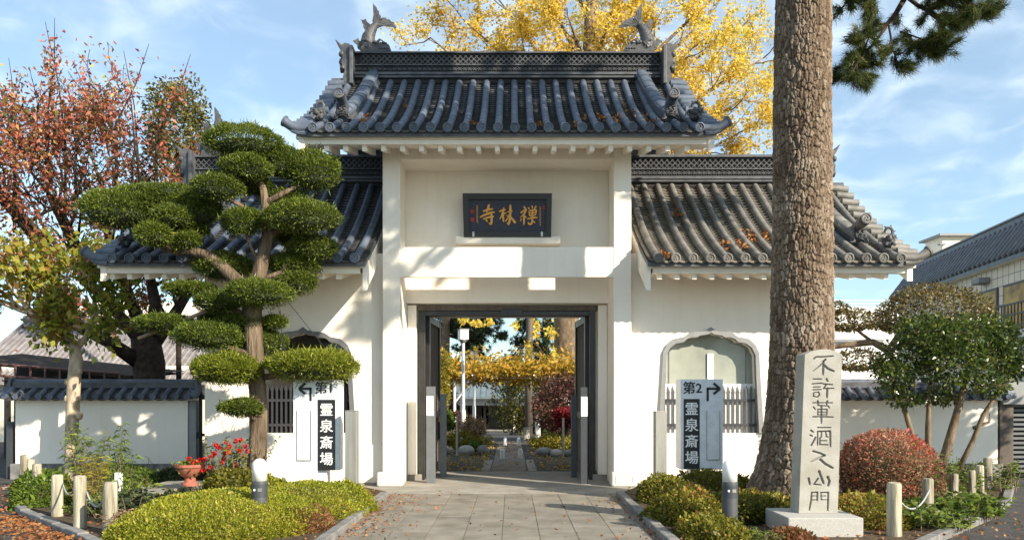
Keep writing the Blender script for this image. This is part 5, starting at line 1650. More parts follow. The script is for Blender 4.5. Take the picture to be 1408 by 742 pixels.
def pergola():
    t = thing('vine_pergola', 'white pipe pergola roofed with yellow orange wisteria leaves, spanning the courtyard path', 'pergola', (at(700, 0, 30).x, 31, 0))
    xa, xb = at(590, 0, 30).x, at(815, 0, 30).x
    zt = at(0, 519, 30).z
    for Y in (29.5, 33.5):
        for x in (at(625, 0, 29.5).x, at(781, 0, 29.5).x):
            MB().tube([(x, Y, ground_z(Y)), (x, Y, zt)], .05, 8).build('pergola_post', M['white_paint'], t, auto=40)
        MB().tube([(xa, Y, zt), (xb, Y, zt)], .045, 8).build('pergola_beam', M['white_paint'], t, auto=40)
    for k in range(12):
        x = xa + (xb - xa) * k / 11; MB().tube([(x, 29.0, zt + .07), (x, 34, zt + .07)], .03, 6).build('pergola_rafter', M['white_paint'], t)
    for x, s in ((at(625, 0, 29.5).x, 1), (at(781, 0, 29.5).x, -1)):
        MB().tube([(x, 29.5, zt - .9), (x + s * .7, 29.5, zt)], .03, 6).build('pergola_brace', M['white_paint'], t)
        MB().lathe([(.02, -.03), (.13, -.02), (.13, .02), (.02, .03)], 14, (x + s * .45, 29.42, zt - .18), Matrix.Rotation(R(90), 4, 'X')).build('flood_light', M['frame_grey'], t)
    r = np.random.default_rng(8)
    n = 15000
    P = np.stack([r.uniform(xa - .5, xb + .8, n), r.uniform(28.9, 34, n), zt + .05 + np.abs(r.normal(0, .34, n)) * (.7 + .5 * np.sin(np.arange(n) * .001))], 1)
    P[:, 2] += .16 * noise3(P, 3, 1.6)
    hang = r.random(n) < .14; P[hang, 2] -= r.random(hang.sum()) * .35
    leaves('vine_leaves', P, r.normal(size=(n, 3)) + [0, -.2, -.3], r.uniform(.13, .24, n), r, M['leaf_vine'], t, .45)
M['leaf_vine'] = mat_leaf('wisteria_leaf', [(0, (.20, .16, .02)), (.3, (.42, .28, .03)), (.6, (.55, .30, .04)), (.85, (.60, .42, .06)), (1, (.25, .26, .04))], .5, .4)
pergola()

# ------------------------------------------------------------------ big pine with plated bark
PINE = Vector((4.315, 12.4, 0))
def bark_mat():
    m, n, l, b = nt('pine_bark')
    a = n.new('ShaderNodeAttribute'); a.attribute_name = 'plate'
    e = n.new('ShaderNodeAttribute'); e.attribute_name = 'crack'
    gm = n.new('ShaderNodeNewGeometry')
    mp = n.new('ShaderNodeMapping'); mp.inputs['Scale'].default_value = (1, 1, .5); l.new(gm.outputs['Position'], mp.inputs[0])
    no = n.new('ShaderNodeTexNoise'); no.inputs['Scale'].default_value = 32; no.inputs['Detail'].default_value = 9; no.inputs['Roughness'].default_value = .65
    l.new(mp.outputs[0], no.inputs['Vector'])
    ad = n.new('ShaderNodeMath'); ad.operation = 'MULTIPLY_ADD'; ad.inputs[1].default_value = .55
    l.new(a.outputs['Fac'], ad.inputs[0])
    h = n.new('ShaderNodeMath'); h.operation = 'MULTIPLY'; h.inputs[1].default_value = .5; l.new(no.outputs['Fac'], h.inputs[0]); l.new(h.outputs[0], ad.inputs[2])
    r = ramp(n, [(.15, (.072, .046, .030)), (.40, (.145, .102, .068)), (.62, (.225, .168, .12)), (.85, (.35, .285, .225))])
    n4 = n.new('ShaderNodeTexNoise'); n4.inputs['Scale'].default_value = 2.2; n4.inputs['Detail'].default_value = 4; l.new(gm.outputs['Position'], n4.inputs['Vector'])
    a4 = n.new('ShaderNodeMath'); a4.operation = 'MULTIPLY_ADD'; a4.inputs[1].default_value = .7; a4.inputs[2].default_value = -.35; l.new(n4.outputs['Fac'], a4.inputs[0])
    a5 = n.new('ShaderNodeMath'); a5.operation = 'ADD'; l.new(ad.outputs[0], a5.inputs[0]); l.new(a4.outputs[0], a5.inputs[1])
    l.new(a5.outputs[0], r.inputs[0])
    mx = n.new('ShaderNodeMix'); mx.data_type = 'RGBA'; mx.inputs['B'].default_value = (.045, .029, .020, 1)
    l.new(e.outputs['Fac'], mx.inputs['Factor']); l.new(r.outputs[0], mx.inputs['A'])
    l.new(mx.outputs['Result'], b.inputs['Base Color'])
    b.inputs['Roughness'].default_value = .9; b.inputs['Specular IOR Level'].default_value = .2
    bp = n.new('ShaderNodeBump'); bp.inputs['Strength'].default_value = .8; bp.inputs['Distance'].default_value = .03
    l.new(no.outputs['Fac'], bp.inputs['Height']); l.new(bp.outputs[0], b.inputs['Normal'])
    return m
def pine_trunk(parent):
    H = 14.0; nz, na = 1700, 320
    z = np.linspace(-.1, H, nz)[:, None] * np.ones((1, na))
    th = np.linspace(0, 2 * PI, na, endpoint=False)[None, :] * np.ones((nz, 1))
    # plates: jittered cells on the unrolled trunk; larger toward the root
    def cells(ca, cz_fun, seed):
        r = np.random.default_rng(seed)
        u = th / (2 * PI) * ca; w = cz_fun
        # warp
        Q = np.stack([np.cos(th) * .42, np.sin(th) * .42, z], -1).reshape(-1, 3)
        w = w + .55 * noise3(Q, seed, 6).reshape(th.shape) + .30 * noise3(Q, seed + 1, 19).reshape(th.shape) + .16 * noise3(Q, seed + 2, 45).reshape(th.shape)
        u = u + .45 * noise3(Q, seed + 3, 7).reshape(th.shape) + .30 * noise3(Q, seed + 4, 21).reshape(th.shape) + .16 * noise3(Q, seed + 5, 50).reshape(th.shape)
        iu, iw = np.floor(u).astype(int), np.floor(w).astype(int)
        mxw = iw.max() + 4
        J = r.random((ca, mxw + 6, 2)); T = r.random((ca, mxw + 6))
        f1 = np.full(u.shape, 9.); f2 = np.full(u.shape, 9.); cid = np.zeros(u.shape)
        for du in (-1, 0, 1):
            for dw in (-1, 0, 1):
                cu, cw = iu + du, iw + dw
                j = J[cu % ca, cw + 3]
                d = np.hypot(cu + .1 + .8 * j[..., 0] - u, (cw + .1 + .8 * j[..., 1] - w))
                t = T[cu % ca, cw + 3]
                new = d < f1
                f2 = np.where(new, f1, np.minimum(f2, d)); cid = np.where(new, t, cid); f1 = np.minimum(f1, d)
        return f1, f2, cid
    # vertical plate density grows with height
    wz = np.where(z < 1.8, z / .145, 1.8 / .15 + (z - 1.8) / .13)
    f1, f2, cid = cells(52, wz, 4)
    edge = np.clip((f2 - f1) / .20, 0, 1)
    g1, g2, c2 = cells(76, z / .052, 9)
    e2 = np.clip((g2 - g1) / .3, 0, 1)
    rad = .418 - .0075 * z + .27 * np.exp(-np.clip(z, 0, 99) / .75) * (1 + .22 * np.sin(3 * th + .6)) + .05 * np.exp(-np.clip(z, 0, 99) / 1.6)
    rad = rad * (1 + .015 * np.sin(2 * th + z * .5) + .012 * np.sin(z * 1.7 + th))
    prof = 1 - (1 - edge) ** 2
    rad = rad + prof * .030 + (cid - .5) * .022 * prof + e2 * .007 + (c2 - .5) * .008 + f1 * -.010
    cxz = PINE.x - .16 * np.exp(-z / 1.3) + .012 * np.sin(z * .9)
    X = cxz + rad * np.cos(th); Y = PINE.y + rad * np.sin(th)
    V = np.stack([X, Y, z], -1).reshape(-1, 3)
    idx = np.arange(nz * na).reshape(nz, na)
    nx = np.roll(idx, -1, axis=1)
    Fq = np.stack([idx[:-1], nx[:-1], nx[1:], idx[1:]], -1).reshape(-1, 4)
    # only the lower part and what the frame shows needs the full mesh; all of it is one continuous skin
    npmesh('trunk', V, Fq, bark_mat(), parent, smooth=True, extra={'plate': (cid * .7 + c2 * .3).ravel(), 'crack': (np.clip(1 - edge * 1.3, 0, 1) * .8).ravel()})
pine = thing('pine_tree', 'huge pine with thick plated bark rising out of the picture behind the carved stone pillar', 'tree', PINE)
pine_trunk(pine)

M['needles'] = mat_leaf('pine_needles', [(0, (.018, .032, .010)), (.45, (.05, .075, .018)), (.8, (.12, .145, .03)), (1, (.26, .19, .06))], .5, .25, .3)
def needle_tufts(C, D, n_per, length, rng, width=.008, spread=.9):
    """needles fanning out from tuft centres C along D"""
    C = np.repeat(C, n_per, 0); D = np.repeat(unit(D), n_per, 0); N = len(C)
    d = unit(D + rng.normal(size=(N, 3)) * spread)
    L = length * rng.uniform(.7, 1.15, N)
    s = unit(np.cross(d, rng.normal(size=(N, 3)))) * width / 2
    tip = C + d * L[:, None] + np.array([0, 0, -.12]) * L[:, None]
    base = C + rng.normal(size=(N, 3)) * .02 + D * rng.uniform(-.10, .02, (N, 1))
    V = np.stack([base - s, base + s, tip], 1).reshape(-1, 3)
    return V, np.arange(3 * N).reshape(N, 3)
def pine_branches():
    r = np.random.default_rng(21); wood = MB(); C, D = [], []
    k = 12.4 / F
    def spray(path, r0, twigs, tl, tuftn):
        path = [Vector(p) for p in path]
        rad = [r0 * (1 - .75 * i / (len(path) - 1)) for i in range(len(path))]
        wood.tube(path, rad, 7)
        for q in range(twigs):
            f = r.uniform(.25, 1.0) * (len(path) - 1); i = min(int(f), len(path) - 2)
            p = path[i].lerp(path[i + 1], f - i)
            d = (path[i + 1] - path[i]).normalized()
            dd = Vector(unit(np.array(d)[None] * .7 + r.normal(size=(1, 3)) * [.8, .8, .55])[0])
            e = p + dd * tl * r.uniform(.5, 1.1)
            mid = p.lerp(e, .5) + Vector((0, 0, -.03))
            wood.tube([p, mid, e], [.018, .013, .008], 5, caps=False)
            for j in range(tuftn + 1):
                g = p.lerp(e, r.uniform(.4, 1.0)) + Vector(r.normal(size=3) * .045)
                C.append(g); D.append(np.array(dd) + [0, 0, .35])
    A = lambda px, py, dY=0: at(px, py, 14.0 + dY)
    # the bough seen at the upper right, coming down from above the frame
    spray([A(1240, -60, .3), A(1243, 0, .2), A(1230, 22), A(1215, 38), A(1190, 52), A(1165, 58, -.2)], .06, 9, .42, 3)
    spray([A(1218, 38), A(1200, 62), A(1180, 80, .2), A(1155, 104, .3)], .03, 17, .36, 3)
    spray([A(1205, 55), A(1175, 92, -.2), A(1190, 112, -.2)], .02, 9, .3, 3)
    spray([A(1222, 35), A(1228, 70), A(1240, 100)], .02, 7, .3, 3)
    spray([A(1240, -10), A(1262, 8, .2), A(1290, 22, .3), A(1330, 24, .2), A(1358, 18, .1)], .04, 22, .40, 3)
    spray([A(1272, 14), A(1300, 35, -.2), A(1288, 62, -.3), A(1300, 74)], .025, 11, .32, 3)
    spray([A(1240, -30), A(1290, -14, -.3), A(1345, 8, -.3)], .03, 20, .42, 3)
    spray([A(1200, -60), A(1170, -10, .3), A(1160, 10, .3)], .03, 9, .34, 3)
    spray([A(1195, -50), A(1198, 0), A(1200, 18)], .02, 7, .30, 3)
    spray([A(1238, 44, .2), A(1262, 52), A(1280, 58)], .02, 10, .34, 3)
    # crown above the frame: clumps that throw the soft shade on the gate
    for c, rr, nn in (((5.6, 8.6, 9.2), .75, 7), ((4.7, 8.3, 9.4), .9, 9), ((5.2, 9.2, 10.6), 1.0, 8),
        ((2.2, 10.6, 9.6), .9, 13), ((2.9, 10.2, 10.3), .9, 12), ((4.3, 10.0, 10.3), .9, 12), ((5.7, 10.0, 10.5), .9, 12), ((7.1, 10.0, 10.7), .9, 12), ((6.2, 11.6, 11.4), 1.0, 12), ((4.6, 11.4, 11.1), 1.0, 12), ((3.0, 11.8, 11.0), 1.0, 12), ((3.6, 10.4, 9.75), .9, 10), ((5.0, 10.5, 9.7), .9, 10), ((6.4, 10.3, 9.9), .9, 10), ((7.7, 10.6, 10.0), .9, 10), ((3.2, 10.9, 10.4), 1.3, 13), ((5.0, 10.3, 10.9), 1.3, 13), ((6.9, 10.5, 11.4), 1.3, 13), ((8.4, 10.8, 12.0), 1.2, 11), ((4.2, 11.6, 12.0), 1.4, 13), ((6.0, 11.2, 12.5), 1.4, 13), ((7.6, 11.4, 13.2), 1.3, 11), ((2.4, 11.6, 11.6), 1.3, 11), ((3.4, 12.8, 12.8), 1.4, 11), ((5.4, 12.4, 13.8), 1.4, 11)):
        c = Vector(c); b0 = Vector((PINE.x + .05, PINE.y, min(13.2, c.z - .5)))
        wood.tube([b0, b0.lerp(c, .5) + Vector((0, 0, .35)), c], [.10, .06, .03], 7)
        for j in range(nn):
            e = c + Vector(r.normal(size=3) * rr * np.array([.55, .55, .25]))
            spray([c, c.lerp(e, .5) + Vector((0, 0, .05)), e], .02, 5, .4, 3)
    wood.build('branches', M['bark_dark'], pine, smooth=True, fixn=False)
    C = np.array([list(q) for q in C]); D = np.array(D)
    V, T = needle_tufts(C, D, 64, .18, r, .009)
    rn = np.clip(np.repeat(r.random(len(C)), 64) * .6 + r.random(len(T)) * .4, 0, 1)
    npmesh('needles', V, T, M['needles'], pine, rn)
pine_branches()

# ------------------------------------------------------------------ clipped cloud-pruned tree
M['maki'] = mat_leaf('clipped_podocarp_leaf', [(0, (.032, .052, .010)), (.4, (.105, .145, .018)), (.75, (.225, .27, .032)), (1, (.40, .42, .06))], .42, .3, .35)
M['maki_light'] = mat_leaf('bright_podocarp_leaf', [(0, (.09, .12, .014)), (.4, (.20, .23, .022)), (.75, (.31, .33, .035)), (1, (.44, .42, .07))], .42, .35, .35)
topi = thing('topiary_tree', 'cloud-pruned evergreen with many flat clipped pads, standing in the left bed', 'tree', at(352, 676, 13.85))
TY = 13.85
def pads():
    r = np.random.default_rng(31)
    spec = [(338, 200, 57, 25, .0), (430, 238, 36, 31, .25), (338, 232, 36, 20, -.35), (298, 258, 36, 20, -.5), (413, 300, 53, 23, -.35), (334, 306, 28, 21, -.3), (164, 290, 54, 31, .0), (228, 272, 70, 15, .55),
            (268, 290, 36, 28, .1), (236, 298, 30, 18, -.35), (212, 322, 26, 19, -.5), (252, 330, 24, 14, -.1), (428, 342, 34, 18, .3), (402, 366, 36, 17, .5), (308, 368, 40, 19, .45), (356, 404, 49, 18, -.45),
            (408, 388, 28, 17, .35), (262, 397, 37, 10, .2), (300, 416, 34, 15, -.1), (226, 445, 43, 14, .1), (286, 463, 50, 19, -.3), (348, 470, 45, 19, .45), (312, 509, 48, 21, -.25), (430, 504, 62, 21, -.2), (332, 560, 31, 12, -.3), (376, 442, 18, 8, .2), (386, 224, 30, 24, .15), (350, 256, 26, 13, .25), (396, 272, 24, 13, .35), (204, 284, 52, 22, .25), (256, 316, 32, 13, .25), (330, 444, 40, 12, .2), (400, 325, 26, 12, .55), (300, 440, 26, 10, .5)]
    Vs, Fs, Rn = [], [], []; VsL, FsL, RnL = [], [], []
    core = MB()
    cen = []
    for (px, py, rx, ry, dY) in spec:
        ry = ry * (1.18 if py > 350 else 1.08); dY *= .8
        Y = TY + dY; k = Y / F; c = np.array(at(px, py, Y)); ax = np.array([rx * k, rx * k * .85, ry * k])
        cen.append((Vector(c), ax))
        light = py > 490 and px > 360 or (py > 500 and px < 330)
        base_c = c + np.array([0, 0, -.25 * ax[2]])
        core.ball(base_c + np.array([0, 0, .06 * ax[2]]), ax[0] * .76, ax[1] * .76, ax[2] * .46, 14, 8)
        n = int(3000 + 12500 * rx * (ry + 12) / (57 * 37))
        d = unit(r.normal(size=(n, 3)))
        flip = (d[:, 2] < -.25) & (r.random(n) < .55); d[:, 2] = np.where(flip, -d[:, 2] * .6, d[:, 2]); d = unit(d)
        # domed on top, flat below, with lumpy sub-mounds
        shp = d * ax
        shp[:, 2] = np.where(shp[:, 2] < 0, shp[:, 2] * .72, shp[:, 2]) - .03
        lump = 1 + .13 * noise3(shp, int(px), 7.0) + .08 * noise3(shp, int(py), 17.0)
        P = c + shp * lump[:, None] * np.where(shp[:, 2] > 0, r.uniform(.86, 1.0, n), r.uniform(.55, 1.0, n))[:, None]
        D = unit(d * [.8, .8, .9] + [0, 0, .35] + r.normal(size=(n, 3)) * .75)
        L = r.uniform(.028, .062, n) * (1.35 if light else 1)
        S = unit(np.cross(D, r.normal(size=(n, 3)))) * (.0055 * r.uniform(.8, 1.5, n) * (1.25 if light else 1))[:, None]
        tip = P + D * L[:, None]; mid = P + D * (L * .55)[:, None]
        v = np.stack([P, mid + S, tip, mid - S], 1).reshape(-1, 3)
        ns = max(12, n // 60); pick = r.integers(0, n, ns)          # a few shoots escaped the shears
        L[pick] *= 2.2; P[pick] += d[pick] * .03
        S = unit(np.cross(D, r.normal(size=(n, 3)))) * (.0055 * r.uniform(.8, 1.5, n) * (1.25 if light else 1))[:, None]
        tip = P + D * L[:, None]; mid = P + D * (L * .55)[:, None]
        v = np.stack([P, mid + S, tip, mid - S], 1).reshape(-1, 3)
        rn = np.clip(.35 + .3 * r.normal(size=n) * .8 + .12 * noise3(P, 5, 3.0), 0, 1)
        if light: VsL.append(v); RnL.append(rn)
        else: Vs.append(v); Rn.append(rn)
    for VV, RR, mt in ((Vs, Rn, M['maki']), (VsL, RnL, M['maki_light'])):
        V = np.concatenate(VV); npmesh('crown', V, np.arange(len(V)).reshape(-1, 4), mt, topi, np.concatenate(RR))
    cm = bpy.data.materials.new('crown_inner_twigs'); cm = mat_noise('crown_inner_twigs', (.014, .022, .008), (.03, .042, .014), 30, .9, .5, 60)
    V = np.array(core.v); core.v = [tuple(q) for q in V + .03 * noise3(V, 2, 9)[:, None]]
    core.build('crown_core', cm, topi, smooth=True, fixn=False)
    return cen
PADS = pads()
def topi_wood():
    A = lambda px, py, dY=0: at(px, py, TY + dY)
    m = MB()
    # main trunk, twisting
    m.tube([A(352, 690), A(353, 650), A(355, 610), A(356, 560), A(352, 510), A(349, 470), A(346, 430), A(352, 395), A(360, 360), A(368, 325), A(366, 290), A(362, 262), A(352, 235), A(345, 215)],
           [.18, .155, .145, .14, .14, .15, .165, .14, .115, .095, .08, .065, .05, .035], 14)
    m.build('trunk', M['bark_maki'], topi, smooth=True)
    m = MB(); r = random.Random(4)
    def limb(pts, r0, r1=.025):
        n = len(pts); m.tube(pts, [r0 + (r1 - r0) * i / (n - 1) for i in range(n)], 8)
    limb([A(352, 415), A(335, 395), A(310, 370), A(285, 350), A(262, 345), A(240, 345), A(222, 340)], .13, .05)
    limb([A(268, 346), A(258, 330), A(262, 312), A(268, 296)], .05, .03)
    limb([A(240, 345), A(226, 335, -.3), A(214, 325, -.4)], .05, .02)
    limb([A(230, 344), A(205, 325), A(185, 310), A(166, 296)], .05, .025)
    limb([A(240, 343), A(238, 320, -.1), A(236, 302, -.3)], .04, .02)
    limb([A(368, 330), A(385, 312), A(400, 305, -.2), A(413, 302, -.3)], .06, .03)
    limb([A(364, 280), A(385, 268), A(405, 258, .1), A(428, 244, .2)], .06, .03)
    limb([A(364, 300), A(345, 290), A(322, 278, -.3), A(300, 264, -.5)], .05, .025)
    limb([A(358, 250), A(346, 240, -.2), A(338, 236, -.3)], .04, .02)
    limb([A(358, 365), A(345, 340, -.1), A(336, 315, -.3)], .04, .02)
    limb([A(358, 385), A(385, 375, .1), A(405, 368, .4)], .055, .025); limb([A(385, 375, .1), A(405, 352, .2), A(425, 346, .3)], .035, .02)
    limb([A(350, 420), A(375, 405, .1), A(405, 392, .3)], .05, .02)
    limb([A(350, 430), A(352, 415, -.2), A(356, 406, -.4)], .05, .03)
    limb([A(348, 440), A(320, 425, 0), A(296, 418, -.1)], .06, .025); limb([A(300, 420, -.1), A(280, 405, .1), A(262, 399, .2)], .04, .02)
    limb([A(350, 460), A(300, 455, .1), A(258, 450, .1), A(226, 447, .1)], .055, .02)
    limb([A(350, 490), A(318, 478, -.2), A(288, 466, -.3)], .055, .025)
    limb([A(352, 530), A(335, 520, -.1), A(312, 514, -.25)], .06, .03); limb([A(352, 520), A(385, 515, -.1), A(430, 510, -.2), A(470, 508, -.2)], .06, .02)
    limb([A(355, 580), A(345, 572, -.2), A(332, 564, -.3)], .05, .02); limb([A(352, 480), A(350, 475, .3)], .05, .03)
    limb([A(350, 400), A(325, 385, .3), A(308, 374, .45)], .05, .02)
    for (c, ax) in PADS:                     # small twigs fanning into every pad
        for q in range(6):
            a = r.uniform(0, 6.28); e = c + Vector((math.cos(a) * ax[0] * .6, math.sin(a) * ax[1] * .6, -.1 * ax[2]))
            m.tube([c - Vector((0, 0, ax[2] * .6)), c.lerp(e, .5) - Vector((0, 0, ax[2] * .45)), e], [.018, .014, .008], 5)
    m.build('limbs', M['bark_maki'], topi, smooth=True, fixn=False)
topi_wood()
M['bamboo'] = mat_noise('dry_bamboo', (.22, .15, .10), (.32, .225, .15), 12, .6, .1, 60)
A = lambda px, py, d=0: at(px, py, TY + d)
o = MB().tube([A(190, 465, .05), A(245, 443, .0), A(302, 420, -.1)], [.028, .031, .033], 10).build('support_pole', M['bamboo'], None, auto=40)
tag(o, 'pale pole propping a low branch of the topiary tree', 'pole')
for i, (a, b) in enumerate((((372, 428, .1), (402, 505, -.2)), ((385, 425, .2), (389, 480, -.1)), ((396, 415, .2), (458, 492, -.2)))):
    o = MB().tube([A(*a), A(*b)], .006, 5).build('guy_wire', M['dark'], None)
    tag(o, ['thin wire from the topiary trunk to the lowest bright pad, leftmost', 'short thin wire to the lowest bright pad, in the middle', 'thin slanting wire to the right end of the lowest bright pad'][i], 'wire')

# ------------------------------------------------------------------ generic branching tree
def grow(rng, p, d, L, r0, lvl, out, tips, up=.15, wob=.22, kids=(3, 5), shrink=.62, spread=.75, minr=.006, maxlvl=3):
    n = 5; pts = [Vector(p)]; dd = Vector(d).normalized(); rad = [r0]
    for i in range(n):
        dd = (dd + Vector(rng.normal(size=3)) * wob + Vector((0, 0, up))).normalized()
        pts.append(pts[-1] + dd * L / n); rad.append(max(minr, r0 * (1 - .72 * (i + 1) / n)))
    out.append((pts, rad, lvl))
    if lvl >= maxlvl:
        for q in pts[1:]: tips.append((q, dd.copy()))
        return
    for k in range(rng.integers(kids[0], kids[1] + 1)):
        f = rng.uniform(.3, 1.0) * n; i = min(int(f), n - 1); q = pts[i].lerp(pts[i + 1], f - i)
        nd = (dd + Vector(rng.normal(size=3)) * spread).normalized()
        grow(rng, q, nd, L * shrink * rng.uniform(.75, 1.2), max(minr, rad[i] * .6), lvl + 1, out, tips, up, wob, kids, shrink, spread, minr, maxlvl)
def wood_of(out, mb):
    for pts, rad, lvl in out: mb.tube(pts, rad, 8 if lvl < 1 else (6 if lvl < 2 else 4), caps=False)

# --- pale trunked young tree in front of the left wall
M['leaf_yg'] = mat_leaf('yellowing_big_leaf', [(0, (.06, .09, .014)), (.35, (.16, .20, .028)), (.6, (.32, .33, .04)), (.8, (.42, .36, .06)), (.92, (.40, .22, .05)), (1, (.25, .12, .05))], .45, .45, .3)
def pale_tree():
    Y = 16.2; A = lambda px, py, dY=0: at(px, py, Y + dY)
    t = thing('young_tree', 'young tree with knobbly pale trunk and large yellow green leaves before the left garden wall', 'tree', A(98, 672))
    r = np.random.default_rng(12); m = MB()
    m.tube([A(95, 675), A(97, 640), A(98, 600), A(100, 560), A(102, 520), A(105, 495), A(102, 470)], [.14, .12, .115, .11, .115, .12, .10], 12)
    for (px, py, rr) in ((92, 525, .06), (111, 510, .06), (91, 548, .06), (110, 548, .05), (93, 572, .06), (111, 571, .07), (97, 508, .06), (109, 490, .05)):
        m.ball(A(px + (2 if px < 101 else -2), py, -.03), rr * 1.1, rr, rr * 1.25, 9, 7)
    V = np.array(m.v); m.v = [tuple(q) for q in V + unit(V - np.array(A(100, 560)) * [1, 1, 0] - V * [0, 0, 1]) * .02 * noise3(V, 3, 14)[:, None]]
    m.build('trunk', M['bark_pale'], t, smooth=True)
    m = MB(); out, tips = [], []
    limbs = [[A(102, 478), A(85, 462), A(60, 445), A(38, 430), A(22, 425)], [A(104, 478), A(118, 465), A(128, 440, -.2), A(130, 415, -.3)], [A(60, 445), A(48, 440, -.4), A(30, 410, -.4)]]
    for L in limbs: m.tube(L, [.075, .065, .055, .045, .03][:len(L)], 8)
    for p, d, L in ((A(22, 425), (-.6, -.2, .7), .9), (A(30, 410, -.4), (-.5, -.3, .8), 1.0), (A(130, 415, -.3), (.3, -.2, .8), .8), (A(38, 430), (0, -.5, .8), .9), (A(128, 440, -.2), (.7, 0, .4), .8), (A(85, 462), (-.1, -.6, .7), .8), (A(60, 445), (-.3, .3, .9), 1.0), (A(104, 480), (.5, -.5, .5), .7), (A(22, 425), (-1, 0, .3), 1.0), (A(130, 415, -.3), (-.2, -.3, 1), .9), (A(30, 410, -.4), (.3, 0, 1), 1.0)):
        grow(r, p, d, L, .025, 1, out, tips, .05, .3, (3, 5), .6, .8, .005, 2)
    wood_of(out, m)
    m.build('branches', M['bark_pale'], t, smooth=True, fixn=False)
    P, D = [], []
    for q, d in tips:
        for k in range(16): P.append(np.array(q) + r.normal(size=3) * .17); D.append(np.array(d) * .5 + r.normal(size=3) * .8 + [0, 0, -.25])
    P = np.array(P); D = np.array(D)
    leaves('crown', P, D, r.uniform(.09, .19, len(P)), r, M['leaf_yg'], t, .62, .25, .15, np.clip(.52 + .25 * r.normal(size=len(P)) - .12 * (P[:, 0] + 7.8), 0, 1))
pale_tree()

# --- cherry with red and orange leaves behind the left wall
M['leaf_cherry'] = mat_leaf('autumn_cherry_leaf', [(0, (.05, .055, .02)), (.14, (.17, .13, .04)), (.28, (.36, .10, .06)), (.48, (.52, .15, .095)), (.64, (.60, .26, .15)), (.78, (.66, .44, .12)), (.90, (.38, .34, .06)), (1, (.13, .17, .03))], .5, .45, .3)
def cherry():
    Y = 20.5; A = lambda px, py, dY=0: at(px, py, Y + dY)
    t = thing('cherry_tree', 'spreading tree with dark trunk and red orange autumn leaves at the left', 'tree', (A(207, 600).x, Y, 0))
    r = np.random.default_rng(14); m = MB(); out, tips = [], []
    m.tube([A(208, 660), A(207, 600), A(206, 540), A(205, 500), A(200, 465)], [.42, .38, .36, .38, .34], 12)
    m.build('trunk', M['bark_dark'], t, smooth=True)
    m = MB()
    limbs = [[A(200, 475), A(170, 440), A(130, 395), A(85, 350, -.5), A(40, 320, -.8)], [A(203, 470), A(178, 410, .6), A(150, 330, .8), A(140, 270, .8)], [A(206, 470), A(214, 420, -.3), A(200, 350, -.2), A(190, 290, 0)],
             [A(205, 480), A(235, 440, .2), A(260, 400, .5), A(265, 350, .8)], [A(195, 500), A(150, 470, -.8), A(90, 440, -1.2), A(30, 425, -1.4), A(-40, 400, -1.5)], [A(120, 385, 0), A(100, 330, .4), A(70, 270, .6)], [A(60, 335, -.6), A(20, 290, -.6), A(-20, 250, -.6)]]
    for L in limbs: m.tube(L, [.20, .15, .11, .075, .05][:len(L)], 8)
    for L in limbs:
        for f in (.3, .45, .6, .75, .88, 1.0):
            i = min(int(f * (len(L) - 1)), len(L) - 2); q = L[i].lerp(L[i + 1], f * (len(L) - 1) - i)
            grow(r, q, (r.normal() * .8, r.normal() * .6, .55 + .3 * r.random()), r.uniform(1.7, 2.7), .045, 1, out, tips, .10, .20, (3, 4), .62, .6, .007, 3)
    # long bare leaders
    for px, py, ex, ey in ((66, 150, 75, 25), (160, 170, 205, 60), (215, 190, 262, 75), (190, 220, 170, 70), (90, 200, 62, 30), (20, 200, 12, 80)):
        a = A(px, py + 120); b = A(px, py); c = A(ex, ey); out.append(([a, b, b.lerp(c, .5) + Vector((.08, 0, 0)), c], [.05, .03, .016, .006], 2))
        for k in range(90 if px == 66 else 24):
            f = r.random(); tips.append((b.lerp(c, f * .85) if k % 2 else a.lerp(b, f), Vector((.2 * r.normal(), 0, .5))))
    wood_of(out, m)
    m.build('branches', M['bark_dark'], t, smooth=True, fixn=False)
    P, D = [], []
    for q, d in tips:
        px = CX + q.x * F / q.y; py = HY - (q.z - CAMH) * F / q.y
        if py > 500 or px > 290: continue
        keep = 12 if py > 330 else (7 if py > 120 else 4)
        for k in range(keep): P.append(np.array(q) + r.normal(size=3) * .11); D.append(np.array(d) * .3 + r.normal(size=3) * .7 + [0, 0, -.5])
    P = np.array(P); D = np.array(D)
    rn = .45 + .24 * r.normal(size=len(P)) + .32 * noise3(P, 6, 1.1) + .10 * np.clip((4.5 - P[:, 2]) / 2, -1, 1.6)
    leaves('crown', P, D, r.uniform(.08, .17, len(P)), r, M['leaf_cherry'], t, .46, .3, .1, np.clip(rn, 0, 1))
cherry()

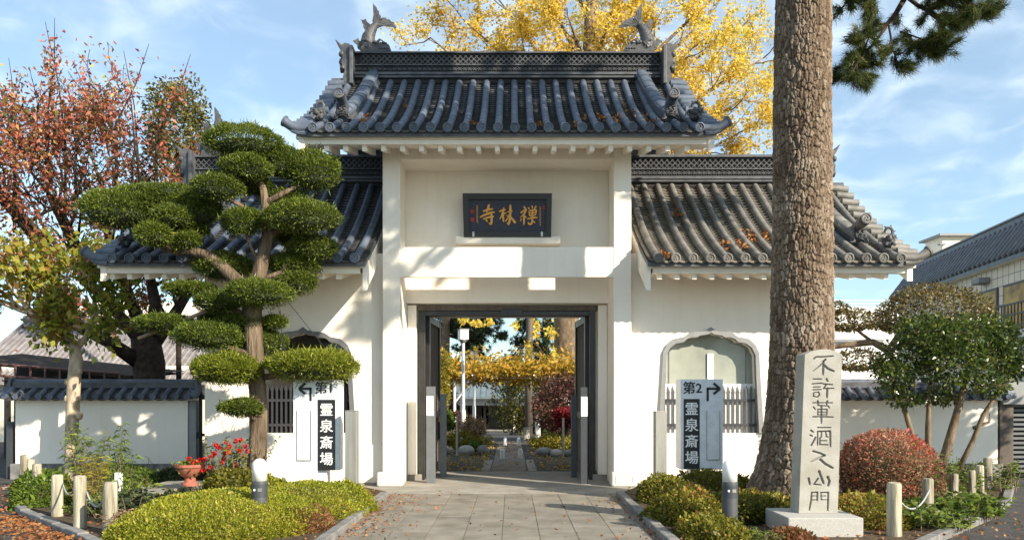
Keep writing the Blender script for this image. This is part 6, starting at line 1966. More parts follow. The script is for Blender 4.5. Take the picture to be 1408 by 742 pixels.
# --- ginkgo behind the gate
M['leaf_gink'] = mat_leaf('yellow_ginkgo_leaf', [(0, (.52, .33, .035)), (.35, (.80, .57, .08)), (.7, (.88, .70, .17)), (.9, (.72, .66, .10)), (1, (.40, .43, .05))], .5, .5, .25)
def ginkgo():
    Y = 33; A = lambda px, py, dY=0: at(px, py, Y + dY)
    t = thing('ginkgo_tree', 'tall ginkgo in full yellow autumn leaf rising behind the gatehouse', 'tree', (A(778, 600).x, Y, ground_z(Y)))
    r = np.random.default_rng(17); m = MB(); out, tips = [], []
    m.tube([A(778, 620), A(778, 540), A(779, 440), A(790, 330), A(803, 220), A(808, 130), A(812, 60), A(815, -60)], [.62, .52, .48, .44, .40, .36, .30, .18], 12)
    m.build('trunk', M['bark_mid'], t, smooth=True)
    m = MB()
    ends = [(592, 52, 1.0, (800, 190)), (640, 30, -1.5, (803, 150)), (690, 5, 1.5, (806, 120)), (740, -40, -.5, (808, 90)), (780, -80, 1, (812, 30)), (870, -70, 1.5, (810, 70)), (930, -40, -1.0, (806, 120)), (985, 10, .5, (803, 160)),
            (1050, 80, .8, (800, 200)), (1035, 130, -1.5, (797, 240)), (1000, 180, 1.0, (795, 260)), (960, 60, -2, (804, 170)), (1010, -30, 0, (806, 130)), (720, 70, -2, (800, 190)), (668, 60, 2, (801, 200)), (850, -20, -2, (808, 100)), (900, 50, -2.5, (803, 160)), (1030, 30, 2, (803, 150)), (980, 120, -1, (799, 210)), (780, 20, -2.5, (808, 90)), (620, 75, -1, (797, 240)), (1010, 100, 2.5, (799, 210)), (940, 130, 2, (797, 230)), (945, 185, -1, (795, 280)), (1040, 170, .5, (795, 270)), (830, 40, 2.5, (806, 120)), (975, 210, 1, (793, 300))]
    for ex, ey, dY, (sx, sy) in ends:
        a = A(sx, sy); e = A(ex, ey, dY); md = a.lerp(e, .5) + Vector((0, dY * .2, -.45))
        m.tube([a, a.lerp(md, .5) + Vector((0, 0, -.15)), md, md.lerp(e, .5), e], [.13, .10, .075, .05, .025], 7)
        for f in (.3, .45, .6, .72, .84, .95, 1.0):
            q = a.lerp(md, f * 2) if f < .5 else md.lerp(e, f * 2 - 1)
            d = (e - a).normalized()
            grow(r, q, d * .6 + Vector(r.normal(size=3) * .55) + Vector((0, 0, .2)), r.uniform(1.0, 1.9), .03, 2, out, tips, .04, .22, (3, 4), .6, .6, .008, 3)
    wood_of(out, m)
    m.build('branches', M['bark_mid'], t, smooth=True, fixn=False)
    P, D = [], []
    for q, d in tips:
        for k in range(18): P.append(np.array(q) + r.normal(size=3) * .15); D.append(r.normal(size=3) * .8 + np.array(d) * .3 + [0, 0, -.2])
    P = np.array(P); D = np.array(D)
    rn = np.clip(.45 + .2 * r.normal(size=len(P)) + .22 * noise3(P, 9, .7), 0, 1)
    leaves('crown', P, D, r.uniform(.05, .15, len(P)), r, M['leaf_gink'], t, .85, .35, .1, rn)
    # low drooping sprays seen through the doorway
    P, D = [], []
    for (px, py, w, h, dY, n) in ((637, 440, 10, 6, -3, 60), (655, 443, 12, 6, -3, 70), (673, 441, 8, 7, -3, 50), (737, 452, 6, 22, -1.5, 90), (727, 480, 6, 20, -1, 80), (757, 456, 9, 12, -2, 80), (762, 486, 6, 14, -2, 60), (710, 447, 6, 10, -1, 50)):
        for k in range(n):
            P.append(A(px + r.normal() * w * .38, py + r.normal() * h * .38, dY + r.normal() * .4)); D.append(r.normal(size=3) + [0, 0, -.5])
    leaves('low_sprays', np.array([list(p) for p in P]), np.array(D), r.uniform(.09, .15, len(P)), r, M['leaf_gink'], t, .85, .3, .1)
ginkgo()

# --- evergreen masses
M['leaf_dark'] = mat_leaf('dark_evergreen_leaf', [(0, (.012, .022, .010)), (.5, (.03, .05, .018)), (1, (.07, .095, .028))], .45, .2, .35)
M['leaf_olive'] = mat_leaf('olive_evergreen_leaf', [(0, (.05, .055, .015)), (.5, (.13, .12, .03)), (1, (.24, .20, .05))], .45, .3, .3)
def blob_tree(name, label, cat, c, ax, n, size, mat, seed, trunk=None, group=None, aspect=.5, shell=.55, lump=.2, lf=1.6, tm='bark_dark'):
    c = np.array(c, float); ax = np.array(ax, float); r = np.random.default_rng(seed)
    base = Vector((c[0], c[1], 0)) if trunk is None else Vector(trunk[0])
    t = thing(name, label, cat, base, group)
    d = unit(r.normal(size=(n, 3))); rad = r.uniform(shell, 1.0, n)
    k = 1 + lump * noise3(d * 1.0, seed, lf * 2) + lump * .5 * noise3(d, seed + 1, lf * 4)
    P = c + d * ax * (rad * k)[:, None]
    keep = noise3(P, seed + 2, 2.2 / max(ax) * 3) > -.55
    P = P[keep]; d = d[keep]
    leaves('crown', P, d * .5 + r.normal(size=(len(P), 3)) * .8, r.uniform(.7, 1.3, len(P)) * size, r, mat, t, aspect, .3, .1, np.clip(.45 + .25 * r.normal(size=len(P)) + .2 * noise3(P, seed + 3, 3 / max(ax)), 0, 1))
    if trunk:
        m = MB(); m.tube(trunk, [.09] * len(trunk) if len(trunk) < 3 else [.12 - .06 * i / len(trunk) for i in range(len(trunk))], 8); m.build('trunk', M[tm], t, smooth=True)
    return t
blob_tree('evergreen_tree', 'dark yellow green conifer top between the cherry and the left roof end', 'tree', at(244, 175, 27), (1.0, 1.2, 1.7), 5200, .14, M['leaf_olive'], 41, [at(246, 600, 27), at(245, 200, 27)])
# pines beyond the doorway
def back_pine(px, wpx, Y, label, clumps, seed, mat='bark_mid'):
    k = Y / F; t = thing('pine_tree', label, 'tree', (at(px, 0, Y).x, Y, ground_z(Y)))
    r = np.random.default_rng(seed); m = MB()
    m.tube([at(px, 605, Y), at(px, 500, Y), at(px + 2, 400, Y), at(px + 4, 330, Y)], [wpx * k * .56, wpx * k * .5, wpx * k * .48, wpx * k * .3], 10)
    m.build('trunk', M[mat], t, smooth=True)
    w = MB(); C, D = [], []
    for (cx_, cy_, rx_, ry_, dY) in clumps:
        c = at(cx_, cy_, Y + dY); s = at(px + 3, max(345, cy_ - 25), Y)
        w.tube([s, s.lerp(c, .5) + Vector((0, 0, .2)), c], [.09, .06, .03], 6)
        for q in range(max(24, int(rx_ * ry_ / 4))):
            C.append(list(c + Vector((r.normal() * rx_ * k * .5, r.normal() * rx_ * k * .4, r.normal() * ry_ * k * .5)))); D.append(r.normal(size=3) + [0, 0, .5])
    w.build('branches', M['bark_dark'], t, smooth=True, fixn=False)
    V, T = needle_tufts(np.array(C), np.array(D), 34, .30, r, .03)
    npmesh('needles', V, T, M['leaf_dark'], t, r.random(len(T)))
back_pine(612, 12, 40, 'pale brown pine trunk with dark needles at the left of the doorway view', [(625, 448, 22, 16, 1), (650, 465, 22, 18, 2), (640, 445, 26, 14, 0), (665, 452, 18, 14, 2), (655, 485, 14, 8, 2), (604, 470, 10, 22, 1), (640, 478, 14, 10, 1), (672, 440, 18, 8, 0), (690, 460, 8, 6, 1)], 51)
back_pine(727, 10, 44, 'darker pine in the middle right of the doorway view', [(715, 470, 14, 12, 1), (745, 480, 20, 14, 1), (752, 495, 16, 8, 0), (712, 490, 14, 6, 0), (700, 495, 8, 5, 0), (730, 445, 22, 10, 1), (760, 450, 20, 14, 2), (748, 465, 14, 14, 1), (720, 448, 12, 8, 2)], 52, 'wood_brown')
blob_tree('evergreen_tree', 'dark broad evergreen filling the middle right under the vine trellis', 'tree', at(727, 555, 46), (2.0, 1.6, 2.0), 5000, .2, M['leaf_olive'], 55, [at(730, 598, 46), at(728, 560, 46)])
M['leaf_purple'] = mat_leaf('purple_brown_leaf', [(0, (.05, .025, .022)), (.5, (.14, .065, .05)), (1, (.28, .14, .10))], .5, .35)
M['leaf_maple'] = mat_leaf('red_maple_leaf', [(0, (.09, .010, .014)), (.5, (.22, .018, .026)), (1, (.40, .045, .045))], .5, .45)
M['leaf_green'] = mat_leaf('fresh_green_leaf', [(0, (.05, .085, .015)), (.5, (.13, .20, .03)), (1, (.27, .34, .055))], .45, .4, .35)
M['leaf_yellow'] = mat_leaf('yellow_green_leaf', [(0, (.14, .13, .02)), (.5, (.30, .26, .035)), (1, (.46, .36, .06))], .5, .4)
M['leaf_dry'] = mat_leaf('dry_grass_leaf', [(0, (.16, .10, .055)), (.5, (.32, .21, .12)), (1, (.46, .33, .20))], .7, .3, .1)
blob_tree('purple_shrub', 'purple brown bare-looking shrub at the right of the doorway view', 'shrub', at(775, 560, 27), (.95, .9, 1.05), 5200, .12, M['leaf_purple'], 61, [at(776, 612, 27), at(775, 580, 27)])
blob_tree('maple_shrub', 'bright red maple at the right edge of the doorway view', 'shrub', at(777, 573, 25.5), (.36, .4, .30), 2200, .09, M['leaf_maple'], 62, [at(778, 612, 25.5), at(777, 585, 25.5)])
blob_tree('low_hedge', 'low yellow green hedge behind the rocks right of the courtyard path', 'hedge', at(762, 608, 25), (.75, .5, .26), 2600, .09, M['leaf_yellow'], 63)
blob_tree('low_hedge', 'low yellow green hedge behind the rocks left of the courtyard path', 'hedge', at(640, 605, 25), (.75, .5, .28), 2600, .09, M['leaf_yellow'], 64)
blob_tree('grass_clump', 'clump of dry brown ornamental grass by the nearer lamp post', 'grass clump', at(652, 588, 25.2), (.35, .4, .32), 1800, .16, M['leaf_dry'], 65, aspect=.12)
blob_tree('small_shrub', 'small fresh green shrub at the left door post beyond the doorway', 'shrub', at(616, 578, 25.5), (.16, .25, .32), 1100, .08, M['leaf_green'], 66)
blob_tree('small_shrub', 'small reddish shrub between the left door post and the lamp posts', 'shrub', at(627, 578, 26), (.24, .25, .30), 1200, .08, M['leaf_purple'], 67)
blob_tree('small_shrub', 'bright green tuft beside the upright dark rock', 'shrub', at(653, 613, 24.3), (.20, .22, .16), 700, .07, M['leaf_green'], 68)
blob_tree('clipped_shrub', 'pale yellow green clipped shrub with stacked tufts at the left edge of the doorway', 'shrub', at(609, 525, 29), (.30, .5, 1.0), 2400, .11, M['leaf_yellow'], 69, [at(609, 605, 29), at(609, 540, 29)], lump=.35)
blob_tree('bare_shrub', 'brown bare shrub under the trellis at the left of the doorway', 'shrub', at(612, 553, 31), (.45, .5, .75), 1800, .10, M['leaf_purple'], 70)
blob_tree('hall_shrub', 'dark shrub before the far hall, right of the path', 'shrub', at(752, 592, 36), (.6, .7, .55), 2200, .12, M['leaf_dark'], 71)

blob_tree('evergreen_tree', 'evergreen standing outside the picture on the right, shading the right garden wall', 'tree', (13.0, 12.6, 4.3), (1.8, .8, 1.15), 5200, .20, M['leaf_dark'], 73, [(13.2, 12.6, 0), (13.1, 12.6, 4)], shell=.3)
# --- camellia group on the right
M['leaf_cam'] = mat_leaf('glossy_camellia_leaf', [(0, (.022, .042, .010)), (.45, (.065, .105, .016)), (.8, (.14, .18, .028)), (1, (.25, .26, .05))], .28, .32, .55)
def camellia():
    Y = 14.6; A = lambda px, py, dY=0: at(px, py, Y + dY)
    t = thing('camellia_tree', 'glossy green camellia on several slanting stems before the right garden wall', 'tree', (A(1310, 660).x, Y, 0))
    r = np.random.default_rng(72); m = MB()
    stems = [([A(1259, 625), A(1252, 590), A(1243, 560), A(1232, 540), A(1225, 515)], .055), ([A(1276, 640), A(1276, 590), A(1277, 560), A(1280, 520)], .06), ([A(1293, 650), A(1305, 605), A(1318, 560), A(1328, 520), A(1336, 480)], .085), ([A(1313, 655), A(1338, 605), A(1352, 570), A(1372, 540), A(1390, 520)], .05),
             ([A(1243, 562), A(1254, 545), A(1258, 515)], .035), ([A(1338, 588), A(1360, 580), A(1362, 568)], .03), ([A(1318, 555), A(1300, 530), A(1290, 500)], .03), ([A(1330, 515), A(1350, 495), A(1370, 480)], .03), ([A(1336, 480), A(1330, 455)], .05), ([A(1280, 520), A(1270, 480), A(1262, 455)], .04)]
    for p, r0 in stems: m.tube(p, [r0 * (1 - .5 * i / (len(p) - 1)) for i in range(len(p))], 9)
    m.build('trunk', M['bark_mid'], t, smooth=True)
    P, D = [], []; tw = MB()
    lobes = [(1300, 462, 62, 28, 0), (1250, 490, 42, 32, .2), (1230, 520, 26, 22, -.2), (1345, 455, 52, 24, .3), (1370, 490, 38, 30, 0), (1310, 500, 50, 34, -.3), (1270, 450, 40, 20, .4), (1392, 500, 24, 26, .3), (1245, 548, 24, 12, -.1), (1292, 545, 26, 12, .1), (1360, 530, 30, 16, -.2), (1330, 470, 40, 28, .6), (1215, 500, 18, 20, .2), (1380, 462, 26, 20, .4)]
    for (px, py, rx, ry, dY) in lobes:
        c = A(px, py, dY); k = Y / F
        n = int(rx * ry * 1.15)
        for q in range(n):
            d = unit(r.normal(size=(1, 3)))[0]; rr = r.uniform(.45, 1.05)
            P.append(np.array(c) + d * np.array([rx * k, rx * k * .8, ry * k]) * rr); D.append(d * .7 + r.normal(size=3) * .7 + [0, 0, .1])
        for q in range(10):
            d = unit(r.normal(size=(1, 3)))[0] * np.array([rx * k, rx * k * .8, ry * k]) * .85; tw.tube([c, c + Vector(d) * .5 + Vector((0, 0, -.03)), c + Vector(d)], [.014, .01, .005], 4, caps=False)
    tag(tw.build('twigs', M['bark_mid'], t, fixn=False), kind='stuff')
    P = np.array(P); keep = noise3(P, 3, 6) > -.75; P = P[keep]; D = np.array(D)[keep]
    leaves('crown', P, D, r.uniform(.055, .10, len(P)), r, M['leaf_cam'], t, .5, .2, .1, np.clip(.42 + .28 * r.normal(size=len(P)), 0, 1))
camellia()
M['leaf_osm'] = mat_leaf('bronze_osmanthus_leaf', [(0, (.05, .045, .018)), (.35, (.12, .10, .035)), (.65, (.22, .16, .06)), (.85, (.28, .24, .09)), (1, (.13, .15, .035))], .4, .3, .4)
def osmanthus():
    Y = 18.4; A = lambda px, py, dY=0: at(px, py, Y + dY); k = Y / F
    t = thing('osmanthus_tree', 'round clipped bronze green tree behind the right garden wall', 'tree', (A(1225, 600).x, Y, 0))
    r = np.random.default_rng(74); m = MB()
    for p, r0 in (([A(1235, 600), A(1228, 520), A(1222, 480), A(1240, 455), A(1270, 440)], .11), ([A(1222, 482), A(1200, 470), A(1165, 474), A(1140, 478)], .09), ([A(1222, 482), A(1250, 470), A(1300, 450)], .06), ([A(1200, 470), A(1180, 455), A(1165, 440)], .04)):
        m.tube(p, [r0 * (1 - .5 * i / (len(p) - 1)) for i in range(len(p))], 8)
    m.build('trunk', M['bark_mid'], t, smooth=True)
    P, D = [], []
    for (px, py, rx, ry, n) in ((1282, 440, 76, 51, 8200), (1170, 445, 34, 22, 1500), (1180, 500, 34, 22, 1300), (1150, 425, 14, 10, 300)):
        c = np.array(A(px, py)); d = unit(r.normal(size=(n, 3))); lo = d[:, 2] < -.2; d[lo, 2] *= .4
        rr = r.uniform(.72, 1.02, n) * (1 + .05 * noise3(d, 4, 5))
        P.append(c + d * np.array([rx * k, rx * k * .9, ry * k]) * rr[:, None]); D.append(d * .7 + r.normal(size=(n, 3)) * .7)
    P = np.concatenate(P); D = np.concatenate(D)
    leaves('crown', P, D, r.uniform(.06, .10, len(P)), r, M['leaf_osm'], t, .48, .25, .1, np.clip(.5 + .25 * r.normal(size=len(P)) + .1 * noise3(P, 8, 4), 0, 1))
osmanthus()

# ------------------------------------------------------------------ clipped hedges and bed plants
M['leaf_azalea'] = mat_leaf('clipped_azalea_leaf', [(0, (.10, .13, .012)), (.4, (.26, .285, .022)), (.75, (.42, .405, .038)), (.93, (.58, .52, .12)), (1, (.48, .25, .07))], .45, .4, .35)
M['leaf_azalea_red'] = mat_leaf('reddening_azalea_leaf', [(0, (.10, .055, .022)), (.4, (.24, .10, .045)), (.7, (.34, .15, .075)), (.85, (.22, .19, .04)), (1, (.14, .17, .025))], .5, .35, .3)
M['leaf_azalea_olive'] = mat_leaf('olive_azalea_leaf', [(0, (.06, .07, .012)), (.4, (.14, .145, .018)), (.75, (.28, .25, .032)), (.93, (.40, .32, .06)), (1, (.34, .14, .05))], .5, .35, .3)  # duller, more olive than the clipped azalea leaf
M['leaf_redbush'] = mat_leaf('dark_red_bush_leaf', [(0, (.14, .085, .05)), (.35, (.36, .21, .13)), (.6, (.50, .27, .17)), (.80, (.58, .14, .09)), (1, (.58, .05, .05))], .5, .35, .3)
M['hedge_core'] = mat_noise('hedge_inner_twigs', (.05, .045, .018), (.10, .09, .03), 40, .95, .5, 50)
def mound(name, label, cat, c, ax, n, size, mat, seed, lump=.06, aspect=.5, shell=.9, top_only=True, group=None, spiky=.6, twig=0, corek=.90, rshift=None):
    """clipped shrub: a twiggy core under a skin of small leaves"""
    c = np.array(c, float); ax = np.array(ax, float); r = np.random.default_rng(seed)
    t = thing(name, label, cat, Vector(c) , group)
    d = unit(r.normal(size=(n, 3)))
    if top_only: d[:, 2] = np.abs(d[:, 2]) * 1.0 - .12; d = unit(d)
    def rad(dd): return 1 + lump * noise3(dd * ax, seed, 3.2) + lump * .6 * noise3(dd * ax, seed + 1, 8.0)
    P = c + d * ax * (rad(d) * r.uniform(shell, 1.02, n))[:, None]
    nr = unit(d / ax)
    D = unit(nr + [0, 0, .25] + r.normal(size=(n, 3)) * spiky)
    size = size * np.where(r.random(n) < .04, 2.0, 1.0); rn = .45 + .23 * r.normal(size=n) + .15 * noise3(P, seed + 5, 2.5) + .12 * noise3(P, seed + 6, 9.0)
    if rshift is not None: rn = rn + rshift(P)
    leaves('foliage', P, D, r.uniform(.7, 1.35, n) * size, r, mat, t, aspect, .3, .05, np.clip(rn, 0, 1))
    m = MB().ball((0, 0, 0), 1, 1, 1, 20, 12); V = np.array(m.v); V = c + V * ax * (rad(V) * corek)[:, None]; m.v = [tuple(q) for q in V]
    m.build('twig_core', M['hedge_core'], t, smooth=True, fixn=False)
    if twig:
        w = MB()
        for k in range(twig):
            dd = unit(r.normal(size=(1, 3)))[0]; dd[2] = abs(dd[2]) * .6 + .1; dd = unit(dd)
            e = c + dd * ax * r.uniform(.9, 1.04); s = c + dd * ax * .55 + [0, 0, -.1]
            w.tube([s, (s + e) / 2 + r.normal(size=3) * .03, e], [.008, .006, .003], 4, caps=False)
        tag(w.build('twigs', M['bark_mid'], t, fixn=False), kind='stuff')
    return t
# left side
mound('clipped_hedge', 'broad bright yellow green clipped mound in the left foreground', 'hedge', (-3.60, 10.30, .0), (1.22, 1.42, .50), 70000, .026, M['leaf_azalea'], 101, lump=.06, shell=.88)
mound('clipped_hedge', 'bright green clipped hedge round the foot of the left sign', 'hedge', (-2.95, 12.0, .03), (.92, 1.5, .38), 30000, .028, M['leaf_azalea'], 102, lump=.08)
mound('clipped_hedge', 'looser green azalea at the path edge before the left square post', 'hedge', (-2.55, 12.55, .03), (.42, .75, .36), 6500, .042, M['leaf_azalea'], 103, lump=.16, spiky=.8)
mound('clipped_hedge', 'reddish brown azalea between the bright mound and the path', 'hedge', (-2.72, 10.4, .0), (.46, .70, .30), 8000, .038, M['leaf_azalea_red'], 104, lump=.18, spiky=.8)
mound('clipped_hedge', 'green shrub behind the urn along the white wing wall', 'hedge', (-4.3, 13.9, .05), (.7, .6, .30), 6000, .04, M['leaf_azalea'], 105, lump=.12)
# right side
mound('clipped_hedge', 'dark olive hedge at the path corner before the right wing', 'hedge', (2.40, 12.95, .03), (.46, .62, .44), 8500, .042, M['leaf_azalea_olive'], 111, lump=.17, spiky=.9, shell=.8)
mound('clipped_hedge', 'dark hedge under the right sign', 'hedge', (3.25, 13.2, .03), (.75, .45, .46), 9500, .045, M['leaf_azalea_olive'], 112, lump=.17, spiky=.9, shell=.8)
mound('clipped_hedge', 'yellow green azalea by the path, left of the right bollard light', 'hedge', (2.35, 11.05, .03), (.55, .85, .40), 11000, .048, M['leaf_azalea_olive'], 113, lump=.24, spiky=1.0, shell=.74, corek=.78, twig=30, rshift=lambda P: .25 * np.clip((P[:, 2] - .28) * 5, -1, 1))
mound('clipped_hedge', 'yellow green azalea between the bollard light and the pine root', 'hedge', (3.15, 11.1, .03), (.72, .7, .40), 11000, .048, M['leaf_azalea_olive'], 114, lump=.24, spiky=1.0, shell=.74, corek=.78, twig=25, rshift=lambda P: .22 * np.clip((P[:, 2] - .26) * 5, -1, 1))
mound('clipped_hedge', 'loose yellow green azalea along the path kerb, nearest the camera on the right', 'hedge', (2.35, 9.7, .0), (.42, .75, .27), 8000, .044, M['leaf_azalea_olive'], 118, lump=.26, spiky=1.0, shell=.74, corek=.76, rshift=lambda P: .15 + 0 * P[:, 0])
mound('clipped_hedge', 'low reddish azalea at the pedestal corner', 'hedge', (3.15, 9.5, -.05), (.30, .32, .22), 3600, .038, M['leaf_azalea_red'], 115, lump=.2, spiky=.9)
mound('clipped_hedge', 'small olive mound right of the stone pedestal', 'hedge', (4.55, 10.75, .03), (.52, .7, .38), 9000, .036, M['leaf_azalea_olive'], 116, lump=.12, rshift=lambda P: .22 + 0 * P[:, 0])
mound('round_bush', 'large round dark red bush with a bright red right shoulder, behind the right log posts', 'bush', (5.58, 12.4, .50), (.71, .8, .66), 17000, .036, M['leaf_redbush'], 117, lump=.06, spiky=.8, top_only=False, twig=260, corek=.78, rshift=lambda P: .30 * np.clip((P[:, 2] - .75) * 4, -.3, 1) * np.clip((P[:, 0] - 5.45) * 2.5, 0.35, 1.3))

def stems_plant(name, label, cat, c, r0, h, n_st, per, size, mat, seed, aspect=.3, lean=.35, stemmat='leaf_green', droop=.2, group=None):
    """upright stems carrying leaves along their length"""
    c = Vector(c); r = np.random.default_rng(seed); t = thing(name, label, cat, c, group); m = MB(); P, D = [], []
    for k in range(n_st):
        a = r.uniform(0, 6.28); q = r.random() ** .5 * r0
        b = c + Vector((math.cos(a) * q, math.sin(a) * q, 0)); hh = h * r.uniform(.55, 1.0)
        e = b + Vector((r.normal() * lean * hh, r.normal() * lean * hh, hh)); md = b.lerp(e, .55) + Vector((0, 0, .1 * hh))
        m.tube([b, md, e], [.007, .006, .003], 4, caps=False)
        for j in range(per):
            f = r.uniform(.12, 1); p = (b.lerp(md, f / .55) if f < .55 else md.lerp(e, (f - .55) / .45))
            P.append(np.array(p)); D.append(np.array([r.normal(), r.normal(), .25]))
    tag(m.build('stems', M['bark_mid'], t, fixn=False), kind='stuff')
    P = np.array(P)
    leaves('foliage', P, np.array(D), r.uniform(.7, 1.3, len(P)) * size, r, mat, t, aspect, .25, droop)
    return t
stems_plant('leafy_plant', 'leafy ground plants with pointed leaves round the nearest right log posts', 'plant', (5.15, 10.5, .04), .55, .30, 90, 16, .10, M['leaf_green'], 121, .42)
stems_plant('leafy_plant', 'leafy green plants along the right kerb', 'plant', (6.05, 11.4, .04), .50, .30, 90, 16, .10, M['leaf_green'], 122, .42)
stems_plant('leafy_plant', 'taller loose stems between the red bush and the right log posts', 'plant', (5.95, 12.3, .04), .35, 1.0, 30, 22, .075, M['leaf_green'], 123, .45)
stems_plant('leafy_plant', 'leafy stems under the camellia near the wall end', 'plant', (7.0, 13.5, .04), .55, .48, 60, 20, .08, M['leaf_green'], 124, .45)
stems_plant('leafy_plant', 'low green plants at the right wall foot', 'plant', (8.2, 14.8, .04), .7, .55, 50, 16, .08, M['leaf_green'], 125, .45)
stems_plant('leafy_plant', 'grassy green tuft at the foot of the right bollard light', 'plant', (2.75, 9.35, -.02), .30, .22, 60, 12, .07, M['leaf_green'], 126, .18)
stems_plant('leafy_plant', 'dark green ground plants between the left log posts', 'plant', (-4.75, 11.0, .04), .62, .42, 70, 16, .09, M['leaf_dark'], 131, .5)
stems_plant('leafy_plant', 'dark green ground plants beside the step behind the left posts', 'plant', (-5.25, 12.2, .04), .50, .18, 80, 16, .09, M['leaf_green'], 132, .45)
stems_plant('bamboo_plant', 'tall plant with narrow drooping leaves in front of the pale tree trunk', 'plant', (-6.15, 12.6, .04), .38, 1.25, 16, 46, .17, M['leaf_green'], 133, .13, .22, droop=.45)
stems_plant('feathery_plant', 'pale feathery green plant beside the third left log post', 'plant', (-6.05, 11.9, .04), .22, .85, 16, 40, .12, M['leaf_yellow'], 134, .12, .15)
stems_plant('withered_plant', 'low withered brown plant at the foot of the left posts', 'plant', (-4.55, 9.9, .04), .22, .30, 40, 14, .06, M['leaf_dry'], 135, .3)
mound('low_bush', 'small glossy yellow green bush by the left kerb', 'bush', (-7.05, 12.6, .05), (.42, .45, .36), 4200, .055, M['leaf_green'], 136, lump=.14, spiky=.9, rshift=lambda P: .15 + 0 * P[:, 0])
mound('low_bush', 'low dark bush at the left wall foot near the wall end', 'bush', (-8.0, 14.2, .05), (.45, .5, .35), 3200, .055, M['leaf_green'], 137, lump=.14, spiky=.9)
mound('low_bush', 'low green plant against the stone base of the left wall', 'bush', (-6.0, 15.4, .05), (.62, .45, .30), 3800, .05, M['leaf_dark'], 138, lump=.2, spiky=.9)
mound('low_bush', 'low bush behind the bamboo-like plant at the wall foot', 'bush', (-7.0, 15.2, .05), (.7, .45, .34), 4200, .05, M['leaf_green'], 139, lump=.2, spiky=.9)
for i, (x, y, q, lab) in enumerate(((-4.5, 11.4, .4, 'green ground plants between the clipped mound and the left log posts'), (-5.6, 11.6, .5, 'green ground plants at the left kerb behind the log posts'), (-6.4, 13.6, .6, 'green ground plants at the foot of the bamboo-like plant'))):
    stems_plant('ground_plant', lab, 'plant', (x, y, .04), q, .26, 90, 12, .075, M['leaf_green'], 160 + i, .5)
# dry vine stalks against the wall
m = MB(); rr = random.Random(3)
for k in range(11):
    x = at(140 + k * 8, 0, 16.4).x; p = [Vector((x, 16.4, .1))]
    d = Vector((rr.uniform(-.2, .9), 0, .5))
    for j in range(5): p.append(p[-1] + d * rr.uniform(.08, .16)); d = d + Vector((rr.uniform(-.3, .3), rr.uniform(-.1, .1), rr.uniform(-.3, .3)))
    m.tube(p, [.008, .007, .006, .005, .004, .003], 5)
dv = m.build('dry_stalks', M['bark_mid'], None, fixn=False); tag(dv, 'dry curling stalks against the stone base of the left garden wall', 'stalks')
# red flowering bush
M['petal'] = mat_leaf('red_petal', [(0, (.42, .008, .012)), (.6, (.62, .018, .025)), (1, (.72, .05, .03))], .5, .3, .2)
M['petal_orange'] = mat_leaf('orange_petal', [(0, (.70, .10, .02)), (1, (.80, .18, .04))], .5, .3, .2)
def flowers(name, parent, pts, rad, seed, mat):
    r = np.random.default_rng(seed); P, D = [], []
    for q in pts:
        for k in range(26):
            d = unit(r.normal(size=(1, 3)))[0]; P.append(np.array(q) + d * rad * .25); D.append(d)
    leaves(name, np.array(P), np.array(D), rad, r, mat, parent, .8, .4, .1)
rb = stems_plant('rose_bush', 'bush of bright red flowers by the left wing wall, right of the urn', 'bush', at(318, 668, 13.7) + Vector((0, 0, .02)), .42, .82, 46, 18, .055, M['leaf_green'], 141, .55, .2)
mound('rose_undergrowth', 'dark reddish undergrowth at the foot of the red flower bush', 'bush', at(322, 668, 13.6), (.42, .4, .30), 4200, .05, M['leaf_azalea_olive'], 142, lump=.15, spiky=.9)
fl = [(297, 611), (311, 607), (316, 613), (324, 606), (331, 604), (296, 622), (310, 622), (337, 613), (304, 636), (323, 638), (335, 628), (292, 626), (308, 630), (300, 615), (329, 619), (290, 642), (340, 620)]
for i, (px, py) in enumerate(fl):
    flowers('flower_head', rb, [at(px, py, 13.5 + .2 * math.sin(i * 2.1))], .042, 150 + i, M['petal'])
flowers('flower_head', rb, [at(312, 620, 13.35)], .055, 190, M['petal_orange'])
P = np.random.default_rng(5).normal(size=(420, 3)) * [.10, .10, .05] + np.array([ux, 13.6, z0 + .42])
leaves('urn_foliage', P, np.random.default_rng(6).normal(size=(420, 3)) + [0, 0, .5], .06, np.random.default_rng(7), M['leaf_green'], u, .5)
for i, (px, py) in enumerate(((260, 630), (274, 632), (281, 631), (280, 646), (266, 634))):
    flowers('flower_head', u, [at(px, py, 13.5)], .042, 200 + i, M['petal'])

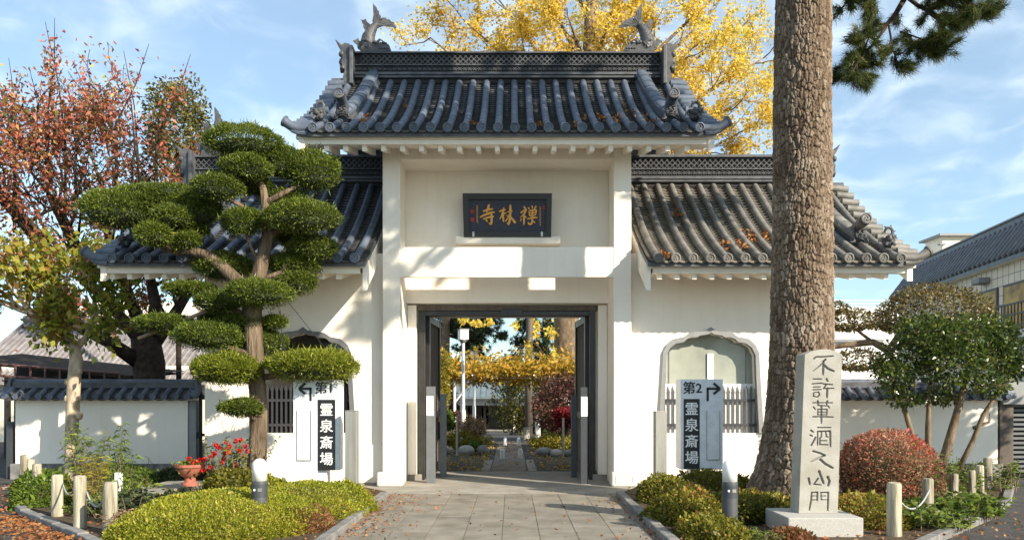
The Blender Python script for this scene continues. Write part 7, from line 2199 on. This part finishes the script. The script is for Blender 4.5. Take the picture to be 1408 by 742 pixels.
# ------------------------------------------------------------------ fallen leaves on the ground
def scatter(name, n, region, seed, size, mat, inside=None):
    r = np.random.default_rng(seed); P = region(r, n); P[:, 2] += r.uniform(.004, .02, n)
    D = r.normal(size=(n, 3)) * [1, 1, .25]
    V, Fq = leaf_arrays(P, D, r.uniform(.6, 1.3, n) * size, r, .6, .25, 0)
    V[:, 2] = np.maximum(V[:, 2], .003)
    o = npmesh(name, V, Fq, mat, None, r.random(n)); tag(o, kind='stuff'); return o
def reg_left(r, n):
    t = r.random(n); a = np.array([[g2.x - .1, g2.y], [g1.x, g1.y]]); p = a[0] + (a[1] - a[0]) * t[:, None] - np.abs(r.normal(0, .35, n))[:, None] * np.array([.74, .67]) + r.normal(0, .06, (n, 2))
    return np.column_stack([p, np.zeros(n)])
scatter('fallen_leaves', 1000, reg_left, 1, .06, M['dryleaf'])
def reg_left2(r, n): return np.column_stack([r.uniform(-9.6, -6.8, n), r.uniform(11.6, 16.5, n), np.zeros(n)])
scatter('fallen_leaves', 1500, reg_left2, 2, .075, M['dryleaf'])
def reg_path(r, n): return np.column_stack([r.uniform(-2.0, 1.7, n), 8 + 7.0 * r.random(n), np.zeros(n)])
scatter('fallen_leaves', 130, reg_path, 3, .05, M['dryleaf'])
def reg_pedge(r, n): return np.column_stack([-2.05 + np.abs(r.normal(0, .32, n)), r.uniform(8, 14.2, n), np.zeros(n)])
scatter('fallen_leaves', 420, reg_pedge, 4, .05, M['dryleaf'])
def reg_pedge2(r, n): return np.column_stack([1.75 - np.abs(r.normal(0, .22, n)), r.uniform(8, 13.6, n), np.zeros(n)])
scatter('fallen_leaves', 160, reg_pedge2, 5, .05, M['dryleaf'])
M['ginkfall'] = mat_leaf('fallen_ginkgo_leaf', [(0, (.36, .22, .04)), (.6, (.62, .42, .08)), (1, (.30, .18, .06))], .8, .2, .1)
def reg_in(r, n):
    y = r.uniform(18.7, 31, n); x = r.uniform(-3.2, 3.0, n); z = np.array([ground_z(q) for q in y]); k = (np.abs(x) > .6) | (r.random(n) < .25); x = np.where(k, x, np.sign(x + 1e-6) * (.6 + r.random(n)))
    return np.column_stack([x, y, z])
scatter('fallen_leaves', 3800, reg_in, 6, .075, M['ginkfall'])
def reg_bed(r, n): return np.column_stack([r.uniform(-5.4, -2.2, n), r.uniform(8, 14.6, n), np.full(n, .055)])
scatter('fallen_leaves', 900, reg_bed, 7, .055, M['dryleaf'])
def reg_bed2(r, n): return np.column_stack([r.uniform(1.9, 7.0, n), r.uniform(8, 14.6, n), np.full(n, .055)])
scatter('fallen_leaves', 1300, reg_bed2, 8, .055, M['dryleaf'])
def reg_r(r, n): return np.column_stack([r.uniform(5.5, 10, n), r.uniform(9, 16, n), np.zeros(n)])
scatter('fallen_leaves', 50, reg_r, 9, .05, M['dryleaf'])
